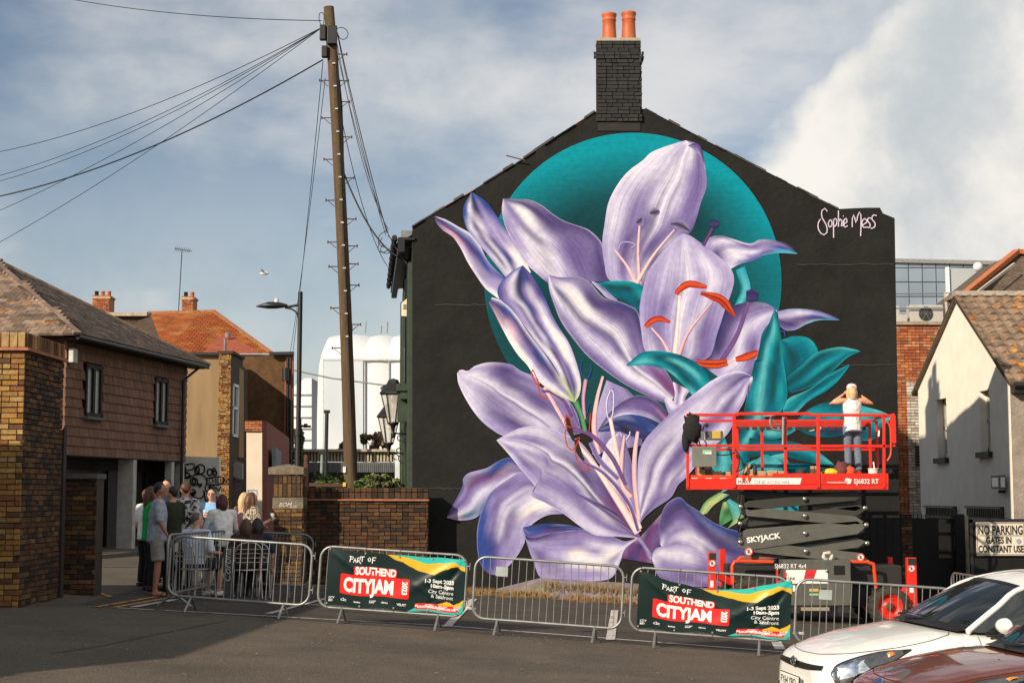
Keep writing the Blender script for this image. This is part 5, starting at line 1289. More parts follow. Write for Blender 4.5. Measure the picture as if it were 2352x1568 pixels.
c = P(635, 697, Yl); mb = MB(); mb.lathe([(.05, 0), (.05, .02), (.045, .09), (.03, .11), (0, .112)], c, 10); mb.build('photocell', mat('pale_cap', (.5, .52, .52), rough=.3), t)

# far lamps by the railway
t = thing('station_lamp', 'slim dark lamp post with a flat round top in front of the white building', 'street lamp', P(750, 1150, 60))
mb = MB(); mb.tube([P(747, 1130, 60), P(751, 945, 60)], .07, 8); mb.build('column', blk, t)
mb = MB(); mb.tube([P(744, 945, 60), P(758, 945, 60)], .07, 6); mb.build('lamp_head', blk, t)
t = thing('station_lamp', 'small dark lamp arm reaching right of the street lamp column', 'street lamp', P(690, 1150, 62))
mb = MB(); mb.tube([P(688, 1140, 62), P(690, 960, 62)], .05, 6); mb.build('column', blk, t)
mb = MB(); mb.tube([P(690, 978, 62), P(714, 979, 62)], .05, 6); mb.tube([P(698, 977, 62), P(706, 977, 62)], .09, 6); mb.build('lamp_head', blk, t)
t = thing('twin_lamp', 'short grey twin-headed lamp post in front of the station canopy', 'street lamp', P(738, 1120, 58))
mb = MB(); mb.tube([P(737, 1128, 58), P(740, 1042, 58)], .06, 6); mb.build('column', mat('grey_green', (.2, .24, .22)), t)
mb = MB(); mb.bar(P(732, 1040, 58), P(748, 1040, 58), .12, .1); mb.build('lamp_head', blk, t)
t = thing('dark_pole', 'short thick dark pole just behind the gate pier', 'pole', P(703, 1130, 30.5))
mb = MB(); mb.tube([P(702, 1300, 31.2), P(704, 1044, 31.2)], .055, 8); mb.build('pole', rustm, t)

# ------------------------------------------------------------------ white domed building far behind
Yd = 95.0
t = thing('domed_building', 'huge white fabric building with a rounded ribbed top', 'building', P(830, 1150, Yd))
dm = mat('white_membrane', (.62, .63, .64), rough=.55, var=.05, scale=.2)
dm2 = mat('blue_grey_cladding', (.52, .57, .62), rough=.35, var=.10, scale=.12, stretch=(1, 1, .2), col2=(.72, .74, .76), mix=(.5, .62))
def bay(x0, x1, puff, y0=0.0):
 n, m_ = 14, 12
 prof = []
 zb_, zt_ = P(800, 1190, Yd).z, P(800, 757, Yd).z; zs = P(800, 830, Yd).z
 for i in range(m_ + 1):
  a = math.pi / 2 * i / m_; prof.append((zs + (zt_ - zs) * math.sin(a), 5.0 * (1 - math.cos(a))))
 mb = MB(); vs = []
 prof = [(zb_, 0)] + prof + [(zt_, 25)]
 for z, y in prof:
  for k in range(n + 1):
   f = k / n; b_ = puff * 4 * f * (1 - f)
   vs.append((x0 + (x1 - x0) * f, Yd + y0 + y - b_ * .8, z + (b_ if z > zs else 0)))
 w = n + 1
 mb.add(vs, [(i * w + k, i * w + k + 1, (i + 1) * w + k + 1, (i + 1) * w + k) for i in range(len(prof) - 1) for k in range(n)], True)
 return mb
xs_ = [P(q, 1000, Yd).x for q in (741, 838, 893, 945, 990)]
bay(xs_[0], xs_[1], .13).build('roof_bay', dm, t); bay(xs_[1], xs_[2], .10).build('roof_bay', dm, t); bay(xs_[2], xs_[3], .10).build('roof_bay', dm, t); bay(xs_[3], xs_[4], .10).build('roof_bay', dm, t)
# rounded left flank
mb = MB(); vs = []; prof = []
zs_, zt_ = P(800, 830, Yd).z, P(800, 757, Yd).z
def yroof(z): return 5 * (1 - math.cos(math.asin(max(0, min(1, (z - zs_) / (zt_ - zs_))))))
for (a, b) in ((714, 1190), (714, 960), (716, 870), (719, 830), (723, 806), (728, 787), (734, 772), (739, 763), (743, 758)): prof.append(P(a, b, Yd))
for p in prof:
 vs += [(min(p.x, xs_[0]), p.y + 3 + yroof(p.z) * .5, p.z), (xs_[0] + .01, Yd - .03 + yroof(p.z), p.z)]
mb.add(vs, [(2 * i, 2 * i + 1, 2 * i + 3, 2 * i + 2) for i in range(len(prof) - 1)], True); mb.build('end_panel', mat('white_end', (.66, .68, .70), rough=.5, var=.05), t)
for q in (743, 838, 893):
 mb = MB(); mb.tube([P(q, 1190, Yd - .12), P(q, 832, Yd - .12)], .05, 6); mb.build('seam_rib', mat('seam_grey', (.45, .46, .46)), t)
mb = MB(); mb.prism(pl([(744, 823), (834, 823), (834, 1190), (744, 1190)], Yd - .22), (0, .1, 0)); mb.build('cladding', dm2, t)
mb = MB(); mb.bar(P(742, 826, Yd - .2), P(945, 826, Yd - .2), .10, .10); mb.build('cross_rib', mat('seam_grey', (.45, .46, .46)), t)
t = thing('pale_annex', 'pale low annex at the left of the white domed building', 'building', P(700, 1150, 99))
mb = MB(); mb.prism(pl([(672, 890), (700, 868), (716, 868), (716, 1200), (672, 1200)], 99), (0, 5, 0)); mb.build('wall', mat('pale_cladding', (.60, .64, .68), var=.05), t)
for k in range(9):
 mb = MB(); mb.bar(P(672, 905 + k * 26, 98.9), P(716, 905 + k * 26, 98.9), .08, .06); mb.build('panel_joint', mat('seam_grey', (.45, .46, .46)), t)
for k, q in enumerate((808, 839, 875, 889)):
 mb = MB(); mb.tube([P(q, 765, 99), P(q + 1, 748 if k % 2 == 0 else 738, 99)], .05, 4); tag(mb.build('roof_rod', mat('grey_wire', (.25, .25, .25))), ('short rod behind the pole', 'shorter rod at mid roof', 'taller rod near the green shopfront', 'rightmost rod')[k] + ' on the white domed roof', 'rod', 'lightning rods on the white dome')

# station canopy and hedge
t = thing('station_canopy', 'long station canopy with a pale boarded valance behind the brick wall', 'canopy', P(800, 1150, 62))
cb_ = mat('valance_board', (.36, .31, .22), var=.25, scale=4)
mb = MB(); mb.prism(pl([(676, 1036), (950, 1036), (950, 1060), (676, 1060)], 62), (0, .1, 0)); mb.build('valance_back', mat('valance_dark', (.12, .10, .07)), t)
mb = MB(); mb.bar(P(672, 1034, 61.8), P(952, 1034, 61.8), .3, .1); mb.build('canopy_edge', cb_, t)
me_b = piece_mesh('board', cb_, (.1, .02))
lay(t, P(676, 1060, 61.9), X3, Z3, -Y3, (P(950, 1060, 62) - P(676, 1060, 62)).x, (P(0, 1038, 62) - P(0, 1060, 62)).z, [me_b], name='board', pl=.13, ph=.6, gap=.05, depth=.06, off=0)
gr_ = mat('grey_corrugated', (.11, .115, .12), var=.35, scale=2, stretch=(5, 1, .6))
mb = MB(); mb.prism(pl([(676, 1061), (950, 1061), (950, 1084), (676, 1084)], 61), (0, .1, 0))
for k in range(60): mb.bar(P(678 + k * 4.6, 1061, 60.9), P(678 + k * 4.6, 1084, 60.9), .05, .05, up=(0, 1, 0))
tag(mb.build('corrugated_sheet', gr_, t), kind='stuff')
mb = MB(); mb.prism(pl([(660, 1084), (960, 1084), (960, 1150), (660, 1150)], 63.5), (0, .3, 0)); mb.build('platform_wall', mat('underside_dark', (.02, .02, .018)), t)
for q in (770, 838, 872): mb = MB(); mb.bar(P(q, 1084, 61.5), P(q, 1150, 61.5), .15, .15, up=(0, 1, 0)); mb.build('canopy_post', blk, t)
mb = MB(); mb.bar(P(700, 1112, 32.4), P(790, 1114, 32.4), .1, .07); tag(mb.build('handrail', rustm), 'thin rusty handrail above the low brick wall', 'rail')

# foliage: leaf cards gathered in clumps
leafA = mat('leaf_green', (.075, .115, .022), rough=.6, var=.3, scale=2, isl=.45)
leafB = mat('leaf_dry', (.16, .11, .045), rough=.7, var=.3, scale=2, isl=.4)
leafC = mat('leaf_olive', (.12, .14, .05), rough=.6, var=.3, scale=3, isl=.45)
bark = mat('bark', (.07, .05, .035), rough=.9, var=.3, scale=8)
def foliage(parent, blobs, n, size, m, name='crown', seed=1, flat=.6):
 r_ = random.Random(seed); vs, fs = [], []
 for k in range(n):
  c, rd = r_.choice(blobs)
  d = Vector((r_.gauss(0, 1), r_.gauss(0, 1), r_.gauss(0, 1))).normalized() * (r_.random() ** .4)
  p = Vector(c) + Vector((d.x * rd[0], d.y * rd[1], d.z * rd[2]))
  a = Vector((r_.gauss(0, 1), r_.gauss(0, 1), r_.gauss(0, 1))).normalized(); b = a.cross(Vector((r_.gauss(0, 1), r_.gauss(0, 1), r_.gauss(0, 1)))).normalized()
  s = size * r_.uniform(.5, 1.3); i = len(vs)
  vs += [p - a * s, p + b * s * flat, p + a * s, p - b * s * flat]; fs.append((i, i + 1, i + 2, i + 3))
 mb = MB(); mb.v = [tuple(v) for v in vs]; mb.f = [list(f) for f in fs]; mb.mi = [0] * len(fs); mb.sm = [False] * len(fs)
 return mb.build(name, m, parent)
def bush(name, label, px0, px1, pyt, pyb, Y, n, size, m, seed, cat='tree', depth=1.5, group=None, trunk=True):
 a, b = P(px0, pyb, Y), P(px1, pyt, Y); c = (a + b) / 2
 t = thing(name, label, cat, (c.x, Y + depth, a.z), group)
 r_ = random.Random(seed); blobs = []
 W, H = b.x - a.x, b.z - a.z
 for k in range(12):
  blobs.append(((c.x + r_.uniform(-.42, .42) * W, Y + depth + r_.uniform(-.5, .5) * depth, a.z + H * r_.uniform(.15, .82)), (W * r_.uniform(.10, .2), depth * .4, H * r_.uniform(.10, .2))))
 foliage(t, blobs, n, size, m, seed=seed)
 if trunk:
  for k in range(7):
   bb = blobs[k][0]; mb = MB(); mb.tube([(c.x + r_.uniform(-.1, .1) * W, Y + depth, a.z - .6), ((c.x + bb[0]) / 2 + r_.uniform(-.05, .05) * W, bb[1], (a.z + bb[2]) / 2), bb], [.09 * H / 3, .06 * H / 3, .02], 5); mb.build('limb' if k else 'trunk', bark, t)
bush('thin_tree', 'sparse young tree right of the telegraph pole before the white building', 820, 885, 988, 1036, 66, 700, .12, leafB, 5)
bush('thin_tree', 'low thin tree just left of the telegraph pole before the white building', 764, 800, 1012, 1036, 66, 300, .12, leafB, 6)
bush('dark_tree', 'dark tree sliver between brown building and lamp column', 668, 684, 945, 1200, 60, 800, .16, leafA, 7)
for k, (a, b, tp, lab) in enumerate(((700, 765, 1078, 'leafy hedge shrub left, under the station canopy'), (750, 800, 1086, 'leafy hedge shrub left of the telegraph pole foot'), (815, 870, 1090, 'shaded shrub right of the telegraph pole foot'))):
 bush('hedge_shrub', lab, a, b, tp, 1160, 50 - k * 3, 2600, .10, leafA, 20 + k, 'shrub', 1.2)
bush('wall_shrub', 'pale olive shrub spilling over the low brick wall by the green shopfront', 826, 925, 1082, 1128, 31.3, 1700, .045, leafC, 33, 'shrub', .35)
bush('wall_shrub', 'small low shrub behind the low brick wall at the pole foot', 800, 842, 1100, 1126, 31.4, 500, .04, leafA, 34, 'shrub', .3)

# lanterns on brackets along the street front, an alarm box and a floodlight
brass = mat('aged_glass', (.45, .42, .33), rough=.2, var=.1, spec=.8)
def lantern(c, s, label):
 t = thing('wall_lantern', label, 'lantern', c, 'lanterns on the street front')
 c = Vector(c)
 mb = MB(); mb.lathe([(.02 * s, .58 * s), (.10 * s, .55 * s), (.12 * s, .50 * s), (.27 * s, .30 * s), (.28 * s, .27 * s), (.24 * s, .25 * s)], c, 6, smooth=False); mb.build('hood', blk, t)
 mb = MB(); mb.lathe([(.225 * s, .25 * s), (.10 * s, -.30 * s)], c, 6, smooth=False)
 gm2 = bpy.data.materials.get('lantern_glass')
 if not gm2:
  gm2 = bpy.data.materials.new('lantern_glass'); gm2.use_nodes = True; b = gm2.node_tree.nodes['Principled BSDF']
  b.inputs['Base Color'].default_value = (.75, .73, .66, 1); b.inputs['Roughness'].default_value = .25; b.inputs['Alpha'].default_value = .42
 mb.build('glass', gm2, t)
 for k in range(6):
  an = 2 * math.pi * k / 6; mb = MB()
  mb.tube([c + Vector((math.cos(an) * .24 * s, math.sin(an) * .24 * s, .26 * s)), c + Vector((math.cos(an) * .105 * s, math.sin(an) * .105 * s, -.31 * s))], .012 * s, 5); mb.build('glazing_bar', blk, t)
 mb = MB(); mb.lathe([(.11 * s, -.30 * s), (.12 * s, -.33 * s), (.05 * s, -.38 * s), (.03 * s, -.5 * s), (.05 * s, -.55 * s), (.02 * s, -.62 * s)], c, 8); mb.build('base', blk, t)
 mb = MB(); mb.ball(c + Z3 * .02 * s, .035 * s, 8, 6); mb.build('bulb', mat('bulb_glass', (.9, .6, .3), rough=.2), t)
 mb = MB(); e = c + Vector((.42, .05, -.55 * s))
 mb.tube([c - Z3 * .52 * s, e], .018, 5)
 for q, rr_ in (((.15, -.62), .06), ((.30, -.66), .09), ((.22, -.48), .05)):
  cc = c + Vector((q[0], 0, q[1] * s)); mb.tube([cc + Vector((math.cos(a) * rr_, 0, math.sin(a) * rr_)) for a in [i * math.pi / 5 for i in range(9)]], .011, 4)
 mb.build('scroll_bracket', blk, t)
lantern(P(903, 935, 31.6), 1.0, 'nearer black six-sided lantern on a scroll bracket')
lantern(P(893, 985, 33.6), .95, 'farther black six-sided lantern half hidden behind the nearer one')
t = thing('spot_lamp', 'small black spot lamp on an arm above the lanterns', 'spot lamp', P(878, 897, 32.5))
mb = MB(); a = P(877, 897, 32.5); mb.lathe([(.07, 0), (.075, .12), (.04, .16)], a, 10, axis=(.6, 0, .4)); mb.build('lamp_head', blk, t)
mb = MB(); mb.tube([P(880, 897, 32.5), P(925, 888, 32.5)], .015, 5); mb.build('arm', blk, t)
t = thing('alarm_box', 'cream alarm box high on the green street front', 'alarm box', P(929, 707, 31.9))
mb = MB(); mb.prism(pl([(922, 697), (935, 685), (937, 727), (922, 726)], 31.7), (0, .3, 0)); mb.build('case', mat('cream_plastic', (.68, .58, .42), rough=.5, var=.05), t, bevel=.01)
mb = MB()
for k in range(4): mb.bar(P(926, 700 + k * 3, 31.69), P(933, 700 + k * 3, 31.69), .01, .008)
mb.build('vent', blk, t)
t = thing('poster_board', 'white and blue poster board down the street by the green front', 'poster', P(915, 1130, 36))
mb = MB(); mb.prism(pl([(907, 1030), (918, 1030), (918, 1190), (907, 1190)], 36), (0, .05, 0)); mb.build('board', mat('poster_white', (.55, .6, .62)), t)
mb = MB(); mb.prism(pl([(909, 1135), (916, 1135), (916, 1155), (909, 1155)], 35.98), (0, .01, 0)); mb.build('blue_print', mat('poster_blue', (.03, .2, .45)), t)
# ------------------------------------------------------------------ right-hand buildings
XW = 11.0
yA, yB = 42.4, 34.6           # far and near end of the gable
cream = mat('cream_render', (.86, .80, .68), rough=.85, var=.07, scale=1.2, bump=.6, bscale=25)
t = thing('cream_house', 'cream rendered gabled house with a lichened pantile roof at the right edge', 'house', (XW + 3, 38, zc(12)))
zpk = P(2207, 686, 38.4).z; zeA, zeB = P(2114, 893, yA).z, P(2320, 866, yB).z
gB = -1.0
def wallX(mb, y0, y1, z0, z1, x0=XW, x1=XW + .3): mb.box((x0, min(y0, y1), z0), (x1, max(y0, y1), z1))
def atx(px, py, X=XW):
 d = ray(px, py); k = X / d.x; return Vector((X, d.y * k, CAM_Z + d.z * k))
wn_ = []
for (pa, pb_, pt, pbm) in ((2151, 2171, 918, 1052), (2249, 2270, 899, 1038)):
 a, b = atx(pa, pt), atx(pb_ + 2, pt); zb0 = atx((pa + pb_) / 2, pbm).z
 wn_.append((min(a.y, b.y), max(a.y, b.y), zb0, a.z))
wn_.sort()
# wall with openings: slabs between
mb = MB()
ys = [yB] + [v for w in wn_ for v in w[:2]] + [yA]
zlo = min(zeA, zeB)
for i in range(0, len(ys), 2): wallX(mb, ys[i], ys[i + 1], gB, zlo)
for w in wn_:
 wallX(mb, w[0], w[1], gB, w[2]); wallX(mb, w[0], w[1], w[3], zlo)
mb.prism([(XW, yB, zlo), (XW, yA, zlo), (XW, yA, zeA), (XW, 38.4, zpk), (XW, yB, zeB)], (.3, 0, 0))
mb.build('gable_wall', cream, t)
wfr = mat('white_sash_paint', (.62, .58, .5), rough=.5, var=.1)
blks = mat('black_sill', (.012, .011, .011), rough=.6, var=.2)
for w in wn_:
 mb = MB(); X = XW + .17
 for (p, q, r, s_) in ((w[0], w[0] + .09, w[2], w[3]), (w[1] - .09, w[1], w[2], w[3]), (w[0], w[1], w[2], w[2] + .1), (w[0], w[1], w[3] - .09, w[3]), (w[0], w[1], (w[2] + w[3]) / 2 - .03, (w[2] + w[3]) / 2 + .05)):
  mb.box((X, p, r), (X + .08, q, s_))
 wo_ = mb.build('window', wfr, t)
 mb = MB(); mb.box((X + .05, w[0] + .08, w[2] + .08), (X + .06, w[1] - .08, w[3] - .08)); mb.build('pane', glass, wo_)
 mb = MB(); mb.box((XW - .10, w[0] - .12, w[2] - .13), (XW + .16, w[1] + .12, w[2])); mb.build('sill', blks, wo_)
# front towards the car park, rough grey
mb = MB(); mb.box((XW + .01, yB - .02, gB), (XW + 6, yB + .28, zeB - .02)); mb.build('front_wall', mat('grey_roughcast', (.26, .22, .18), rough=.95, var=.25, scale=2, bump=1, bscale=22), t)
mb = MB(); mb.box((XW + .5, yB + .3, gB), (XW + 6, yA - .2, zeA - .1)); mb.build('house_body', cream, t)
# roof slope towards the camera with pantiles
pt_ = mat('lichened_pantile', (.20, .14, .095), rough=.9, var=.3, scale=2.5, isl=.22, col2=(.50, .19, .02), mix=(.585, .62), fine=.25, bscale=8)
rp = [Vector((XW - .10, yB - .30, zeB - .12)), Vector((XW + 6, yB - .30, zeB - .12)), Vector((XW + 6, 38.4, zpk + .08)), Vector((XW - .10, 38.4, zpk + .08))]
mb = MB(); mb.prism(rp, (0, 0, -.08)); mb.prism([Vector((XW - .10, 38.4, zpk + .08)), Vector((XW + 6, 38.4, zpk + .08)), Vector((XW + 6, yA + .3, zeA - .1)), Vector((XW - .1, yA + .3, zeA - .1))], (0, 0, -.08)); mb.build('roof', mat('roof_underlay', (.06, .045, .035)), t)
v_ = (rp[3] - rp[0]).normalized(); n_ = X3.cross(v_).normalized()
if n_.z < 0: n_ = -n_
ptl = [piece_mesh('pantile', pt_, curve=True)]
for m_ in ptl:
 for v in m_.vertices: v.co.z = v.co.z * (1.0 if v.co.y < .5 else .35)
lay(t, rp[0] + n_ * .0, X3, v_, n_, 6.1, (rp[3] - rp[0]).length - .1, ptl, name='pantile', pl=.30, ph=.355, gap=0.0, depth=.10, off=0, over=1.10, jit=.004, top_first=True)
mb = MB(); mb.bar((XW - .1, 38.4, zpk + .12), (XW + 6, 38.4, zpk + .12), .3, .12); mb.build('ridge', mat('ridge_pale', (.34, .30, .25), var=.3, scale=6), t)
mb = MB()
for (a, b) in (((XW - .03, yB - .3, zeB - .16), (XW - .03, 38.4, zpk + .03)), ((XW - .03, 38.4, zpk + .03), (XW - .03, yA + .3, zeA - .13))): mb.bar(a, b, .14, .10)
mb.build('verge', mat('verge_mortar', (.16, .12, .08), var=.35, scale=6), t)
mb = MB(); mb.tube([(XW + .0, yB - .36, zeB - .2), (XW + 6, yB - .36, zeB - .2)], .06, 8); mb.box((XW + .02, yB - .28, zeB - .36), (XW + 6, yB - .02, zeB - .2)); mb.build('gutter', blk, t)
mb = MB(); mb.tube([(XW + .95, yB - .1, zeB - .3), (XW + .95, yB - .1, gB)], .05, 8); mb.build('drainpipe', mat('maroon_pipe', (.04, .02, .02)), t)
mb = MB(); mb.box((XW + 1.15, yB - .09, zeB - 2.6), (XW + 1.6, yB - .03, zeB - .6)); mb.build('blue_window', mat('pale_glass', (.3, .38, .4), rough=.2), t)
# chimney breast behind the ridge (flat buff box)
mb = MB(); a = P(2197, 707, 39.2); mb.box((a.x, 39.0, zpk - 1.2), (a.x + 6, 39.9, P(2210, 676, 39.2).z)); mb.box((a.x - .08, 38.92, P(2210, 684, 39.2).z), (a.x + 6, 40, P(2210, 675, 39.2).z)); mb.build('parapet', mat('buff_parapet', (.28, .18, .09), var=.3, scale=4), t)
# barred low windows
for (pa, pb_, pt, pbm) in ((2135, 2198, 1160, 1200), (2232, 2306, 1161, 1205)):
 a, b = atx(pa, pt), atx(pb_, pt); zb0 = atx((pa + pb_) / 2, pbm).z
 y0, y1 = min(a.y, b.y), max(a.y, b.y)
 mb = MB(); mb.box((XW - .03, y0, zb0 - .6), (XW - .005, y1, a.z)); g_ = mb.build('low_window', mat('window_dark', (.012, .012, .014), rough=.2, spec=.6), t)
 k = y0 + .06
 while k < y1:
  mb = MB(); mb.bar((XW - .12, k, zb0 - .6), (XW - .12, k, a.z), .03, .03, up=(0, 1, 0)); mb.build('bar', blk, g_); k += .14
 for z in (a.z - .03, a.z - .28):
  mb = MB(); mb.bar((XW - .12, y0 - .15, z), (XW - .12, y1 + .15, z), .05, .04); mb.build('rail', blk, g_)
t = thing('floodlight', 'small square black floodlight on the cream wall', 'floodlight', atx(2306, 1108))
a = atx(2305, 1108)
mb = MB(); mb.box((XW - .22, a.y - .42, a.z - .14), (XW - .08, a.y + .2, a.z + .16)); mb.build('case', blk, t)
mb = MB(); mb.box((XW - .225, a.y - .34, a.z - .09), (XW - .22, a.y + .12, a.z + .11)); mb.box((XW - .2, a.y - .425, a.z - .10), (XW - .1, a.y - .42, a.z + .12)); mb.build('lens', mat('lens_grey', (.35, .37, .38), rough=.2), t)
mb = MB(); mb.tube([(XW - .15, a.y - .1, a.z - .2), (XW, a.y - .1, a.z - .2)], .04, 6); mb.build('bracket', blk, t)

# orange brick building between the mural house and the cream gable
Yb = 43.2
xa, xb = P(2056, 1000, Yb).x, P(2180, 1000, Yb).x
zt, zw = P(2090, 742, Yb).z, P(2090, 878, Yb).z
t = thing('orange_brick_building', 'orange brick flat-roofed building, whitewashed below, beside the mural', 'building', ((xa + xb) / 2, Yb + 2, zc(11)))
mb = MB(); mb.box((xa, Yb + .02, -1), (xb, Yb + 6, zt - .05)); mb.build('wall', mort, t)
lay(t, (xa, Yb + .03, zw), X3, Z3, -Y3, xb - xa, zt - zw - .05, RB, budget=[150], depth=.045, sizes=(1, 1, .5, 1, .5), pl=.21, ph=.082)
lay(t, (xa, Yb + .03, -.6), X3, Z3, -Y3, P(2085, 1000, Yb).x - xa, zw + .6, RB, budget=[40], depth=.045, sizes=(1, .5), pl=.21, ph=.082)
wb = mat('whitewashed_brick', (.5, .46, .4), islcols=[(.50, .47, .42), (.42, .38, .32), (.55, .52, .47), (.34, .27, .20), (.47, .43, .37)], var=.2, scale=6, rough=.9)
x2 = P(2085, 1000, Yb).x
lay(t, (x2, Yb + .02, -.6), X3, Z3, -Y3, xb - x2, zw + .6, brs('whitewashed_brick', wb), name='whitewashed_brick', budget=[100], depth=.045, sizes=(1, 1, .5), pl=.21, ph=.082)
mb = MB(); mb.box((xa - .05, Yb - .08, zt - .05), (xb, Yb + .4, zt + .04)); mb.build('coping', mat('pale_coping', (.30, .24, .18)), t)
v0 = P(2112, 1045, Yb); mb = MB()
for k in range(7): mb.box((v0.x - .13, Yb - .08, v0.z - .28 + k * .08), (v0.x + .13, Yb - .03, v0.z - .24 + k * .08))
mb.build('louvre_vent', blks, t)
# rail and air-conditioning units on its roof
t = thing('roof_railing', 'thin grey double rail along the orange brick roof edge', 'railing', P(2110, 740, Yb + .3))
for z in (674, 708):
 mb = MB(); mb.tube([P(2050, z, Yb + .4), P(2200, z - 1, Yb + .4)], .022, 6); mb.build('rail', mat('grey_rail', (.16, .18, .2)), t)
mb = MB(); mb.bar(P(2177, 740, Yb + .35), P(2170, 672, Yb + .35), .07, .05); mb.build('leaning_post', mat('pale_post', (.45, .43, .4)), t)
def ac(px0, px1, py0, py1, Y, label, fan=True):
 a, b = P(px0, py1, Y), P(px1, py0, Y)
 t = thing('air_conditioner', label, 'air conditioner', (a.x, Y, a.z), 'air conditioning units on the roof')
 mb = MB(); mb.box((a.x, Y, a.z), (b.x, Y + .4, b.z)); mb.build('case', mat('ac_cream', (.42, .40, .36), rough=.5, var=.06), t, bevel=.01)
 if fan:
  cx, cz = a.x + (b.x - a.x) * .48, (a.z + b.z) / 2; r = (b.z - a.z) * .40
  mb = MB(); mb.lathe([(0, 0), (r, 0.001)], (cx, Y - .012, cz), 24, axis=(0, -1, 0)); mb.build('fan_opening', dark, t)
  mb = MB()
  for k in range(1, 5): mb.tube([(cx + r * k / 4.5 * math.cos(q * math.pi / 10), Y - .03, cz + r * k / 4.5 * math.sin(q * math.pi / 10)) for q in range(20)], .006, 4, closed=True)
  for k in range(6): mb.tube([(cx, Y - .03, cz), (cx + r * math.cos(k * math.pi / 3), Y - .03, cz + r * math.sin(k * math.pi / 3))], .006, 4)
  tag(mb.build('fan_grille', mat('grille_grey', (.18, .18, .17)), t), kind='stuff')
ac(2090, 2166, 700, 741, Yb + 1.0, 'wide cream air conditioner with a round black fan')
ac(2050, 2066, 702, 741, Yb + 1.0, 'cream unit half hidden by the mural wall', False)
ac(2068, 2084, 722, 741, Yb + .9, 'small grey unit between the two cream ones', False)

# distant glass office with a sign
Yo = 120.0
t = thing('glass_office', 'blue-grey glazed office block far behind the roofs', 'office', P(2150, 1000, Yo))
cur = mat('curtain_wall_glass', (.20, .25, .31), rough=.25, var=.12, scale=.05, spec=.8, isl=.10)
mb = MB(); mb.prism(pl([(2030, 597), (2286, 603), (2286, 900), (2030, 900)], Yo), (0, 10, 0)); mb.build('frame', mat('mullion_dark', (.08, .09, .10)), t)
a0, b0 = P(2030, 640, Yo), P(2286, 640, Yo)
lay(t, P(2030, 880, Yo - .02), X3, Z3, -Y3, b0.x - a0.x, P(2030, 599, Yo).z - P(2030, 880, Yo).z, [piece_mesh('pane', cur, (.01, .01))], name='pane', pl=1.06, ph=1.12, gap=.06, depth=.08, off=0, jit=.0)
mb = MB(); mb.bar(P(2030, 598, Yo - .2), P(2288, 604, Yo - .2), .3, .3); mb.build('parapet', mat('grey_parapet', (.22, .22, .22)), t)
t = thing('station_sign', 'large pale grey sign board with a red and blue ribbon emblem', 'sign', P(2220, 700, 110))
mb = MB(); mb.prism(pl([(2178, 615), (2275, 617), (2275, 760), (2178, 760)], 110), (0, .5, 0)); mb.build('board', mat('sign_grey', (.36, .39, .40), rough=.5, var=.06, scale=.1), t)
mb = MB(); mb.prism(pl([(2174, 613), (2180, 613), (2184, 740), (2178, 740)], 109.8), (0, .4, 0)); mb.build('edge_strip', mat('strip_white', (.75, .75, .73)), t)
def swoosh(ptsu, ptsl, col, name):
 mb = MB(); a = catmull([P(*p, 109.9) for p in ptsu], 12); b = catmull([P(*p, 109.9) for p in ptsl], 12)
 mb.add(a + b, [(i, i + 1, 13 + i + 1, 13 + i) for i in range(12)]); mb.build(name, mat(name + '_mat', col), t)
swoosh([(2190, 664), (2204, 667), (2213, 658), (2219, 648), (2228, 645)], [(2190, 664), (2204, 673), (2216, 664), (2222, 652), (2228, 646)], (.45, .02, .05), 'red_ribbon')
swoosh([(2225, 645), (2236, 645), (2246, 650), (2256, 656)], [(2222, 655), (2232, 651), (2244, 654), (2252, 657)], (.02, .13, .25), 'blue_ribbon')
mb = MB(); mb.tube([P(2246, 612, 109), P(2246, 603, 109)], .15, 6); mb.ball(P(2246, 613, 109), .35, 8, 6); tag(mb.build('camera_dome', wf), 'small white dome camera on the sign board top', 'camera')

# dark tiled house behind the cream one
Yh = 47.0
t = thing('tiled_roof_house', 'house with a steep dark tiled roof and orange ridge at the right edge', 'house', P(2330, 700, Yh))
rg = [P(2212, 678, Yh), P(2336, 577, Yh + 3), P(2420, 585, Yh + 3), P(2420, 700, Yh - 1)]
mb = MB(); mb.add(rg + [P(2212, 720, Yh)], [(0, 4, 3, 2, 1)]); mb.prism([P(2212, 679, Yh + .1), P(2336, 578, Yh + 3.1), P(2336, 760, Yh + 3.1), P(2212, 760, Yh + .1)], (0, 4, 0))
mb.build('roof', mat('dark_brown_tile', (.10, .07, .05), rough=.9, var=.35, scale=1.5, stretch=(1, 1, 3), fine=.4, bscale=7), t)
orr = mat('orange_ridge_tile', (.42, .13, .05), rough=.85, var=.25, scale=6)
for (a, b, nn) in ((P(2212, 678, Yh - .1), P(2336, 577, Yh + 2.8), 18), (P(2336, 577, Yh + 2.8), P(2420, 590, Yh + 2.8), 10), (P(2310, 706, Yh - 1), P(2420, 620, Yh - 1), 12)):
 for k in range(nn):
  mb = MB(); mb.bar(a.lerp(b, k / nn), a.lerp(b, (k + .94) / nn), .22, .14); mb.build('ridge_tile', orr, t)
mb = MB(); mb.bar(P(2233, 680, Yh - .4), P(2330, 606, Yh + 1.5), .08, .08); mb.build('lead_flashing', mat('flashing', (.4, .35, .28)), t)
mb = MB(); mb.prism(pl([(2330, 720), (2420, 640), (2420, 720)], Yh - .9), (0, .1, 0)); mb.build('dormer_cheek', mat('dark_corner', (.04, .03, .025)), t)

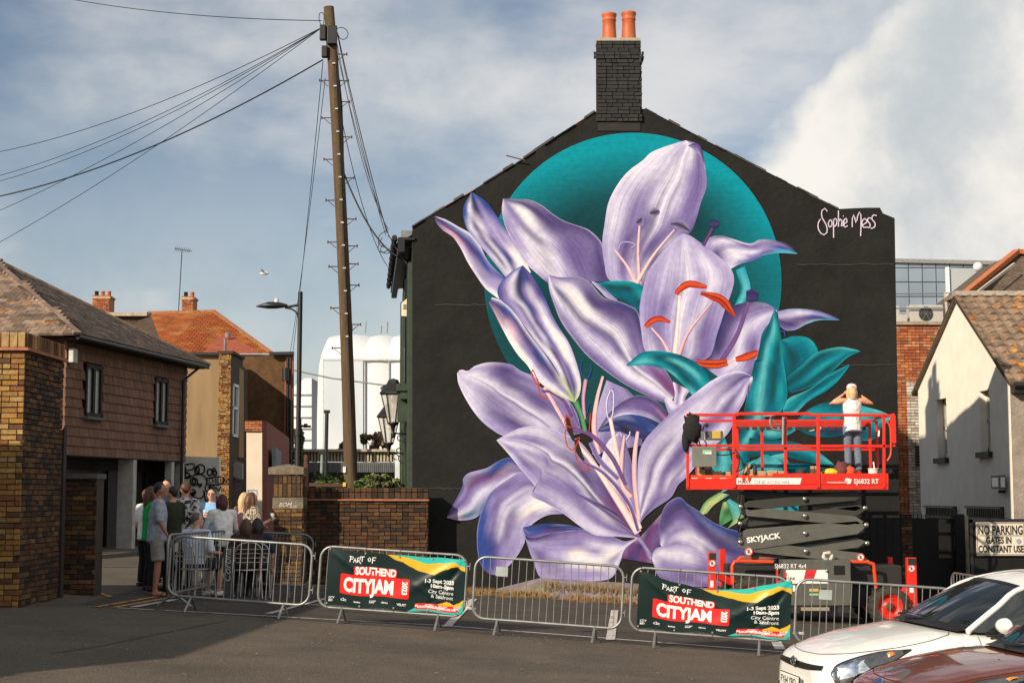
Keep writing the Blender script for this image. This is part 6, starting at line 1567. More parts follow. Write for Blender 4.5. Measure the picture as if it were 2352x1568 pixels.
# ------------------------------------------------------------------ black fences, gates and the NO PARKING sign
bp_ = mat('black_board', (.007, .007, .007), rough=.7, var=.3, scale=2, spec=.25)
t = thing('board_fence', 'black boarded fence in front of the mural foot behind the lift', 'fence', (6.9, 30.75, zc(7)))
xa, xb = P(1858, 1300, 30.75).x, P(2072, 1300, 30.75).x; zt = P(2000, 1188, 30.75).z
k = xa
while k < xb:
 mb = MB(); mb.box((k, 30.74 + rr.uniform(0, .012), zc(k) - .05), (min(xb, k + .145), 30.78, zt + rr.uniform(-.006, .006))); mb.build('board', bp_, t); k += .15
mb = MB(); mb.box((xa, 30.78, zt - .3), (xb, 30.82, zt - .2)); mb.build('rail', bp_, t)
Yf = 31.6
t = thing('brick_gate_pier', 'shaded dark brick pier between mural house and black spiked gate', 'gate pier', (P(2083, 1300, Yf).x, Yf, zc(8)))
xa, xb = P(2072, 1300, Yf).x, P(2097, 1300, Yf).x; zt = P(2083, 1180, Yf).z
mb = MB(); mb.box((xa, Yf + .02, zc(xa) - .1), (xb, Yf + .3, zt)); mb.build('pier_core', mortd, t)
lay(t, (xa, Yf + .03, zc(xa) - .1), X3, Z3, -Y3, xb - xa, zt - zc(xa) + .1, DB, depth=.045)
t = thing('spiked_gate', 'tall black metal gate topped with short spikes', 'gate', (P(2140, 1300, 32.2).x, 32.2, zc(8.5)))
xa, xb = P(2097, 1300, 32.2).x, P(2192, 1300, 32.2).x; zt = P(2150, 1190, 32.2).z
mb = MB(); mb.box((xa, 32.2, zc(xa) - .05), (xb, 32.24, zt)); mb.build('gate_panel', bp_, t)
k = xa + .03
while k < xb:
 mb = MB(); mb.lathe([(.012, 0), (.016, .05), (.0, .13)], (k, 32.19, zt), 5); mb.build('spike', blk, t); k += .085
t = thing('gate_post', 'black square gate post with a worn pale corner beside the spiked gate', 'post', (P(2203, 1300, 32).x, 32, zc(9)))
mb = MB(); a, b = P(2192, 1180, 32.1), P(2214, 1180, 32.1); mb.box((a.x, 32.05, zc(9) - .1), (b.x, 32.3, a.z)); mb.build('post', bp_, t, bevel=.01)
t = thing('pale_post', 'thin pale post right of the black gate post', 'post', (P(2221, 1300, 32).x, 32, zc(9)))
mb = MB(); a, b = P(2217, 1184, 32.1), P(2225, 1184, 32.1); mb.box((a.x, 32.15, zc(9) - .1), (b.x, 32.25, a.z)); mb.build('post', mat('pale_stone_post', (.30, .26, .20), var=.3), t)
t = thing('solid_gate', 'black solid sheet gate carrying the no parking sign', 'gate', (P(2300, 1300, 31.4).x, 31.4, zc(9.5)))
a = P(2226, 1192, 31.4); b = P(2420, 1194, 31.4)
mb = MB(); mb.box((a.x, 31.4, zc(10) - .2), (b.x, 31.46, a.z)); mb.build('sheet', bp_, t)
mb = MB(); mb.box((a.x, 31.37, a.z - .07), (b.x, 31.40, a.z + .01)); mb.box((a.x, 31.37, zc(10)), (a.x + .06, 31.40, a.z)); mb.build('frame', blk, t)
t = thing('no_parking_sign', 'cream sign board reading NO PARKING GATES IN CONSTANT USE', 'sign', P(2300, 1275, 31.3))
s0, s1 = P(2244, 1275, 31.33), P(2353, 1199, 31.33)
mb = MB(); mb.box((s0.x, 31.33, s0.z), (s1.x, 31.36, s1.z)); mb.build('board', mat('sign_cream', (.60, .54, .44), rough=.5, var=.06), t)
ik = mat('sign_black', (.010, .010, .010), rough=.5)
W_, H_ = s1.x - s0.x, s1.z - s0.z
mb = MB()
for k in (.018,):
 c = [(s0.x + k, s0.z + k), (s1.x - k, s0.z + k), (s1.x - k, s1.z - k), (s0.x + k, s1.z - k)]
 for i in range(4):
  p, q = c[i], c[(i + 1) % 4]; stroke(mb, [Vector((p[0], 31.327, p[1])), Vector((q[0], 31.327, q[1]))], .011, -Y3)
stroke(mb, [Vector((s0.x + .07 * W_, 31.327, s0.z + .60 * H_)), Vector((s1.x - .05 * W_, 31.327, s0.z + .60 * H_))], .012, -Y3)
mb.build('border', ik, t)
for (s_, zf, sz, wd_, xf) in (('NO PARKING', .64, .245, .60, .5), ('GATES IN', .37, .18, .66, .46), ('CONSTANT USE', .10, .185, .66, .5)):
 text(s_, sz, (s0.x + W_ * xf, 31.33, s0.z + H_ * zf), X3, Z3, ik, 'lettering', t, 'CENTER', bold=.007, wide=wd_)
mb = MB(); mb.lathe([(.0, 0), (.05, .001)], (s0.x + W_ * .87, 31.322, s0.z + H_ * .43), 16, axis=(0, -1, 0)); mb.build('round_sticker', mat('sticker', (.25, .28, .38), var=.5, scale=30), t)
# ------------------------------------------------------------------ weeds and dry grass along the foot of the gable
straw = mat('dry_straw', (.24, .145, .055), rough=.9, var=.3, scale=5, isl=.4)
def blades(name, n, fn, h, m, seed, w=.006, lean=.6):
 r_ = random.Random(seed); vs, fs = [], []
 for k in range(n):
  x, y, z = fn(r_); hh = h * r_.uniform(.3, 1); an = r_.uniform(0, 6.28); ln = r_.uniform(0, lean) * hh
  dx, dy = math.cos(an) * ln, math.sin(an) * ln; i = len(vs); ww = w * r_.uniform(.6, 1.4)
  vs += [(x - ww, y, z), (x + ww, y, z), (x + dx * .5 + ww, y + dy * .5, z + hh * .6), (x + dx, y + dy, z + hh), (x + dx * .5 - ww, y + dy * .5, z + hh * .6)]
  fs.append([i, i + 1, i + 2, i + 3, i + 4])
 mb = MB(); mb.v, mb.f, mb.mi, mb.sm = vs, fs, [0] * len(fs), [False] * len(fs)
 o = mb.build(name, m); o['kind'] = 'stuff'; return o
def edge_fn(r_):
 x = r_.choice((-1.2, -.7, -.3, .2, .5, 1.3, 1.9, 2.6, 3.0, 3.3, 4.2, 5.0)) + r_.gauss(0, .16); return x, 30.33 - abs(r_.gauss(0, .10)), zc(x) - .01
tag(blades('dry_grass', 2600, edge_fn, .17, straw, 1), 'dry straw-coloured grass along the foot of the mural wall', 'grass')
def top_fn(r_):
 x = r_.uniform(.6, 4.6); return x, 30.42 + r_.uniform(-.05, .1), zc(x) + .17 + r_.uniform(-.06, .08)
tag(blades('dry_weeds', 1600, top_fn, .13, mat('brown_weed', (.20, .13, .05), isl=.4), 2), 'brown weeds growing on the painted plinth', 'weeds')
def lit_fn(r_):
 x = r_.uniform(-1.0, 4.0); return x, 29.9 + r_.gauss(0, .25), zc(x) + .006
mb = MB(); r_ = random.Random(9)
for k in range(150):
 x, y, z = lit_fn(r_); a = r_.uniform(-.6, .6); L_ = r_.uniform(.1, .45)
 mb.tube([(x, y, z + .006), (x + math.cos(a) * L_ / 2, y + math.sin(a) * L_ / 2, z + .012), (x + math.cos(a + .3) * L_, y + math.sin(a + .3) * L_, z + .006)], .003, 3, caps=False)
tag(mb.build('loose_stalks', straw), 'loose dry stalks lying on the tarmac before the wall', 'stalks', kind='stuff')

# ------------------------------------------------------------------ red scissor lift
LY0, LY1 = 28.3, 29.75
red = mat('lift_red', (.62, .020, .008), rough=.38, var=.10, scale=4, spec=.5, col2=(.40, .02, .01), mix=(.62, .75))
orng = mat('lift_orange', (.68, .055, .010), rough=.38, var=.10, scale=4)
grey = mat('lift_grey', (.088, .088, .076), rough=.5, var=.14, scale=2.5, col2=(.07, .065, .055), mix=(.6, .75))
dgry = mat('lift_dark', (.018, .017, .016), rough=.6, var=.2)
steel = mat('bright_steel', (.45, .42, .38), rough=.3, metal=.9, var=.2, scale=10)
tL = thing('scissor_lift', 'red and grey rough-terrain scissor lift raised beside the mural', 'scissor lift', (5, 29, zc(5)))
def lp(px, py, y=LY0): return P(px, py, y)
def lbar(px0, py0, px1, py1, w=.05, y=LY0, m=None, name='rail'):
 mb = MB(); mb.bar(lp(px0, py0, y), lp(px1, py1, y), w, w); return mb.build(name, m or red, tL, bevel=.006)
# platform tray
a, b = lp(1577, 1124), lp(2040, 1088)
mb = MB(); mb.box((a.x, LY0, a.z), (b.x, LY0 + .03, a.z + .20)); mb.build('lower_fascia', red, tL, bevel=.006)
zf0, zf1 = lp(0, 1107).z, lp(0, 1089).z
mb = MB(); mb.box((lp(1757, 0).x, LY0 - .012, lp(0, 1112).z), (b.x, LY0 + .02, b.z + .01)); mb.build('fascia', red, tL, bevel=.004)
mb = MB(); mb.box((a.x + .02, LY0 + .02, lp(0, 1105).z), (lp(1757, 0).x, LY0 + .05, lp(0, 1091).z)); mb.build('step_fascia', orng, tL)
xr0 = a.x * LY1 / LY0 + .02
mb = MB(); mb.prism([(a.x, LY0 + .03, a.z + .05), (b.x, LY0 + .03, a.z + .05), (b.x, LY1, a.z + .05), (xr0, LY1, a.z + .05)], (0, 0, .09)); mb.build('deck', dgry, tL)
mb = MB(); mb.box((xr0, LY1 - .03, a.z), (b.x, LY1, b.z)); mb.build('rear_fascia', red, tL)
mb = MB(); mb.box((b.x - .03, LY0 + .03, a.z), (b.x, LY1 - .03, b.z)); mb.build('end_fascia', red, tL)
mb = MB(); mb.prism([(a.x, LY0 + .03, a.z), (a.x + .03, LY0 + .03, a.z), (xr0 + .03, LY1 - .03, a.z), (xr0, LY1 - .03, a.z)], (0, 0, b.z - a.z)); mb.build('end_fascia', red, tL)
# white and red hazard dashes
wht = mat('decal_white', (.72, .70, .66), rough=.5, var=.05)
for k in range(5):
 x0 = 1585 + k * 33
 mb = MB(); q = [lp(x0 + 4, 1097), lp(x0 + 18, 1097), lp(x0 + 13, 1102.5), lp(x0 - 1, 1102.5)]; mb.prism([v + Vector((0, -.004 + .02, 0)) for v in q], (0, .004, 0)); mb.build('hazard_dash', wht, tL)
# decals
yf = LY0 - .013
mb = MB(); mb.prism([Vector((v.x, yf - .004, v.z)) for v in (lp(1691, 1097), lp(1841, 1097), lp(1837, 1112), lp(1691, 1112))], (0, .003, 0)); dec = mb.build('decal_panel', wht, tL)
dk = mat('decal_black', (.015, .015, .015)); dg = mat('decal_grey', (.32, .32, .33))
def dtx(s, px, py, size_px, m, wide=1, bold=0., par=None, y=None, sp=1.0, al='LEFT', name='lettering', nv=None):
 y_ = (yf - .004) if y is None else y
 p = P(px, py, y_); return text(s, size_px * 1.35 / 3617 * y_, p, X3, Z3, m, name, par or tL, al, bold=bold, wide=wide, space=sp)
dtx('MARK', 1694, 1110.5, 9, dk, 1.0, 0, dec); dtx('ONE', 1732, 1110.5, 9, dg, 1.05, 0, dec); dtx('ACCESS HIRE', 1762, 1110, 6.5, dg, 1.0, 0, dec)
mb = MB()
for (x_, h0, h1) in ((1704, 1097, 1107), (1717, 1097, 1104)):
 mb.prism([Vector((v.x, yf - .009, v.z)) for v in (lp(x_, h0), lp(x_ + 9, h0), lp(x_ + 6, h1), lp(x_ + 1, h1))], (0, .002, 0))
mb.build('red_flag_mark', red, dec)
dtx('SJ6832 RT', 1961, 1110, 11.5, wht, .88, .002); dtx('www.markonehire.co.uk', 1900, 1108.5, 3.4, wht, 1.0, .001)
mb = MB(); mb.prism([Vector((v.x, yf - .003, v.z)) for v in (lp(1943, 1097), lp(1956, 1100), lp(1953, 1110), lp(1945, 1111), lp(1947, 1105), lp(1939, 1104))], (0, .002, 0)); mb.build('logo_mark', wht, tL)
# rails, near side
top = 952.5
lbar(1577, top, 1695, top); lbar(1690, 950, 1862, 950, .055); lbar(1860, 953, 2036, 953)
lbar(1577, 1023, 1700, 1023, .045); lbar(1690, 1024, 2036, 1024, .05)
for px_, y0 in ((1579, 950), (1686, 950), (1879, 953), (2030, 953)):
 lbar(px_, y0, px_ + .5, 1120, .06 if px_ in (1686, 1879) else .05, name='post')
lbar(1804, 952, 1804, 1088, .05, name='post', y=LY0 + .05)
# side grab rail at the right end
mb = MB(); mb.tube(catmull([lp(2038, 968), lp(2044, 978), lp(2046, 1000), lp(2046, 1040), lp(2042, 1052), lp(2038, 1058)], 12), .018, 8); mb.build('grab_rail', orng, tL)
mb = MB(); mb.box((lp(2022, 0).x, LY0 - .03, lp(0, 1018).z), (lp(2034, 0).x, LY0 + .03, lp(0, 954).z)); mb.build('gate_block', red, tL, bevel=.006)
mb = MB(); mb.prism([Vector((v.x, LY0 - .035, v.z)) for v in (lp(2016, 988), lp(2020, 988), lp(2019, 1002), lp(2015, 1002))], (0, .004, 0)); mb.build('small_decal', wht, tL)
# rails, far side and ends
zt_, zm_ = lp(0, 952).z, lp(0, 1023).z
xL, xR = lp(1579, 0).x, lp(2030, 0).x
def wbar(p, q, w=.045, m=None, name='rail'):
 mb = MB(); mb.bar(p, q, w, w); return mb.build(name, m or red, tL, bevel=.005)
zt2 = P(0, 966, LY1).z
xL2 = xL * LY1 / LY0 + .02
wbar((xL2, LY1, zt2), (xR, LY1, zt2)); wbar((xL2, LY1, P(0, 1032, LY1).z), (xR, LY1, P(0, 1032, LY1).z))
for q in (1600, 1693, 1750, 1878, 1998, 2014):
 x = P(q, 1000, LY1).x; wbar((x, LY1, zt2), (x, LY1, b.z), .05, name='post')
for x, x2_ in ((xL, xL2), (xR, xR)):
 wbar((x, LY0, zt_), (x2_, LY1, zt_)); wbar((x, LY0, zm_), (x2_, LY1, zm_))
# pad rack under the far top rail
mb = MB(); x0, x1 = P(1690, 1000, LY1 - .05).x, P(1995, 1000, LY1 - .05).x
zr = P(0, 968, LY1 - .05).z
mb.box((x0, LY1 - .09, zr - .10), (x1, LY1 - .04, zr)); mb.build('pad_rack', mat('rack_red', (.40, .02, .01), rough=.6), tL)
k = x0 + .05
while k < x1 - .1:
 mb = MB(); mb.box((k, LY1 - .10, zr - .16), (k + rr.uniform(.06, .09), LY1 - .03, zr - .10)); mb.build('pad', mat('pad_dark', (.05, .02, .015)), tL); k += rr.uniform(.11, .15)
# folded entry handle (steel)
mb = MB(); mb.tube(catmull([lp(1770, 955, LY0 + .1), lp(1769, 975, LY0 + .1), lp(1776, 986, LY0 + .1), lp(1800, 987, LY0 + .1)], 12), .022, 8); mb.tube([lp(1773, 962, LY0 + .1), lp(1778, 974, LY0 + .1), lp(1800, 976, LY0 + .1)], .016, 8)
mb.tube([lp(1799, 957, LY0 - .02), lp(1798, 1022, LY0 - .02)], .024, 8); mb.build('gate_handle', steel, tL)
# control box, cables and jacket corner
mb = MB(); mb.box((lp(1577, 0).x, LY0 - .10, lp(0, 1072).z), (lp(1631, 0).x, LY0 - .04, lp(0, 1025).z)); cb2 = mb.build('battery_box', mat('box_grey', (.15, .155, .14), rough=.5, var=.1), tL, bevel=.008)
mb = MB(); mb.box((lp(1600, 0).x, LY0 - .106, lp(0, 1043).z), (lp(1620, 0).x, LY0 - .102, lp(0, 1033).z)); mb.build('green_label', mat('label_green', (.25, .5, .28)), cb2)
mb = MB(); mb.box((lp(1606, 0).x, LY0 - .110, lp(0, 1043).z), (lp(1620, 0).x, LY0 - .107, lp(0, 1038).z)); mb.build('white_label', wht, cb2)
mb = MB(); mb.box((lp(1610, 0).x, LY0 + .05, lp(0, 1010).z), (lp(1649, 0).x, LY0 + .16, lp(0, 989).z)); cx_ = mb.build('control_box', grey, tL, bevel=.01)
mb = MB(); mb.box((lp(1624, 0).x, LY0 + .04, lp(0, 1006).z), (lp(1643, 0).x, LY0 + .046, lp(0, 989).z)); mb.build('yellow_label', mat('label_yellow', (.5, .36, .06)), cx_)
mb = MB(); mb.box((lp(1596, 0).x, LY0 + .02, lp(0, 1010).z), (lp(1606, 0).x, LY0 + .1, lp(0, 990).z)); mb.build('switch_box', steel, tL)
mb = MB(); mb.tube([lp(1614, 989), lp(1617, 975), lp(1624, 973)], .012, 6); mb.ball(lp(1623, 976), .04, 8, 6); mb.build('joystick', dgry, tL)
mb = MB()
for q in ([(1631, 1034), (1650, 1044), (1670, 1044), (1688, 1038)], [(1688, 1030), (1698, 1048), (1696, 1072), (1690, 1085)], [(1690, 1034), (1704, 1056), (1706, 1075), (1693, 1082)], [(1604, 1008), (1608, 1022), (1606, 1026)], [(1617, 1010), (1622, 1018), (1620, 1026)], [(1630, 1068), (1640, 1084)]):
 mb.tube(catmull([lp(a_, b_, LY0 - .03) for a_, b_ in q], 12), .012, 5)
tag(mb.build('cable', dgry, tL), kind='stuff')

# scissor arms: flat box sections with pins
def arm(px0, py0, px1, py1, hpx, y, m, ends=True):
 p, q = lp(px0, py0, y), lp(px1, py1, y); d = (q - p).normalized(); u = Vector((-d.z, 0, d.x)); h = hpx / 2 / 3617 * y
 L_ = (q - p).length; t_ = .16
 poly = [p + d * .0 , p + d * t_ + u * h, q - d * t_ + u * h, q, q - d * t_ - u * h, p + d * t_ - u * h]
 mb = MB(); mb.prism(poly, (0, .09, 0)); return mb.build('scissor_arm', m, tL, bevel=.008)
def pin(px, py, y=LY0 + .1):
 c = lp(px, py, y); mb = MB(); mb.lathe([(.042, 0), (.045, .03), (.030, .045), (.012, .05)], c, 12, axis=(0, -1, 0)); mb.build('pivot_pin', steel, tL)
YA, YBk = LY0 + .20, LY1 - .35
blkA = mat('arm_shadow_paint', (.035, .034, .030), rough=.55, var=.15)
arm(1700, 1131, 1985, 1165, 22, YA + .12, blkA); arm(1700, 1163, 1985, 1136, 22, YA, blkA)
arm(1698, 1172, 1985, 1198, 22, YA, grey); arm(1700, 1200, 1990, 1170, 22, YA + .12, blkA)
arm(1692, 1201, 1988, 1220, 20, YBk, grey); arm(1696, 1228, 1990, 1206, 24, YA, grey)
arm(1700, 1165 + 12, 1985, 1214, 20, YBk + .1, blkA)
arm(1694, 1252 - 15, 1988, 1248 + 4, 20, YBk, grey); arm(1696, 1252, 1992, 1283, 24, YA, grey); arm(1700, 1283, 1990, 1243, 22, YA + .12, grey)
arm(1694, 1255, 1988, 1211, 24, YA - .02, grey); arm(1698, 1287, 1990, 1320, 20, YBk, grey)
for q in ((1848, 1145), (1848, 1184), (1849, 1224), (1850, 1265), (1701, 1163), (1700, 1202), (1700, 1244), (1986, 1166), (1989, 1205), (1991, 1247), (1991, 1290)): pin(*q, y=YA - .03)
mb = MB()
for q in ([(1700, 1130), (1695, 1150), (1706, 1170), (1698, 1190), (1704, 1210)], [(1706, 1134), (1702, 1160), (1710, 1182)], [(1702, 1205), (1699, 1225), (1706, 1240)]):
 mb.tube(catmull([lp(a_, b_, YA - .05) for a_, b_ in q], 12), .013, 5)
tag(mb.build('hydraulic_hose', dgry, tL), kind='stuff')
text('SKYJACK', .135, P(1716, 1246, YA - .03), Vector((1, 0, .148)), Vector((-.148, 0, 1)), wht, 'lettering', tL, bold=.005, wide=1.12)
proh = mat('decal_red', (.55, .02, .02))
def prohib(px, py, r, y):
 c = lp(px, py, y); mb = MB(); mb.lathe([(0, 0), (r, .001)], c, 18, axis=(0, -1, 0)); d_ = mb.build('warning_decal', wht, tL)
 mb = MB(); stroke(mb, [c + Vector((math.cos(k * math.pi / 10) * r * .86, -.004, math.sin(k * math.pi / 10) * r * .86)) for k in range(20)], r * .22, -Y3, True); stroke(mb, [c + Vector((-.6 * r, -.005, .6 * r)), c + Vector((.6 * r, -.005, -.6 * r))], r * .2, -Y3); mb.build('red_ring', proh, d_)
 mb = MB(); mb.box((c.x - r * .3, c.y - .003, c.z - r * .35), (c.x + r * .2, c.y - .0025, c.z + r * .4)); mb.build('hand_mark', dk, d_)
prohib(1720, 1266, .075, YA - .025); prohib(1977, 1279, .07, YA - .025)
# chassis
gx0, gx1 = lp(1777, 0, LY0 - .1).x, lp(1926, 0, LY0 - .1).x
z0, z1 = lp(0, 1388, LY0 - .1).z, lp(0, 1285, LY0 - .1).z
mb = MB(); mb.box((gx0, LY0 - .15, z0 - .02), (gx1, LY0 + .35, z1)); ps = mb.build('engine_pod', grey, tL, bevel=.015)
mb = MB(); mb.box((gx0 + .02, LY0 - .158, z0), (gx1 - .02, LY0 - .15, z0 + .24)); mb.build('pod_skirt', grey, ps)
dtx('SJ6832 RT 4x4', 1779, 1304, 10.5, wht, .86, .001, ps, LY0 - .155)
mb = MB(); mb.box((lp(1780, 0).x, LY0 - .156, lp(0, 1338).z), (lp(1872, 0).x, LY0 - .152, lp(0, 1307).z)); pl_ = mb.build('decal_panel', wht, ps)
mb = MB()
mb.prism([Vector((v.x, LY0 - .160, v.z)) for v in (lp(1847, 1307), lp(1872, 1307), lp(1864, 1330), lp(1842, 1330))], (0, .003, 0)); mb.prism([Vector((v.x, LY0 - .160, v.z)) for v in (lp(1779, 1307), lp(1784, 1307), lp(1784, 1338), lp(1779, 1338))], (0, .003, 0))
mb.prism([Vector((v.x, LY0 - .160, v.z)) for v in (lp(1797, 1316), lp(1805, 1314), (lp(1802, 1324)), lp(1795, 1325))], (0, .003, 0)); mb.build('red_mark', proh, pl_)
dtx('MARKONE', 1786, 1331, 6.5, dk, .95, .001, pl_, LY0 - .157); dtx('ACCESS HIRE', 1786, 1337, 4.5, dg, .95, 0, pl_, LY0 - .157)
for (p, q, r, s_, m_) in ((1782, 1800, 1342, 1358, wht), (1831, 1851, 1350, 1356, mat('label_yellow', (.5, .36, .06))), (1831, 1851, 1356, 1372, wht), (1831, 1851, 1361, 1365, mat('label_green', (.25, .5, .28)))):
 mb = MB(); mb.box((lp(p, 0).x, LY0 - .157 - (.002 if m_ is not wht else 0), lp(0, s_).z), (lp(q, 0).x, LY0 - .153, lp(0, r).z)); mb.build('service_label', m_, ps)
for (p, q, r, s_) in ((1886, 1910, 1297, 1318), (1851, 1868, 1349, 1374)):
 mb = MB(); mb.box((lp(p, 0).x, LY0 - .157, lp(0, s_).z), (lp(q, 0).x, LY0 - .152, lp(0, r).z)); mb.build('recess', dark, ps, bevel=.0)
mb = MB(); mb.ball(lp(1899, 1310, LY0 - .16), .03, 8, 6); mb.build('filler_cap', steel, ps)
mb = MB(); mb.box((gx0 + .3, LY0 - .17, z0 - .10), (gx1 - .4, LY0 - .1, z0 - .04)); mb.build('step_bar', mat('step_buff', (.25, .22, .15)), tL)
for p in (1778, 1892): mb = MB(); mb.box((lp(p, 0).x, LY0 - .14, z0 - .14), (lp(p + 32, 0).x, LY0 + .2, z0 - .03)); mb.build('fork_pocket', dgry, tL)
# main frame
mb = MB(); mb.box((lp(1665, 0).x, LY0 + .30, lp(0, 1345).z), (lp(2050, 0).x, LY1 - .2, lp(0, 1300).z)); mb.build('chassis_frame', dgry, tL, bevel=.02)
mb = MB(); mb.box((lp(1660, 0).x, LY0 + .4, lp(0, 1395).z), (lp(2040, 0).x, LY1 - .3, lp(0, 1340).z)); mb.build('axle_beam', dgry, tL)
# orange guard tubes
for (q, nm) in (([(1682, 1340), (1682, 1298), (1688, 1289), (1700, 1288), (1776, 1290)], 0), ([(1927, 1289), (1990, 1290), (2006, 1294), (2008, 1310), (2012, 1350)], 0), ([(1705, 1289), (1695, 1282), (1702, 1279), (1776, 1280)], 1)):
 mb = MB(); mb.tube([lp(a_, b_, LY0 + (.0 if nm == 0 else .35)) for a_, b_ in q], .032, 10); mb.build('guard_tube', orng, tL)
# wheels
tyre = mat('tyre_rubber', (.040, .034, .026), rough=.9, var=.3, scale=12)
def wheel(x, y, zg, r=.36, w=.26, par=None):
 c = Vector((x, y, zg + r))
 mb = MB(); mb.lathe([(r * .62, -w / 2), (r * .86, -w / 2 - .01), (r * .96, -w / 2 + .03), (r * .97, w / 2 - .03), (r * .86, w / 2 + .01), (r * .62, w / 2)], c, 32, axis=(0, -1, 0), caps=False); ty = mb.build('tyre', tyre, par)
 for k in range(18):
  a = 2 * math.pi * k / 18; mb = MB()
  for s in (-1, 1):
   d = Vector((math.cos(a + s * .07), 0, math.sin(a + s * .07))); t_ = Vector((-d.z, 0, d.x))
   mb.obox(c + d * r * .93, t_, Y3, d, (-.028, -w / 2 * (s > 0) - .0, 0), (.028, w / 2 * (s < 0) + .0, r * .075))
  mb.build('tread_block', tyre, ty)
 mb = MB(); mb.lathe([(0, w * .28), (r * .2, w * .28), (r * .22, w * .2), (r * .5, w * .18), (r * .58, w * .42), (r * .64, w * .48), (r * .64, w * .3)], c, 28, axis=(0, -1, 0), caps=False); rm = mb.build('rim', red, par)
 mb = MB(); mb.lathe([(r * .19, w * .28), (r * .19, w * .42), (r * .12, w * .45), (0, w * .45)], c, 12, axis=(0, -1, 0))
 for k in range(6):
  a = k * math.pi / 3; mb.lathe([(.012, w * .2), (.012, w * .27)], c + Vector((math.cos(a) * r * .36, 0, math.sin(a) * r * .36)), 6, axis=(0, -1, 0))
 mb.build('hub', mat('hub_rust', (.12, .07, .04), metal=.5), rm)
for (p, y) in ((2012, LY0 + .0), (2012, LY1 - .1), (1702, LY0 + .0), (1702, LY1 - .1)):
 x = lp(p, 0, LY0).x; wheel(x, y + .1, zc(x), par=tL)
# outriggers
for (p, y, pt, wpx) in ((1636, LY0 + .1, 1268, 18), (1660, LY1 - .1, 1261, 14), (2045, LY1 - .2, 1279, 12), (2094, LY0 + .1, 1280, 22)):
 c = lp(p, pt, y); w_ = wpx / 127; zg = zc(c.x)
 mb = MB(); mb.box((c.x - w_ / 2, y, zg + .35), (c.x + w_ / 2, y + .14, c.z)); og = mb.build('outrigger', red, tL, bevel=.01)
 mb = MB(); mb.lathe([(.04, 0), (.04, .4)], (c.x, y + .07, zg + .03), 10); mb.lathe([(.15, 0), (.15, .03), (.05, .06)], (c.x, y + .07, zg + .005), 14); mb.build('foot', dgry, og)
 if wpx > 16:
  prohib(p, pt + 25, .068, y - .005)
  mb = MB(); mb.box((c.x - w_ * .4, y - .02, c.z - .12), (c.x + w_ * .4, y + .0, c.z - .01)); mb.build('valve_block', dgry, og)
  mb = MB(); mb.box((c.x - w_ * .3, y - .004, c.z - .62), (c.x + w_ * .1, y - .001, c.z - .50)); mb.build('small_decal', wht, og)
 xc = c.x; inner = lp(1700, 0).x if p < 1800 else lp(2030, 0).x
 mb = MB(); mb.bar((xc, y + .07, zg + .75), (inner, y + .3, zg + .45), .10, .12); mb.build('outrigger_arm', red, og)
# rope bundle on the pod
t = thing('rope_loop', 'dirty white loop of rag lying on top of the grey lift pod', 'rag', lp(1900, 1285, LY0))
c = lp(1901, 1277, LY0); rag = mat('dirty_white_rag', (.60, .56, .48), rough=.9, var=.3, scale=25, bump=1, bscale=90)
pts_ = [c + Vector((math.cos(a) * .075, .02 * math.sin(3 * a), math.sin(a) * .065)) for a in [R(-60 + 300 * i / 14) for i in range(15)]]
mb = MB(); mb.tube(pts_, [.03 + .012 * math.sin(i * 2.3) for i in range(15)], 8); mb.build('rag', rag, t)

# loads on the deck
dz = b.z + .0
carton = mat('cardboard', (.42, .28, .15), rough=.9, var=.15, scale=8)
def deck(px, y=LY0 + .12): return Vector((lp(px, 0, y).x, y, lp(0, 1090, LY0).z))
labs = ['leftmost tan paint-can carton under the grey box', 'tan carton standing upon the leftmost ones', 'second tan carton along the deck edge', 'third low tan carton along the deck edge', 'tan carton just right of the cables', 'tan carton at the middle of the deck edge', 'tan carton before the middle post', 'last tan carton left of the middle post']
for k, (px_, w, h, up) in enumerate(((1598, .13, .14, 0), (1609, .16, .11, .12), (1634, .16, .07, 0), (1662, .17, .06, 0), (1712, .14, .10, 0), (1731, .17, .07, 0), (1757, .17, .08, 0), (1781, .18, .07, 0))):
 t = thing('carton', labs[k], 'carton', deck(px_), 'cartons on the lift deck')
 p = deck(px_); mb = MB(); mb.box((p.x - w / 2, p.y, p.z + up - .02), (p.x + w / 2, p.y + .16, p.z + up + h)); mb.build('box', carton, t, bevel=.004)
 mb = MB(); mb.box((p.x - w / 2 + .01, p.y - .002, p.z + up + h * .35), (p.x + w / 2 - .01, p.y, p.z + up + h * .5)); mb.build('tape', mat('parcel_tape', (.30, .2, .1)), t)
for k, (px_, lab) in enumerate(((1692, 'tipped beige spray can by the cable post'), (1668, 'small black spray can between cartons'), (1718, 'black spray can behind the cartons'))):
 p = deck(px_); m_ = [carton, dgry, dgry][k]
 t = thing('spray_can', lab, 'spray can', p, 'spray cans on the lift deck')
 ax = (.5, 0, .6) if k == 0 else (0, 0, 1)
 mb = MB(); mb.lathe([(.033, 0), (.035, .01), (.035, .16), (.02, .18), (.018, .2), (.0, .205)], p + Z3 * (.03 if k == 0 else 0), 12, axis=ax); mb.build('can', m_, t)
for k, lab in enumerate(('left upright bundle of brown brushes on the deck', 'right upright bundle of brown brushes on the deck')):
 p = deck(1846 + k * 9); t = thing('brush_bundle', lab, 'brushes', p, 'brush bundles on the lift deck')
 mb = MB(); mb.box((p.x - .03, p.y, p.z), (p.x + .03, p.y + .05, p.z + .11)); mb.build('bristles', mat('bristle', (.12, .07, .03), fine=.4), t)
 mb = MB(); mb.box((p.x - .028, p.y - .002, p.z + .11), (p.x + .028, p.y + .05, p.z + .16)); mb.build('ferrule', carton, t)
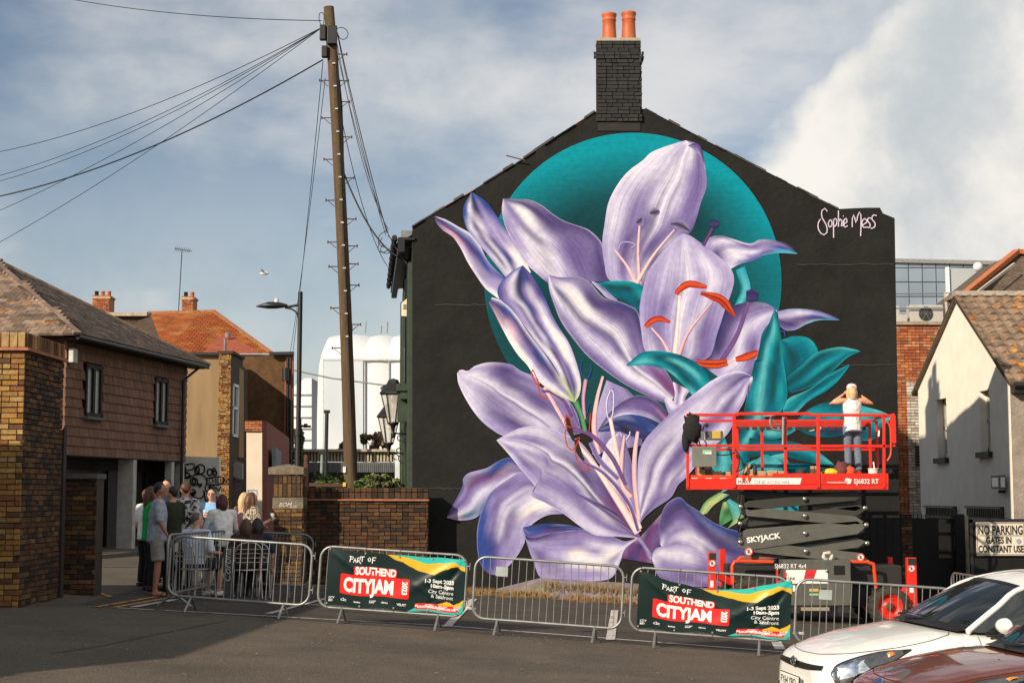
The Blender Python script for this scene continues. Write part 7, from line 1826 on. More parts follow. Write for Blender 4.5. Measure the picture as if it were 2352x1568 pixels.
def cloth(px, w, h, m, name, label, seed, cat):
 p = deck(px); r_ = random.Random(seed)
 mb = MB(); off = [r_.uniform(.6, 1.2) for _ in range(40)]
 mb.ball(p + Vector((0, .06, h * .32)), (w / 2, .13, h * .7), 14, 8, fn=lambda d: d * (1 + .18 * math.sin(d.x * 9 + seed) * math.cos(d.z * 7 + d.y * 5)))
 o = tag(mb.build(name, m), label, cat)
cloth(1888, .34, .12, mat('yellow_cloth', (.62, .45, .02), rough=.8, var=.15, scale=9), 'yellow_bag', 'crumpled yellow bag on the lift deck', 3, 'bag')
cloth(1912, .26, .24, mat('dark_red_cloth', (.12, .03, .03), rough=.8, var=.4, scale=12), 'dark_jacket', 'dark red jacket heaped behind the yellow bag', 5, 'jacket')
cloth(1930, .24, .16, mat('orange_cloth', (.60, .07, .02), rough=.8, var=.2, scale=12), 'orange_bag', 'bright orange bag beside the painter\'s feet', 8, 'bag')
cloth(1821, .2, .12, mat('dark_cloth', (.03, .03, .035), rough=.8, var=.3, scale=12), 'black_rag', 'black rag near the middle post of the lift', 2, 'rag')
cloth(2005, .38, .12, mat('dark_cloth', (.03, .03, .035)), 'black_holdall', 'flat black holdall at the right end of the deck', 6, 'bag')
p = deck(1982); t = thing('paint_bucket', 'white paint bucket with an upright white brush beside the painter', 'bucket', p)
mb = MB(); mb.lathe([(.085, 0), (.095, .11), (.10, .115), (.092, .12), (.08, .02), (0, .02)], p, 18); mb.build('pail', wht, t)
mb = MB(); mb.lathe([(.012, .02), (.014, .22), (.008, .24)], p + Vector((.03, 0, 0)), 8, axis=(-.1, 0, 1)); mb.build('brush_handle', wht, t)
# black jacket over the corner
p = lp(1590, 985, LY0 - .06); mb = MB()
mb.ball(p, (.17, .11, .27), 18, 12, fn=lambda d: d * (1 + .16 * math.sin(d.x * 8 + 1) * math.cos(d.z * 9) + .12 * math.sin(d.z * 15 + d.x * 4)))
mb.ball(p + Vector((-.12, 0, -.2)), (.07, .06, .22), 10, 8)
tag(mb.build('black_jacket', mat('black_cloth', (.010, .010, .011), rough=.9, var=.3, scale=10)), 'black jacket hung over the left corner of the lift rail', 'jacket')
# ------------------------------------------------------------------ crowd barriers and banners
galvb = mat('galvanised_tube', (.29, .295, .285), rough=.48, var=.22, scale=3, metal=.75, col2=(.24, .25, .24), mix=(.5, .7))
def barrier(A_, B_, label, group='crowd barriers along the parking line', h=1.05, z0=.20, m=None, nb=19, splay=(1, 1), plate=False):
 """A_, B_: ground points under the two ends"""
 A_, B_ = Vector(A_), Vector(B_); d = (B_ - A_); L_ = d.length; d.normalize()
 n = Vector((d.y, -d.x, 0)).normalized(); up = n.cross(d).normalized()
 if up.z < 0: up = -up
 if n.y > 0: n = -n
 m = m or galvb
 t = thing('crowd_barrier', label, 'barrier', (A_ + B_) / 2, group)
 def q(u, v, w=0): return A_ + d * u + up * v + n * w
 r = .17; pts_ = []
 for (cx, cz, a0) in ((L_ - r, h - r, 0), (r, h - r, 90), (r, z0 + r, 180), (L_ - r, z0 + r, 270)):
  for k in range(7):
   a = R(a0 + k * 15); pts_.append(q(cx + r * math.cos(a), cz + r * math.sin(a)))
 mb = MB(); mb.tube(pts_, .019, 10, closed=True); mb.build('frame', m, t)
 for k in range(nb):
  u = .11 + (L_ - .22) * k / (nb - 1); e = 0.0
  if u < r: e = r - math.sqrt(max(0, r * r - (r - u) ** 2))
  if u > L_ - r: e = r - math.sqrt(max(0, r * r - (u - L_ + r) ** 2))
  bend = rr.uniform(-.01, .01)
  mb = MB(); mb.tube([q(u, z0 + e), q(u + bend, (z0 + h) / 2), q(u, h - e)], .0065, 6); mb.build('bar', m, t)
 for u in (.36, L_ - .36):
  mb = MB()
  mb.tube([q(u, z0), q(u, -.0, .26)], .019, 8); mb.build('foot', m, t)
  mb = MB(); mb.tube([q(u, z0), q(u, .0, -.26)], .019, 8); mb.build('foot', m, t)
  mb = MB(); mb.tube([q(u, .07, .17), q(u, .07, -.17)], .005, 5); mb.build('foot_tie', m, t)
 for v in (h * .40, h * .86):
  mb = MB(); mb.tube([q(L_ + .005, v), q(L_ + .045, v)], .012, 6); mb.tube([q(L_ + .045, v + .05), q(L_ + .045, v - .05)], .006, 6)
  mb.build('hook', m, t)
 if plate:
  mb = MB(); mb.obox(q(.30, h - .25, .012), d, up, n, (0, 0, 0), (.17, .13, .006)); mb.build('number_plate', mat('dull_plate', (.30, .34, .33), rough=.5), t)
 return t, q, d, up, n, L_
# the run along the front line: end points read off the posts
def gp_(px, d_):
 X = (px - W_PX / 2) / 3617 * d_; return Vector((X, d_, zc(X)))
ends = [(384, 714, 22.75, 22.45), (727, 1068, 22.4, 22.15), (1080, 1426, 22.1, 21.75), (1438, 1803, 21.7, 21.35), (1813, 2180, 21.25, 21.0)]
labs = ['galvanised crowd barrier at the left end in front of the drinkers', 'crowd barrier carrying the left event banner', 'bare crowd barrier in front of the lowest lily petals', 'crowd barrier carrying the right event banner', 'crowd barrier in front of the lift wheel, partly behind the white car']
B = []
for k, (p0, p1, d0, d1) in enumerate(ends):
 B.append(barrier(gp_(p0 + 3, d0), gp_(p1 - 4, d1), labs[k], plate=k in (2, 4)))
dull = mat('dull_tube', (.16, .17, .175), rough=.5, var=.2, scale=3, metal=.5)
barrier(gp_(388, 22.95), gp_(520, 26.2), 'crowd barrier angled back from the left end beside the man in grey', 'crowd barriers round the drinkers', plate=True)
barrier(gp_(524, 26.3), gp_(713, 26.6), 'dark crowd barrier behind the drinkers in front of the gate pier', 'crowd barriers round the drinkers', m=dull)
barrier(gp_(2180, 27.6), gp_(2330, 24.8), 'crowd barrier at the far right behind the white car roof', 'crowd barriers by the gates')

# banner print painted per vertex on a sagging sheet
BW, BH = 1.96, .835
PB_ = {'k': (.0035, .015, .0145), 'y': (.72, .36, .015), 't': (.02, .40, .34), 'r': (.68, .015, .012)}
def banner(bar, u0, u1, v0, v1, sagc, label, seed):
 t_, q, d, up, n, L_ = bar
 t = thing('event_banner', label, 'banner', q(L_ / 2, v0), 'event banners on the barriers')
 NX, NY = 260, 110; r_ = random.Random(seed)
 def pos(f, g, lift=0.0):
  u = u0 + (u1 - u0) * f
  tv = v1 - sagc * (1 - abs(2 * min(1, f / .98) - 1) ** 1.6) if sagc else v1 - .02 * math.sin(f * math.pi) - .03 * f
  tv += .006 * math.sin(f * 25)
  bv = v0 + .012 * math.sin(f * 19)
  v = bv + (tv - bv) * g
  # folds radiating from the tied corners
  def fold(cx, cy, a, w, amp):
   dx, dy = (f - cx) * 2.3, (g - cy); dd = dx * math.sin(a) - dy * math.cos(a); al = dx * math.cos(a) + dy * math.sin(a)
   return amp * math.exp(-(dd / w) ** 2) * max(0, min(1, al * 3)) * max(0, 1 - al / 1.6)
  w = .03 + .010 * math.sin(f * 9 + seed) * math.sin(g * 3.1)
  w += fold(1.0, 1.0, R(215), .09, .03) + fold(1.0, 1.0, R(238), .05, -.02) + fold(0, 1, R(-35), .07, .018) + fold(1, 0, R(150), .06, .014)
  if sagc: w += .03 * math.exp(-((f - .62) / .12) ** 2) * (1 - g) + .02 * math.exp(-((f - .85) / .06) ** 2)
  return q(u, v, w + lift)
 fl = [(x * 1.0, .5) for x in range(3)]
 r1 = [r_.uniform(-1, 1) for _ in range(64)]
 def jag(x, k): 
  i = int(x * k) % 64; f = x * k - int(x * k); return r1[i] * (1 - f) + r1[(i + 1) % 64] * f
 vs, cols = [], []
 for j in range(NY + 1):
  for i in range(NX + 1):
   f, g = i / NX, j / NY
   c = PB_['k']
   ylow = np.interp(f, [.42, .55, .68, .78, .86, .94, 1.0], [1.0, .86, .74, .68, .80, .86, .76]) + jag(f, 40) * .012
   ytop = np.interp(f, [.42, .60, .72, .84, .92, 1.0], [1.01, .955, .88, .90, .93, .84]) + jag(f + .3, 30) * .006
   if f > .42 and g > ylow: c = PB_['y'] if g < ytop else PB_['t']
   tl = np.interp(f, [.58, .66, 1.0], [-.02, .075, .12]); t2 = np.interp(f, [.70, .76, .90, .94, 1.0], [.06, .10, .21, .15, .22])
   y2 = np.interp(f, [.76, .88, .93, 1.0], [.09, .225, .17, .25]) + jag(f, 36) * .01
   if f > .58 and g < tl: c = PB_['t']
   elif f > .74 and g < t2 and g >= tl: c = PB_['t'] if f < .8 else PB_['y']
   elif f > .76 and g < y2: c = PB_['y']
   if f > .985 and g < .2: c = PB_['t']
   vs.append(pos(f, g)); cols.append((*c, 1))
 fs = [(j * (NX + 1) + i, j * (NX + 1) + i + 1, (j + 1) * (NX + 1) + i + 1, (j + 1) * (NX + 1) + i) for j in range(NY) for i in range(NX)]
 me = bpy.data.meshes.new('sheet'); me.from_pydata(vs, [], fs)
 ca = me.color_attributes.new('paint', 'FLOAT_COLOR', 'POINT'); ca.data.foreach_set('color', np.array(cols, dtype=np.float32).ravel())
 for p in me.polygons: p.use_smooth = True
 me.materials.append(mat('banner_vinyl', (0, 0, 0), attr='paint', rough=.36, var=.03, spec=.32)); me.update()
 link('sheet', me, t)
 # print laid on the sheet: build flat in (f, g) units of metres then wrap
 wv = mat('print_white', (.72, .72, .70), rough=.35, var=.04); rd = mat('print_red', (.68, .015, .012), rough=.35, var=.04)
 def wrap(me, lift, m, name, par=None):
  import bmesh
  bm = bmesh.new(); bm.from_mesh(me)
  for _ in range(3):
   ed = [e for e in bm.edges if e.calc_length() > .07]
   if ed: bmesh.ops.subdivide_edges(bm, edges=ed, cuts=1)
  bmesh.ops.triangulate(bm, faces=bm.faces[:]); bm.to_mesh(me); bm.free()
  for v in me.vertices: v.co = pos(v.co.x / BW, v.co.y / BH, lift)
  me.materials.clear(); me.materials.append(m); me.update(); me.name = name
  for p in me.polygons: p.material_index = 0
  return link(name, me, par or t)
 def txt(s, x, y, size, m=wv, al='LEFT', bold=0, wide=1, lift=.006, name='lettering', rot=0, par=None, sp=1.0, hgt=1.0):
  cu = bpy.data.curves.new(name, 'FONT'); cu.body = s; cu.size = size; cu.align_x = al; cu.offset = bold; cu.resolution_u = 3; cu.space_character = sp
  o = bpy.data.objects.new(name, cu); COL.objects.link(o)
  me = bpy.data.meshes.new_from_object(o.evaluated_get(bpy.context.evaluated_depsgraph_get())); bpy.data.objects.remove(o)
  me.transform(Matrix.Translation((x, y, 0)) @ Matrix.Rotation(R(rot), 4, 'Z') @ Matrix.Diagonal((wide, hgt, 1, 1)))
  return wrap(me, lift, m, name, par)
 def rect(x0, y0, x1, y1, m, lift=.003, name='red_panel', rad=.02):
  nx, ny = 24, 10; mb = MB()
  def cl(x, y):
   cx, cy = min(max(x, x0 + rad), x1 - rad), min(max(y, y0 + rad), y1 - rad); dx, dy = x - cx, y - cy; L2 = math.hypot(dx, dy)
   return (cx + dx * rad / L2, cy + dy * rad / L2, 0) if L2 > rad else (x, y, 0)
  mb.add([cl(x0 + (x1 - x0) * i / nx, y0 + (y1 - y0) * j / ny) for j in range(ny + 1) for i in range(nx + 1)], [(j * (nx + 1) + i, j * (nx + 1) + i + 1, (j + 1) * (nx + 1) + i + 1, (j + 1) * (nx + 1) + i) for j in range(ny) for i in range(nx)])
  me = bpy.data.meshes.new(name); me.from_pydata(mb.v, [], mb.f); return wrap(me, lift, m, name)
 W, H = BW, BH
 p1 = rect(.10 * W, .215 * H, .605 * W, .575 * H, rd, .003); p2 = rect(.195 * W, .55 * H, .505 * W, .735 * H, rd, .0036)
 txt('SOUTHEND', .205 * W, .595 * H, .165, wv, bold=.007, wide=.67, par=p2, sp=.98, hgt=.95)
 txt('CITYJAM', .125 * W, .275 * H, .30, wv, bold=.013, wide=.62, par=p1, sp=1.0, hgt=.95)
 txt('2023', .553 * W, .525 * H, .105, wv, bold=.004, wide=.95, rot=-90, par=p1)
 # hand-drawn PART OF
 hd = [[(0, 0), (.01, .09)], [(-.01, .085), (.045, .08), (.04, .05), (.005, .045)], [(.05, .0), (.072, .07), (.09, .0)], [(.058, .03), (.088, .03)], [(.105, 0), (.11, .075)], [(.105, .075), (.15, .075), (.14, .04), (.11, .04), (.16, -.01)], [(.14, .09), (.205, .095)], [(.175, .092), (.172, .02)],
          [(.27, .03), (.255, .06), (.275, .085), (.295, .06), (.285, .03), (.27, .028)], [(.32, .0), (.322, .09)], [(.322, .09), (.37, .092)], [(.322, .05), (.36, .052)]]
 mb = MB()
 for s_ in hd: stroke(mb, [Vector((.16 * W + x, .80 * H + y, 0)) for x, y in s_], -.012, Z3)
 me = bpy.data.meshes.new('lettering'); me.from_pydata(mb.v, [], mb.f); wrap(me, .006, wv, 'lettering')
 xr_ = .925 * W
 txt('1-3 Sept 2023', xr_, .535 * H, .078, al='RIGHT', bold=.0030, wide=.95); txt('10am-5pm', xr_, .445 * H, .078, al='RIGHT', bold=.0030, wide=1.0)
 txt('City Centre', xr_, .345 * H, .076, al='RIGHT', wide=.96); txt('& Seafront', xr_, .26 * H, .076, al='RIGHT', wide=.96)
 p3 = rect(.655 * W, .035 * H, .965 * W, .145 * H, rd, .004, rad=.006)
 txt('southendcityjam.co.uk', .67 * W, .064 * H, .066, bold=.0020, wide=.92, par=p3)
 x = .02
 for s_, sz in (('CITY\nBID', .040), ('c2c', .06), ('Benfleet', .028), ('STATION\nHOUSE', .022), ('clarco', .038), ('VELFIT', .046), ('(R)', .04), ('RED BRICK\nGALLERY', .020), ('KARL KING\nTATTOO', .024), ('FOCAL\nPOINT', .030), ('Southend-on-Sea\nCITY COUNCIL', .020)):
  o = txt(s_, (x + .0) * W, .115 * H if '\n' in s_ else .09 * H, sz, bold=.001, lift=.005, name='sponsor_mark')
  x += .032 + max(len(l) for l in s_.split('\n')) * sz * .36
 # eyelets and cable ties
 for (f, g) in ((.01, .985), (.27, .97), (.52, .97), (.76, .97), (.99, .97), (.01, .03), (.25, .03), (.50, .03), (.75, .03), (.985, .03)):
  c = pos(f, g, .004); mb = MB(); mb.lathe([(.012, 0), (.016, .003), (.010, .006)], c, 10, axis=tuple(n)); mb.build('eyelet', galv, t)
  if g > .5 or f in (.01, .50):
   tgt = q(u0 + (u1 - u0) * f, 1.05 if g > .5 else .2, .02)
   mb = MB(); mb.tube([c, tgt, tgt + up * .03 * (1 if g > .5 else -1) + n * .02], .003, 4); mb.build('cable_tie', bx, t)
 return t
banner(B[1], .12, 2.08, .235, 1.03, 0, 'dark green event banner on the barrier before the brick wall, pulled flat', 1)
banner(B[3], .10, 2.16, .235, 1.02, .20, 'dark green event banner sagging at the middle on the barrier by the lift', 2)
# ------------------------------------------------------------------ people
def remeshed(mb, voxel, it=4):
 me = bpy.data.meshes.new('tmp'); me.from_pydata(mb.v, [], mb.f); me.update()
 o = bpy.data.objects.new('tmp', me); COL.objects.link(o)
 r = o.modifiers.new('r', 'REMESH'); r.mode = 'VOXEL'; r.voxel_size = voxel
 s = o.modifiers.new('s', 'SMOOTH'); s.factor = .6; s.iterations = it
 out = bpy.data.meshes.new_from_object(o.evaluated_get(bpy.context.evaluated_depsgraph_get()))
 bpy.data.objects.remove(o)
 for p in out.polygons: p.use_smooth = True
 return out
def rings(mb, rs, n=14):
 """rs: (centre, rx, ry, yaw)"""
 vs = []
 for c, rx, ry, yw in rs:
  for k in range(n):
   a = 2 * math.pi * k / n; x, y = math.cos(a) * rx, math.sin(a) * ry
   vs.append((c[0] + x * math.cos(yw) - y * math.sin(yw), c[1] + x * math.sin(yw) + y * math.cos(yw), c[2]))
 mb.add(vs, [(i * n + k, i * n + (k + 1) % n, (i + 1) * n + (k + 1) % n, (i + 1) * n + k) for i in range(len(rs) - 1) for k in range(n)])
 mb.add(vs[:n], [tuple(range(n))[::-1]]); mb.add(vs[-n:], [tuple(range(n))])
SK = mat('skin', (.54, .29, .20), rough=.55, var=.08, scale=8)
SKT = mat('tanned_skin', (.36, .16, .09), rough=.5, var=.08, scale=8)
def person(loc, yaw, label, shirt, legsm, hairm, H=1.75, sit=False, lean=0.0, arms=None, sleeve=.55, shorts=False, hair='short', skin=None, build=1.0, group='drinkers round the outdoor table', shoe=None, head_turn=0.0, extra=None, voxel=.021, female=False, stance=.11, cap=None):
 skin = skin or SK; k = H / 1.75
 t = thing('person', label, 'person', loc, group)
 M0 = Matrix.Translation(loc) @ Matrix.Rotation(yaw, 4, 'Z') @ Matrix.Scale(k, 4)
 hipz = .52 if sit else .93
 L = Vector((0, lean, 0))                      # forward lean of the shoulders
 def sp(f, z): return (0, L.y * f, z)
 cz = hipz + .37; nz = hipz + .57; hz = hipz + .69
 hip = [Vector((s * .095, 0, hipz)) for s in (-1, 1)]
 if sit: knee = [Vector((s * .13, .42, .50)) for s in (-1, 1)]; ank = [Vector((s * .13, .40, .08)) for s in (-1, 1)]
 else: knee = [Vector((s * stance * .95, .03, .50)) for s in (-1, 1)]; ank = [Vector((s * stance, -.01, .08)) for s in (-1, 1)]
 sh = [Vector((s * .19 * build, L.y, nz - .07)) for s in (-1, 1)]
 arms = arms or [((-.27, .0, 1.14), (-.26, .10, .88)), ((.27, .0, 1.14), (.26, .10, .88))]
 el = [Vector(a[0]) for a in arms]; ha = [Vector(a[1]) for a in arms]
 if sit:
  for q in el + ha: q.z -= .41
 for q in el + ha: q.y += L.y * .8
 hc = Vector((0, L.y * 1.15 + .02, hz))
 # body
 mb = MB(); b = build
 rings(mb, [(sp(0, hipz - .08), .13 * b, .10, 0), (sp(0, hipz), .165 * b, .12 * b, 0), (sp(.3, hipz + .14), .145 * b, .105 * b, 0), (sp(.75, hipz + .32), .165 * b, .115 * b, 0), (sp(1, hipz + .46), .165 * b, .10, 0), (sp(1, hipz + .54), .08, .07, 0)])
 mb.tube([sp(1, nz - .08), sp(1.08, nz + .02), hc - Vector((0, 0, .04))], [.065, .055, .058], 10)
 for i in (0, 1):
  mb.tube([hip[i], hip[i].lerp(knee[i], .5), knee[i], knee[i].lerp(ank[i], .35), ank[i]], [.092, .078, .055, .057, .036], 10)
  mb.tube([Vector((0, L.y, nz - .07)).lerp(sh[i], .3), sh[i], sh[i].lerp(el[i], .5), el[i], el[i].lerp(ha[i], .4), ha[i]], [.05, .058 * b, .048, .038, .037, .024], 10)
  mb.tube([ank[i] + Vector((0, -.05, -.045)), ank[i] + Vector((0, .07, -.04)), ank[i] + Vector((0, .17, -.06))], [.035, .038, .028], 8)
 rt = Matrix.Rotation(head_turn, 3, 'Z')
 def hd(v): return hc + rt @ Vector(v)
 mb.ball(hc, (.078, .098, .118), 16, 12, fn=lambda d: rt @ Vector((d.x * (1 - .22 * max(0, -d.z)), d.y * (1 - .08 * max(0, -d.z)), d.z)))
 mb.ball(hd((0, .075, -.075)), (.035, .03, .03), 8, 6)
 mb.tube([hd((0, .09, .02)), hd((0, .118, -.02)), hd((0, .092, -.035))], [.010, .017, .010], 6)
 for s in (-1, 1): mb.ball(hd((s * .08, -.005, -.005)), (.012, .022, .032), 8, 6)
 me = remeshed(mb, voxel, 3)
 # hands with fingers, eyes and mouth joined on
 vs = [tuple(v.co) for v in me.vertices]; fs = [list(p.vertices) for p in me.polygons]; bpy.data.meshes.remove(me)
 mb = MB(); mb.v, mb.f, mb.mi, mb.sm = vs, fs, [0] * len(fs), [True] * len(fs)
 for i in (0, 1):
  d = (ha[i] - el[i]).normalized(); sd = d.cross(Vector((0, 0, 1)))
  if sd.length < .2: sd = Vector((0, 1, 0)) if i else Vector((0, 1, 0))
  sd.normalize(); nn = sd.cross(d)
  mb.tube([ha[i], ha[i] + d * .035, ha[i] + d * .075], [.024, .034, .030], 8)
  for f in range(4):
   o = ha[i] + d * .07 + sd * (.024 - .016 * f); ln = (.058, .068, .062, .048)[f]
   mb.tube([o, o + d * ln * .5, o + d * ln * .8 - nn * .02, o + d * ln * .8 - nn * .04], [.0085, .008, .0075, .006], 5)
  o = ha[i] + d * .02 + sd * .028; mb.tube([o, o + sd * .022 + d * .03, o + sd * .018 + d * .055], [.011, .009, .007], 5)
 mb.cur = 1
 for s in (-1, 1):
  mb.ball(hd((s * .030, .087, .015)), (.011, .006, .007), 6, 4); mb.ball(hd((s * .030, .090, .034)), (.018, .006, .004), 6, 4)
 mb.ball(hd((0, .094, -.052)), (.022, .006, .004), 6, 4)
 mb.T = None; mb.v = [tuple(M0 @ Vector(v)) for v in mb.v]
 mb.build('body', [skin, mat('face_dark', (.05, .02, .015), rough=.5)], t)
 def cloth_piece(name, fn, m, it=3):
  c = MB(); fn(c); e = remeshed(c, voxel, it); e.transform(M0); e.materials.clear(); e.materials.append(m); e.name = name
  for p in e.polygons: p.material_index = 0
  return link(name, e, t)
 def f_shirt(c):
  hem = hipz - (.10 if not sit else .0)
  rings(c, [(sp(0, hem), .185 * b, .145 * b, 0), (sp(0, hipz + .04), .172 * b, .135 * b, 0), (sp(.3, hipz + .15), .16 * b, .13 * b, 0), (sp(.75, hipz + .32), .185 * b, .135 * b, 0), (sp(1, hipz + .46), .185 * b, .115, 0), (sp(1, hipz + .525), .11, .085, 0), (sp(1.02, hipz + .555), .072, .07, 0)])
  if female: c.ball(Vector((0, L.y * .8 + .10, hipz + .36)), (.13, .07, .07), 10, 8)
  if sleeve:
   for i in (0, 1):
    w_ = sh[i].lerp(el[i], min(1, sleeve / .55)) if sleeve <= .55 else el[i]
    pts_ = [Vector((0, L.y, nz - .07)).lerp(sh[i], .4), sh[i], w_]; rr_ = [.06, .074 * b, .066 if sleeve <= .55 else .055]
    if sleeve > .55: pts_.append(el[i].lerp(ha[i], .92)); rr_.append(.042)
    c.tube(pts_, rr_, 10)
 cloth_piece('shirt', f_shirt, shirt)
 def f_leg(c):
  rings(c, [(sp(0, hipz - .12 if not sit else hipz - .09), .165 * b, .12 * b, 0), (sp(0, hipz + .02), .168 * b, .128 * b, 0), (sp(0, hipz + .09), .150 * b, .118 * b, 0)])
  for i in (0, 1):
   if shorts: c.tube([hip[i], hip[i].lerp(knee[i], .6), knee[i].lerp(hip[i], .08)], [.105, .108, .106], 10)
   else: c.tube([hip[i], hip[i].lerp(knee[i], .5), knee[i], knee[i].lerp(ank[i], .4), ank[i] + Vector((0, 0, .0))], [.104, .092, .074, .072, .066], 10)
 cloth_piece('shorts' if shorts else 'trousers', f_leg, legsm)
 if shoe:
  mb = MB()
  for i in (0, 1): mb.tube([ank[i] + Vector((0, -.07, -.04)), ank[i] + Vector((0, .05, -.035)), ank[i] + Vector((0, .17, -.045)), ank[i] + Vector((0, .20, -.055))], [.036, .046, .036, .020], 10)
  mb.v = [tuple(M0 @ Vector(v)) for v in mb.v]; mb.build('shoes', shoe, t)
 else:
  mb = MB()
  for i in (0, 1): mb.cbox(ank[i] + Vector((0, .06, -.072)), (.09, .27, .016)); mb.tube([ank[i] + Vector((-.04, .09, -.05)), ank[i] + Vector((0, .13, -.015)), ank[i] + Vector((.04, .09, -.05))], .007, 5)
  mb.v = [tuple(M0 @ Vector(v)) for v in mb.v]; mb.build('flip_flops', mat('black_sole', (.015, .013, .012)), t)
 if hairm is not None:
  def f_hair(c):
   c.ball(hd((0, -.014, .03)), (.083, .101, .098), 14, 10, fn=lambda d: rt @ (d if not (d.y > .35 and d.z < .45) else Vector((d.x * .9, d.y * .55, max(d.z, .1)))))
   if hair in ('long', 'bob'):
    l_ = .34 if hair == 'long' else .16
    c.tube([hd((0, -.05, .04)), hd((0, -.08, -.06)), hd((0, -.075, -.06 - l_ * .6)), hd((.0, -.06, -l_))], [.075, .080, .070, .03], 10)
    for s in (-1, 1): c.tube([hd((s * .06, -.01, .05)), hd((s * .088, -.01, -.04)), hd((s * .08, .0, -.05 - l_ * .7))], [.035, .034, .022], 8)
   else:
    for s in (-1, 1): c.tube([hd((s * .073, .01, .05)), hd((s * .078, -.01, .0))], [.022, .016], 6)
    c.ball(hd((0, -.07, -.02)), (.06, .035, .05), 8, 6)
  cloth_piece('hair', f_hair, hairm, 2)
 if cap:
  mb = MB(); n = 18; prof = [(.099, .045), (.100, .075), (.090, .108), (.062, .134), (.02, .146), (0, .147)]
  mb.lathe(prof, hd((0, -.005, 0)), n, caps=False)
  mb.add([hd((-.07, .07, .05)), hd((-.05, .15, .04)), hd((.05, .15, .04)), hd((.07, .07, .05))], [(0, 1, 2, 3)])
  mb.v = [tuple(M0 @ Vector(v)) for v in mb.v]; mb.build('cap', cap, t)
  mb = MB(); mb.tube([hd((-.03, -.098, .055)), hd((-.02, -.105, .075)), hd((.02, -.105, .075)), hd((.03, -.098, .055))], .006, 5); mb.v = [tuple(M0 @ Vector(v)) for v in mb.v]; mb.build('cap_strap', mat('dark_strap', (.05, .04, .04)), t)
 if extra: extra(t, M0, hd, ha, hc)
 return t
def fab(name, col, **k): return mat(name, col, rough=.9, var=k.pop('var', .18), scale=k.pop('scale', 7), bump=2.2, bscale=9, spec=.2, **k)
hr_d, hr_b, hr_bl = mat('dark_hair', (.018, .011, .008), rough=.5, var=.4, scale=25, stretch=(3, 3, .6)), mat('brown_hair', (.085, .036, .018), rough=.5, var=.4, scale=25, stretch=(3, 3, .6)), mat('blonde_hair', (.52, .36, .18), rough=.5, var=.35, scale=30, stretch=(3, 3, .6))
hr_g, hr_r = mat('greying_hair', (.09, .07, .06), rough=.6, var=.4, scale=25), mat('dark_red_hair', (.07, .012, .010), rough=.5, var=.4, scale=25, stretch=(3, 3, .6))
def spot(px, d): X = (px - W_PX / 2) / 3617 * d; return Vector((X, d, zc(X) + (.0)))
def glass_of(col, name, h=.13, r=.036):
 def f(t, M0, hd, ha, hc):
  c = M0 @ (ha[1] + Vector((0, .03, -.02)))
  gm3 = bpy.data.materials.get('drink_glass')
  if not gm3:
   gm3 = bpy.data.materials.new('drink_glass'); gm3.use_nodes = True; b = gm3.node_tree.nodes['Principled BSDF']
   b.inputs['Base Color'].default_value = (.8, .82, .8, 1); b.inputs['Roughness'].default_value = .1; b.inputs['Alpha'].default_value = .45
  g = thing('drink_glass', 'glass ' + name, 'glass', c, 'glasses of the drinkers')
  mb = MB(); mb.lathe([(r * .75, 0), (r, h)], c, 12); mb.build('glass', gm3, g)
  mb = MB(); mb.lathe([(r * .7, .008), (r * .88, h * .65)], c, 12); mb.build('drink', mat('drink_' + name.split()[0], col, rough=.1), g)
 return f
def glasses_on(t, M0, hd, ha, hc):
 mb = MB()
 for s in (-1, 1): mb.tube([hd((s * .032 + .022 * math.cos(a), .103, .016 + .016 * math.sin(a))) for a in [i * math.pi / 5 for i in range(10)]], .0035, 4, closed=True)
 mb.tube([hd((-.054, .10, .018)), hd((-.082, .0, .018))], .003, 4); mb.tube([hd((.054, .10, .018)), hd((.082, .0, .018))], .003, 4)
 mb.v = [tuple(M0 @ Vector(v)) for v in mb.v]; mb.build('spectacles', blk, t)
floral = mat('floral_print', (.55, .52, .50), rough=.9, var=.05, scale=16, col2=(.02, .018, .02), mix=(.50, .53), detail=3)
leop = mat('leopard_print', (.45, .38, .28), rough=.9, var=.05, scale=34, col2=(.03, .02, .015), mix=(.49, .52), detail=2)
stripe = mat('pale_stripe', (.58, .62, .72), rough=.9, var=.10, scale=30, stretch=(6, .1, .1))
R_ = R
person(spot(362, 25.0), R_(-78), 'man in grey T-shirt, grey shorts and flip-flops standing left of the barrier', fab('heather_grey', (.34, .37, .44), fine=.15), fab('grey_shorts', (.28, .27, .25)), hr_d, H=1.80, shorts=True, skin=SKT, build=1.1, lean=.02,
       arms=[((-.27, .0, 1.14), (-.22, .12, .90)), ((.27, .03, 1.13), (.20, .16, .90))])
person(spot(347, 26.0), R_(-60), 'woman with long brown hair in a bright green top behind the man in grey', fab('bright_green', (.012, .33, .07)), fab('black_trousers', (.015, .015, .016)), hr_b, H=1.72, hair='long', female=True, sleeve=.2, shoe=dgry)
person(spot(337, 26.9), R_(-40), 'person in a white shirt mostly hidden behind the woman in green', fab('white_cotton', (.66, .65, .64)), fab('black_trousers', (.015, .015, .016)), hr_b, H=1.66, shoe=dgry)
person(spot(397, 26.1), R_(60), 'man in a dark olive T-shirt with cropped hair facing the man in grey', fab('dark_olive', (.032, .038, .022)), fab('black_trousers', (.015, .015, .016)), hr_d, H=1.74, build=1.05, shoe=dgry, arms=[((-.27, .06, 1.12), (-.12, .28, 1.18)), ((.27, .03, 1.13), (.20, .16, .90))])
person(spot(383, 28.2), R_(175), 'dark-haired man at the back of the group seen as a head above the others', fab('navy_cotton', (.02, .025, .045)), fab('black_trousers', (.015, .015, .016)), hr_d, H=1.84, shoe=dgry)
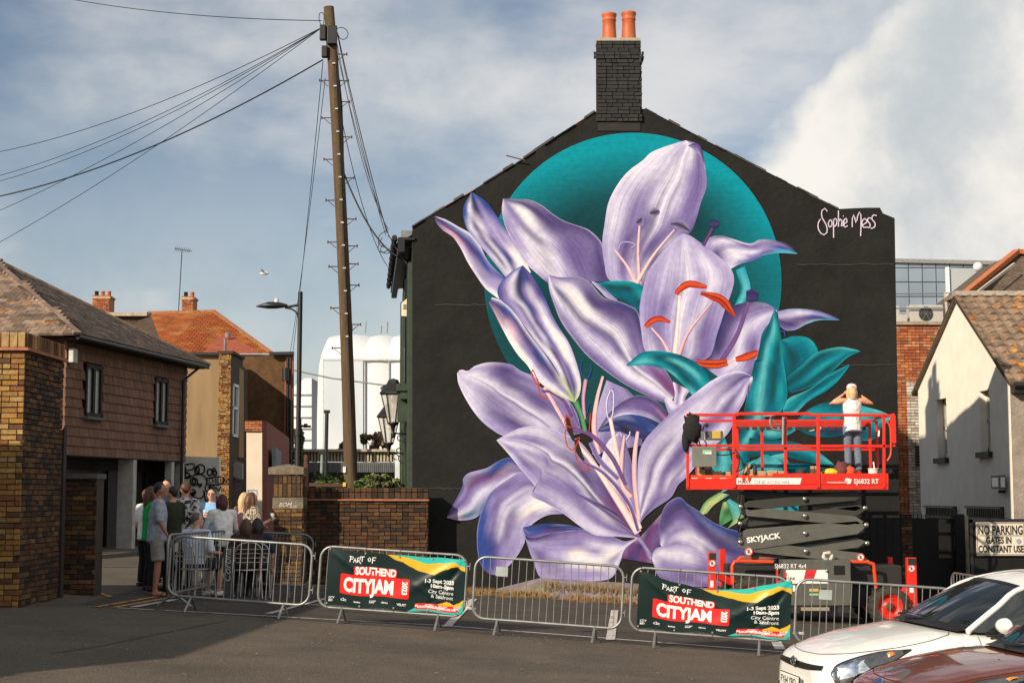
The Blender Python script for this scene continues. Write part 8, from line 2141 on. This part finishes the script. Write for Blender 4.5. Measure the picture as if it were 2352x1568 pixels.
person(spot(425, 26.6), R_(-25), 'man in a black and white floral shirt seen from behind', floral, fab('black_trousers', (.015, .015, .016)), hr_b, H=1.82, shoe=dgry, build=1.08, head_turn=R_(40), skin=SK)
person(spot(487, 28.8), R_(178), 'smiling man with glasses in a light blue polo shirt holding a drink', fab('light_blue', (.22, .42, .66)), fab('grey_shorts', (.28, .27, .25)), hr_d, H=1.72, build=1.2, shoe=dgry, sleeve=.4, extra=lambda *a: (glasses_on(*a), glass_of((.5, .2, .04), 'amber-filled, held by the man in light blue')(*a)),
       arms=[((-.28, .04, 1.14), (-.06, .30, 1.22)), ((.28, .04, 1.14), (.05, .30, 1.24))])
person(spot(517, 26.2), R_(28), 'woman with dark red hair in a loose white shirt bending over the table', fab('white_linen', (.76, .74, .72)), fab('black_trousers', (.015, .015, .016)), hr_r, H=1.66, hair='bob', lean=.14, shoe=dgry, sleeve=.9, female=True, arms=[((-.27, .12, 1.12), (-.18, .34, 1.0)), ((.27, .10, 1.13), (.16, .36, 1.02))])
person(spot(577, 28.3), R_(-55), 'woman with auburn hair in a leopard print top holding a glass', leop, fab('black_trousers', (.015, .015, .016)), hr_b, H=1.70, hair='long', female=True, shoe=dgry, sleeve=.45, extra=glass_of((.5, .45, .4), 'clear, held by the woman in leopard print'),
       arms=[((-.25, .04, 1.14), (-.10, .26, 1.12)), ((.25, .08, 1.14), (.14, .34, 1.24))])
person(spot(561, 29.2), R_(-40), 'blonde woman in a pink top half hidden behind the woman in leopard print', fab('pale_pink', (.60, .30, .25)), fab('black_trousers', (.015, .015, .016)), hr_bl, H=1.68, hair='long', female=True, shoe=dgry)
person(spot(452, 25.3), R_(-35), 'seated man with receding hair in a pale striped shirt', stripe, fab('dark_shorts', (.03, .03, .035)), hr_g, H=1.76, sit=True, shoe=mat('white_trainer', (.6, .6, .58)), shorts=True, build=1.15, head_turn=R_(-30), arms=[((-.30, .08, 1.12), (-.14, .34, 1.12)), ((.30, .06, 1.12), (.14, .36, 1.10))])
person(spot(566, 25.9), R_(20), 'seated dark-haired person in brown, left of the two by the pier', fab('dark_brown', (.05, .03, .025)), fab('black_trousers', (.015, .015, .016)), hr_b, H=1.68, sit=True, shoe=dgry, hair='bob')
person(spot(592, 26.2), R_(5), 'seated dark-haired person in navy, right of the two by the pier', fab('navy_pattern', (.03, .035, .06), fine=.3), fab('black_trousers', (.015, .015, .016)), hr_d, H=1.70, sit=True, shoe=dgry, hair='bob')
# the painter on the lift
pc = Vector((lp(1938, 0, LY0 + .55).x, LY0 + .55, lp(0, 1090, LY0).z + .01))
pinkcap = fab('pale_pink_cap', (.68, .50, .48)); bt = mat('worn_denim', (.13, .165, .215), rough=.9, var=.25, scale=9, fine=.15, bscale=25)
def phone(t, M0, hd, ha, hc):
 c = M0 @ Vector((.14, .10, 1.60)); g = thing('camera', 'small black camera held up by the painter in her right hand', 'camera', c)
 mb = MB(); mb.cbox(c, (.10, .06, .11)); mb.build('camera_body', blk, g, bevel=.01)
 mb = MB(); mb.lathe([(.03, .0), (.03, .06)], c + Vector((0, .03, 0)), 12, axis=(0, 1, 0)); mb.build('camera_lens', blk, g)
 mb = MB(); mb.tube([M0 @ Vector((-.345, .02, 1.41)), M0 @ Vector((-.335, .03, 1.43))], .03, 10); mb.build('wrist_band', mat('white_band', (.6, .6, .6)), t)
person(pc, R_(0), 'painter in pale cap, white vest and jeans standing on the lift with raised arms', fab('white_vest', (.66, .62, .62)), bt, hr_bl, H=1.66, hair='bob', group=None, shoe=mat('red_shoe', (.35, .03, .02)), sleeve=0, skin=mat('sunny_skin', (.56, .27, .15), rough=.5, var=.06), female=False, cap=pinkcap,
       arms=[((-.42, .02, 1.36), (-.13, .10, 1.57)), ((.40, .04, 1.36), (.13, .12, 1.58))], extra=phone, voxel=.014, stance=.10)

# table, chairs and things on it
tc_ = spot(500, 27.0)
t = thing('round_table', 'dark round cafe table among the drinkers', 'table', tc_)
mb = MB(); mb.lathe([(0, .71), (.42, .71), (.43, .725), (.42, .74), (0, .74)], tc_, 28); mb.build('table_top', dgry, t)
mb = MB(); mb.lathe([(.03, .02), (.03, .71)], tc_, 10); mb.build('stem', blk, t)
for k in range(3):
 a = k * 2.09; mb = MB(); mb.tube([tc_ + Z3 * .12, tc_ + Vector((math.cos(a) * .3, math.sin(a) * .3, .02))], .02, 6); mb.build('leg', blk, t)
def beer(px, d, lab, col=(.55, .22, .03)):
 c = spot(px, d) + Z3 * .745; g = thing('drink_glass', lab, 'glass', c, 'glasses on the table')
 mb = MB(); mb.lathe([(.03, 0), (.042, .15)], c, 12); mb.build('glass', bpy.data.materials['drink_glass'], g)
 mb = MB(); mb.lathe([(.028, .008), (.038, .11)], c, 12); mb.build('drink', mat('beer', col, rough=.1), g)
beer(478, 26.9, 'amber beer glass at the left of the table'); beer(484, 27.1, 'second amber beer glass close behind the left one'); beer(520, 27.1, 'clear glass at the right of the table', (.5, .5, .48))
def chair(px, d, yaw, lab):
 c = spot(px, d); M1 = Matrix.Translation(c) @ Matrix.Rotation(yaw, 4, 'Z'); al = mat('chair_aluminium', (.42, .42, .40), rough=.35, metal=.8, var=.2)
 t = thing('cafe_chair', lab, 'chair', c, 'aluminium cafe chairs')
 def tb(pts_, r, name):
  mb = MB(); mb.tube([M1 @ Vector(p) for p in pts_], r, 7); mb.build(name, al, t)
 for s in (-1, 1):
  tb([(s * .24, .22, 0), (s * .22, .20, .45)], .013, 'leg'); tb([(s * .24, -.24, 0), (s * .22, -.2, .45)], .013, 'leg')
  tb([(s * .26, .2, .45), (s * .27, .18, .64), (s * .27, -.18, .66)], .013, 'armrest')
 tb(catmull([(-.22, -.2, .45), (-.23, -.25, .7), (-.15, -.28, .86), (0, -.30, .90), (.15, -.28, .86), (.23, -.25, .7), (.22, -.2, .45)], 20), .013, 'back_frame')
 for k in range(4): tb([(-.2, -.26, .58 + k * .07), (0, -.30, .58 + k * .07), (.2, -.26, .58 + k * .07)], .006, 'slat')
 mb = MB(); mb.lathe([(0, .44), (.23, .44), (.23, .46), (0, .46)], c, 20); mb.build('seat', al, t)
chair(452, 25.25, R_(-35), 'cafe chair under the man in the striped shirt'); chair(566, 25.85, R_(20), 'cafe chair under the person in brown'); chair(592, 26.15, R_(5), 'cafe chair under the person in navy')
a, b = P(513, 1370, 25.0), P(536, 1255, 25.0)
t = thing('display_board', 'narrow dark grey display board with white script behind the barrier', 'board', spot(524, 25.0))
mb = MB(); mb.box((a.x, 25.0, zc(-4.5)), (b.x, 25.06, b.z)); mb.build('board', mat('slate_board', (.055, .06, .06), rough=.6), t)
text('Corona', .17, (a.x + .11, 24.998, a.z + .22), (0, 0, 1), (-1, 0, 0), wsp, 'lettering', t, shear=.4)
# ------------------------------------------------------------------ parked cars
def interp(tab, s):
 xs = [q[0] for q in tab]
 out = []
 for k in range(1, len(tab[0])): out.append(float(np.interp(s, xs, [q[k] for q in tab])))
 return out
def car(O, alpha, label, paint, spec, name):
 """O: ground point under the nose; alpha: how far the nose turns towards the camera"""
 h = Vector((-math.cos(alpha), -math.sin(alpha), .061 * math.cos(alpha))).normalized(); lf = Vector((math.sin(alpha), -math.cos(alpha), -.061 * math.sin(alpha))).normalized(); up = h.cross(lf).normalized()
 if up.z < 0: up = -up
 def q(s, y, z): return O - h * s + lf * y + up * z
 t = thing(name, label, 'car', O, 'cars parked at the right')
 st = spec['st']                                   # s, half width, top height, bottom, crown
 prof = [(0, 0, 1), (.38, -.006, 1), (.70, -.026, 1), (.86, -.060, 1), (.95, -.12, 1), (.995, -.22, 1), (1.0, -.34, 1)]
 def sect(s):
  w, zt, zb, sl = interp(st, s)
  pts_ = [(w * a, zt + b * sl) for a, b, _ in prof]
  zl = pts_[-1][1]
  pts_ += [(w * 1.005, zl + (zb - zl) * .45), (w * .985, zl + (zb - zl) * .78), (w * .93, zb + .02), (w * .80, zb)]
  return pts_
 def surf(s, k, off=0.0):
  """point at station s, profile parameter k (0 centre top .. 10 sill), pushed out"""
  def raw(s_, k_):
   p = sect(s_); i = min(int(k_), len(p) - 2); f = k_ - i
   return Vector((s_, p[i][0] + (p[i + 1][0] - p[i][0]) * f, p[i][1] + (p[i + 1][1] - p[i][1]) * f))
  a = raw(s, k)
  if off:
   du = raw(s + .03, k) - a; dv = raw(s, min(k + .1, 9.99)) - raw(s, max(0, k - .1)); n_ = du.cross(dv).normalized()
   if n_.y < 0 or (abs(n_.y) < .05 and n_.z < 0): n_ = -n_
   a = a + n_ * off
  return a
 S_ = sorted(set([x / 20 for x in range(0, 80)] + [.012, .025, .075]))
 S_ = [s for s in S_ if s <= st[-1][0]]
 n = len(prof) + 4; vs, fs = [], []
 for s in S_:
  p = sect(s); row = [(-y, z) for y, z in p[::-1]] + p[1:]
  vs += [q(s, y, z) for y, z in row]
 m = 2 * n - 1
 fs = [(i * m + k, i * m + k + 1, (i + 1) * m + k + 1, (i + 1) * m + k) for i in range(len(S_) - 1) for k in range(m - 1)]
 mb = MB(); mb.add(vs, fs, True); mb.add(vs[:m], [tuple(range(m))], True); mb.add(vs[-m:], [tuple(range(m))[::-1]])
 bd = mb.build('body', paint, t); bd.modifiers.new('sub', 'SUBSURF').levels = 1; bd.modifiers['sub'].render_levels = 1
 # greenhouse
 g = spec['gh']
 def curve(pts_, n_=14): return catmull(pts_, n_)
 wb_ = curve([(g['ws'] + .22, -g['wb'], g['zb'] - .02), (g['ws'] + .05, -g['wb'] * .6, g['zb'] + .005), (g['ws'], 0, g['zb'] + .012), (g['ws'] + .05, g['wb'] * .6, g['zb'] + .005), (g['ws'] + .22, g['wb'], g['zb'] - .02)])
 wt_ = curve([(g['rs'] + .10, -g['wr'], g['zr'] - .03), (g['rs'] + .02, -g['wr'] * .55, g['zr']), (g['rs'], 0, g['zr'] + .008), (g['rs'] + .02, g['wr'] * .55, g['zr']), (g['rs'] + .10, g['wr'], g['zr'] - .03)])
 def patch(a, b, nv, bul, m_, nm, off=0.0, inset=0.0, fr=(0, 1), gr=(0, 1)):
  vs, nu = [], len(a) - 1
  for j in range(nv + 1):
   f = gr[0] + (gr[1] - gr[0]) * j / nv
   for i in range(nu + 1):
    fi = fr[0] + (fr[1] - fr[0]) * i / nu; k_ = fi * nu; i0 = min(int(k_), nu - 1)
    pa = a[i0].lerp(a[i0 + 1], k_ - i0); pb = b[i0].lerp(b[i0 + 1], k_ - i0); p = pa.lerp(pb, f)
    p = p + Vector((-.6, 0, .8)) * (bul * 4 * f * (1 - f)) + off
    vs.append(q(p.x, p.y, p.z))
  mb = MB(); mb.add(vs, [(j * (nu + 1) + i, j * (nu + 1) + i + 1, (j + 1) * (nu + 1) + i + 1, (j + 1) * (nu + 1) + i) for j in range(nv) for i in range(nu)], True)
  return mb.build(nm, m_, t)
 gl_ = mat('car_glass', (.012, .016, .018), rough=.03, var=.0, spec=1.0)
 seal = mat('black_seal', (.010, .010, .010), rough=.5)
 V0 = Vector((0, 0, 0))
 patch(wb_, wt_, 8, .03, gl_, 'windscreen', V0)
 patch(wb_, wt_, 2, .0, seal, 'screen_surround', Vector((-.004, 0, .006)), gr=(-.02, .06)); patch(wb_, wt_, 2, .0, seal, 'screen_surround', Vector((-.003, 0, .006)), gr=(.93, 1.0))
 # roof
 rr1 = curve([(g['re'], -g['wr'] * .95, g['ze']), (g['re'] + .03, 0, g['ze'] + .03), (g['re'], g['wr'] * .95, g['ze'])])
 mid = [p.copy() for p in wt_]
 for i, p in enumerate(mid):
  f = i / (len(mid) - 1); y = (f * 2 - 1) * (g['wr'] + .035); mid[i] = Vector(((g['rs'] + g['re']) / 2, y, g['zp'] - .05 * (2 * f - 1) ** 2))
 vs, rows = [], 12
 for j in range(rows + 1):
  f = j / rows
  for i in range(len(wt_)):
   a_, b_, c_ = wt_[i], mid[i], rr1[i]
   c2 = b_ * 2 - (a_ + c_) / 2; p = a_ * (1 - f) ** 2 + c2 * 2 * f * (1 - f) + c_ * f * f
   vs.append(q(p.x, p.y, p.z + .004))
 nn = len(wt_); mb = MB(); mb.add(vs, [(j * nn + i, j * nn + i + 1, (j + 1) * nn + i + 1, (j + 1) * nn + i) for j in range(rows) for i in range(nn - 1)], True); mb.build('roof', paint, t)
 # rear screen
 rb_ = curve([(g['rl'], -g['wb'] * .9, g['zb'] + .06), (g['rl'] + .05, 0, g['zb'] + .07), (g['rl'], g['wb'] * .9, g['zb'] + .06)])
 patch(rr1, rb_, 4, 0, gl_, 'rear_screen', V0)
 for sd in (-1, 1):
  a0 = Vector((g['ws'] + .22, sd * g['wb'], g['zb'] - .03)); a1 = Vector((g['rs'] + .10, sd * g['wr'], g['zr'] - .03))
  m1 = Vector(((g['rs'] + g['re']) / 2, sd * (g['wr'] + .035), g['zp'] - .05)); r1_ = Vector((g['re'], sd * g['wr'] * .95, g['ze'])); r0 = Vector((g['rl'], sd * g['wb'] * .9, g['zb'] + .06))
  top = curve([a0, a0.lerp(a1, .5) + Vector((0, 0, .015)), a1, m1, r1_], 28)
  low = [Vector((a0.x + .15 + (r0.x - a0.x - .15) * i / 28, sd * (g['wb'] + .035), g['zb'] - .03 + .09 * i / 28)) for i in range(29)]
  mb = MB(); vs = []
  for j in range(5):
   f = j / 4
   for i in range(29):
    p = low[i].lerp(top[i], f); vs.append(q(p.x, p.y + sd * .02 * math.sin(f * math.pi), p.z))
  mb.add(vs, [(j * 29 + i, j * 29 + i + 1, (j + 1) * 29 + i + 1, (j + 1) * 29 + i) for j in range(4) for i in range(28)], True); mb.build('side_glass', gl_, t)
  mb = MB(); mb.tube([q(p.x, p.y + sd * .005, p.z) for p in top], [.030] * 8 + [.028] * 21, 8); mb.build('roof_rail', paint, t)
  mb = MB(); mb.tube([q(p.x, p.y - sd * .01, p.z - .02) for p in top[1:]], .018, 6); mb.build('window_seal', seal, t)
  mb = MB(); mb.tube([q(p.x, p.y + sd * .012, p.z - .01) for p in low], .014, 6); mb.build('window_seal', seal, t)
  for f in (.50,):
   i = int(f * 28); mb = MB(); mb.bar(q(*low[i]), q(*top[i]), .07, .05); mb.build('door_pillar', seal, t)
  # mirror
  c = Vector((a0.x + .28, sd * (g['wb'] + .18), g['zb'] + .05))
  mb = MB(); mb.ball(q(*c), (.09, .14, .072), 16, 12, fn=lambda d: Vector((d.x * (1 if d.x < 0 else .55), d.y, d.z))); mb.build('wing_mirror', paint, t)
  mb = MB(); mb.tube([q(c.x, c.y - sd * .03, c.z - .05), q(c.x, sd * (g['wb'] + .02), g['zb'] - .02)], .022, 6); mb.build('mirror_arm', seal, t)
  # door shut line
  mb = MB(); ln = [surf(a0.x + .06 + .02 * math.sin(k_ * .5), k_, .003) for k_ in [3.2 + i * .5 for i in range(12)]]
  for p in ln: p.y *= sd
  mb.tube([q(*p) for p in ln], .003, 4); mb.build('shut_line', seal, t)
  # bonnet edge and wing lines
  for name_, tab in spec['lines']:
   pp_ = catmull([Vector((a, b, 0)) for a, b in tab], 30); ln = [surf(p.x, max(0, min(9.9, p.y)), .0025) for p in pp_]
   for p in ln: p.y *= sd
   mb = MB(); mb.tube([q(*p) for p in ln], .0028, 4); mb.build(name_, spec.get('linemat', seal), t)
  # headlight
  up_, lo_ = spec['lamp']
  A1, B1 = catmull([Vector((a, b, 0)) for a, b in up_], 24), catmull([Vector((a, b, 0)) for a, b in lo_], 24)
  def lampsheet(off, m_, nm, fr=(0, 1), gr=(0, 1), bul=0.0, par=t):
   vs = []
   for j in range(9):
    f = gr[0] + (gr[1] - gr[0]) * j / 8
    for i in range(25):
     u = (fr[0] + (fr[1] - fr[0]) * i / 24) * 24; i0 = min(int(u), 23)
     a_ = A1[i0].lerp(A1[i0 + 1], u - i0); b_ = B1[i0].lerp(B1[i0 + 1], u - i0); p = a_.lerp(b_, f)
     w_ = surf(p.x, p.y, off + bul * math.sin(f * math.pi) * math.sin(max(0, min(1, i / 24)) * math.pi)); w_.y *= sd; vs.append(q(*w_))
   mb = MB(); mb.add(vs, [(j * 25 + i, j * 25 + i + 1, (j + 1) * 25 + i + 1, (j + 1) * 25 + i) for j in range(8) for i in range(24)], True); return mb.build(nm, m_, par)
  hl = lampsheet(.004, seal, 'headlight')
  lampsheet(.008, mat('lamp_smoke', (.10, .11, .12), rough=.12, metal=.5, var=.3, scale=20), 'housing', (.03, .90), (.10, .88), .006, hl)
  for (fa, fb, ga, gb, mm) in ((.30, .58, .14, .84, 'chrome'), (.06, .22, .30, .80, 'chrome'), (.72, .80, .30, .55, 'amber')):
   m_ = mat('lamp_chrome', (.75, .76, .78), rough=.10, metal=1, var=.5, scale=9) if mm == 'chrome' else mat('lamp_amber', (.65, .20, .03), rough=.15, var=.2, scale=20)
   lampsheet(.010, m_, 'reflector' if mm == 'chrome' else 'indicator', (fa, fb), (ga, gb), .014, hl)
  u = catmull(list(A1[::6]) + [B1[-1]] + list(B1[::-1][::6]), 50)
 # cowl and wipers
 mb = MB()
 cw = [q(p.x - .09, p.y * .97, p.z - .015) for p in wb_]; cw2 = [q(p.x + .03, p.y, p.z + .012) for p in wb_]
 mb.add(cw + cw2, [(i, i + 1, len(cw) + i + 1, len(cw) + i) for i in range(len(cw) - 1)], True); mb.build('scuttle', seal, t)
 for (ya, yb) in ((-.05, .62), (-.62, -.02)):
  mb = MB(); a_ = Vector((g['ws'] + .22 * (ya / g['wb']) ** 2 - .05, ya, g['zb'] + .02)); b_ = Vector((g['ws'] + .22 * (yb / g['wb']) ** 2 + .06, yb, g['zb'] + .045))
  mb.tube([q(*a_), q(*a_.lerp(b_, .5) + Vector((0, 0, .02))), q(*b_)], .011, 6); mb.tube([q(*(a_.lerp(b_, .15) + Vector((.03, 0, .035)))), q(*(b_ + Vector((.02, .03, .02))))], .008, 5); mb.build('wiper', seal, t)
 # wheels
 for s in (spec['fw'], spec['rw']):
  for sd in (-1, 1):
   c = q(s, sd * (spec['hw'] - .10), .31); ax = tuple(lf * sd)
   mb = MB(); mb.lathe([(.20, .10), (.29, .10), (.31, .06), (.31, -.1), (.2, -.1)], c, 28, axis=ax, caps=False); w = mb.build('wheel', tyre, t)
   mb = MB(); mb.lathe([(0, .08), (.06, .085), (.19, .06), (.205, .105)], c, 24, axis=ax, caps=False); mb.build('rim', galv, w)
   mb = MB(); mb.lathe([(.35, .108), (.33, .09), (0, .08)], c + up * .03 - lf * sd * .03, 24, axis=ax, caps=False); mb.build('wheel_arch', dark, t)
 return t, q, h, lf, up, surf
wpaint = mat('white_car_paint', (.74, .73, .69), rough=.38, var=.015, spec=.5, coat=1.0)
bpaint = mat('copper_brown_paint', (.30, .075, .024), rough=.30, var=.03, scale=60, metal=.5, coat=1.0, col2=(.19, .042, .015), mix=(.35, .65))
I20 = dict(st=[(0, .42, .60, .24, .6), (.012, .50, .625, .23, .7), (.03, .56, .645, .22, .8), (.075, .64, .675, .21, .9), (.15, .705, .715, .20, 1), (.30, .765, .775, .20, 1), (.55, .815, .855, .20, 1), (.85, .84, .925, .20, .95), (1.10, .848, .975, .2, .85), (1.4, .85, .985, .2, .75), (2.4, .85, 1.01, .2, .75), (3.3, .84, 1.06, .2, .75), (3.7, .80, 1.06, .22, .8), (3.95, .66, .98, .28, .8)],
           gh=dict(ws=1.12, wb=.70, zb=1.0, rs=1.86, wr=.545, zr=1.415, re=3.45, ze=1.40, zp=1.545, rl=3.85), hw=.85, fw=.78, rw=3.25,
           lines=[('shut_line', [(.06, .0), (.10, 1.4), (.22, 2.3), (.34, 2.85), (.62, 3.35), (.95, 3.35), (1.14, 2.9), (1.20, 2.2)])],
           lamp=([(.10, 4.3), (.16, 3.55), (.32, 3.35), (.52, 3.40), (.78, 3.9)], [(.10, 4.6), (.15, 5.5), (.30, 5.9), (.50, 5.2), (.78, 4.0)]), linemat=mat('shut_line_shadow', (.06, .03, .02)))
FIE = dict(I20)
FIE['st'] = [(0, .46, .62, .24, .6), (.012, .54, .65, .23, .7), (.03, .60, .675, .22, .8), (.075, .67, .71, .21, .9), (.15, .73, .75, .20, 1), (.30, .78, .81, .20, 1), (.55, .82, .885, .20, 1), (.85, .84, .95, .20, .95), (1.10, .85, .99, .2, .85), (1.4, .855, .995, .2, .75), (2.4, .855, 1.02, .2, .75), (3.3, .84, 1.06, .2, .75), (3.7, .80, 1.06, .22, .8), (3.95, .66, .98, .28, .8)]
FIE['lines'] = [('shut_line', [(.10, .0), (.14, 1.4), (.26, 2.2), (.40, 2.6), (.8, 2.8), (1.05, 2.8)])]
FIE['lamp'] = ([(.06, 3.9), (.14, 3.2), (.36, 2.95), (.66, 3.05), (.98, 3.5)], [(.06, 4.3), (.14, 4.7), (.36, 4.8), (.66, 4.3), (.98, 3.6)])
WO = Vector((2.60, 14.75, zc(2.6))); BO = Vector((2.72, 12.15, zc(2.75)))
t, q, h, lf, up, surf = car(WO, R(9), 'white hatchback parked at the right, nose to the left', wpaint, I20, 'parked_car')
# nose furniture of the white car
blkp = mat('gloss_black', (.012, .012, .013), rough=.25)
def front_strip(pairs, off, m_, nm, q=q, surf=surf, par=None, rows=6):
 """pairs: (y, z low, z high) across the nose, lying just proud of it"""
 vs = []
 n_ = len(pairs)
 def depth(y, z):
  lo, hi = 0.0, 1.2
  for _ in range(22):
   m = (lo + hi) / 2; s = m
   w = None
   # half width of the section at this height
   best = 0
   for k in range(0, 41):
    p = surf(s, k / 4)
    if p.z >= z: best = max(best, p.y)
   if best >= abs(y): hi = m
   else: lo = m
  return hi
 for j in range(rows + 1):
  for (y, za, zb) in pairs:
   z = za + (zb - za) * j / rows; vs.append(q(depth(y, z) - off, y, z))
 mb = MB(); mb.add(vs, [(j * n_ + i, j * n_ + i + 1, (j + 1) * n_ + i + 1, (j + 1) * n_ + i) for j in range(rows) for i in range(n_ - 1)], True)
 return mb.build(nm, m_, par or t)
ys_ = [-.56 + 1.12 * i / 16 for i in range(17)]
front_strip([(y, .555 - .03 * (1 - (y / .56) ** 2), .60 - .012 * (1 - (y / .56) ** 2) - .01 * abs(y)) for y in ys_], .012, blkp, 'grille')
front_strip([(y, .24, .355 - .03 * abs(y)) for y in [-.45 + .9 * i / 12 for i in range(13)]], .012, blkp, 'lower_grille')
bc = q(-.03, 0, .575)
chrome = mat('chrome', (.75, .75, .76), rough=.08, metal=1.0, var=0)
mb = MB(); mb.tube([bc + lf * .062 * math.cos(a) + up * .036 * math.sin(a) for a in [i * math.pi / 12 for i in range(24)]], .006, 6, closed=True)
mb.tube([bc + lf * -.030 + up * -.024, bc + lf * -.018 + up * .026], .006, 5); mb.tube([bc + lf * .018 + up * -.026, bc + lf * .030 + up * .024], .006, 5); mb.tube([bc + lf * -.024 - up * .006, bc + lf * .024 + up * .006], .006, 5); mb.build('badge', chrome, t)
mb = MB(); mb.lathe([(0, 0), (.05, .002)], bc - h * .004, 20, axis=tuple(h)); mb.build('badge_ground', blkp, t)
pl0 = q(-.055, 0, .395)
mb = MB(); mb.obox(pl0, lf, up, h, (-.26, -.056, -.01), (.26, .056, .004)); plate = mb.build('number_plate', mat('plate_white', (.70, .70, .66), rough=.35, var=.05), t)
text('FY64 YBO', .098, pl0 - lf * .235 - up * .036 + h * .004, lf, up, mat('plate_black', (.012, .012, .012), rough=.4), 'lettering', plate, bold=.0012, wide=.98, lift=.002)
mb = MB()
for (a, b) in (((-.262, -.058), (.262, -.058)), ((.262, -.058), (.262, .058)), ((.262, .058), (-.262, .058)), ((-.262, .058), (-.262, -.058))): mb.bar(pl0 + lf * a[0] + up * a[1], pl0 + lf * b[0] + up * b[1], .005, .012)
mb.build('plate_frame', blkp, plate)
t2, q2, h2, lf2, up2, surf2 = car(BO, R(9), 'metallic copper brown hatchback parked nearest the camera at the lower right', bpaint, FIE, 'parked_car')
bc = q2(.03, 0, .69)
mb = MB(); mb.lathe([(0, .012), (.040, .008), (.046, 0)], bc, 24, axis=tuple((h2 + up2 * .5).normalized()))
for i, v in enumerate(mb.v):
 d = Vector(v) - bc; mb.v[i] = tuple(bc + lf2 * d.dot(lf2) * 1.5 + (d - lf2 * d.dot(lf2)))
mb.build('badge', mat('badge_blue', (.02, .05, .14), rough=.2, var=.1), t2)
mb = MB(); mb.tube([bc + lf2 * .068 * math.cos(a) + up2 * .040 * math.sin(a) - h2 * (.02 * math.sin(a)) for a in [i * math.pi / 12 for i in range(24)]], .004, 5, closed=True); mb.build('badge_rim', chrome, t2)
for y in (-.32, .32):
 p = surf2(.85, 1.8, .0); mb = MB(); mb.ball(q2(p.x, y, p.z + .005), (.016, .02, .010), 8, 6); mb.build('washer_jet', blkp, t2)

# a gull far off in the sky
t = thing('gull', 'tiny white gull flying between the roofs and the street lamp', 'bird', P(607, 628, 70))
c = P(607, 628, 70); mb = MB(); mb.ball(c, (.22, .08, .07), 10, 6); mb.build('body', wf, t)
for s in (-1, 1):
 mb = MB(); mb.prism([c + Vector((.04, 0, .02)), c + Vector((-.06, 0, .02)), c + Vector((-.1, s * .45, .12)), c + Vector((-.02, s * .3, .12))], (0, 0, .015)); mb.build('wing', wf, t)
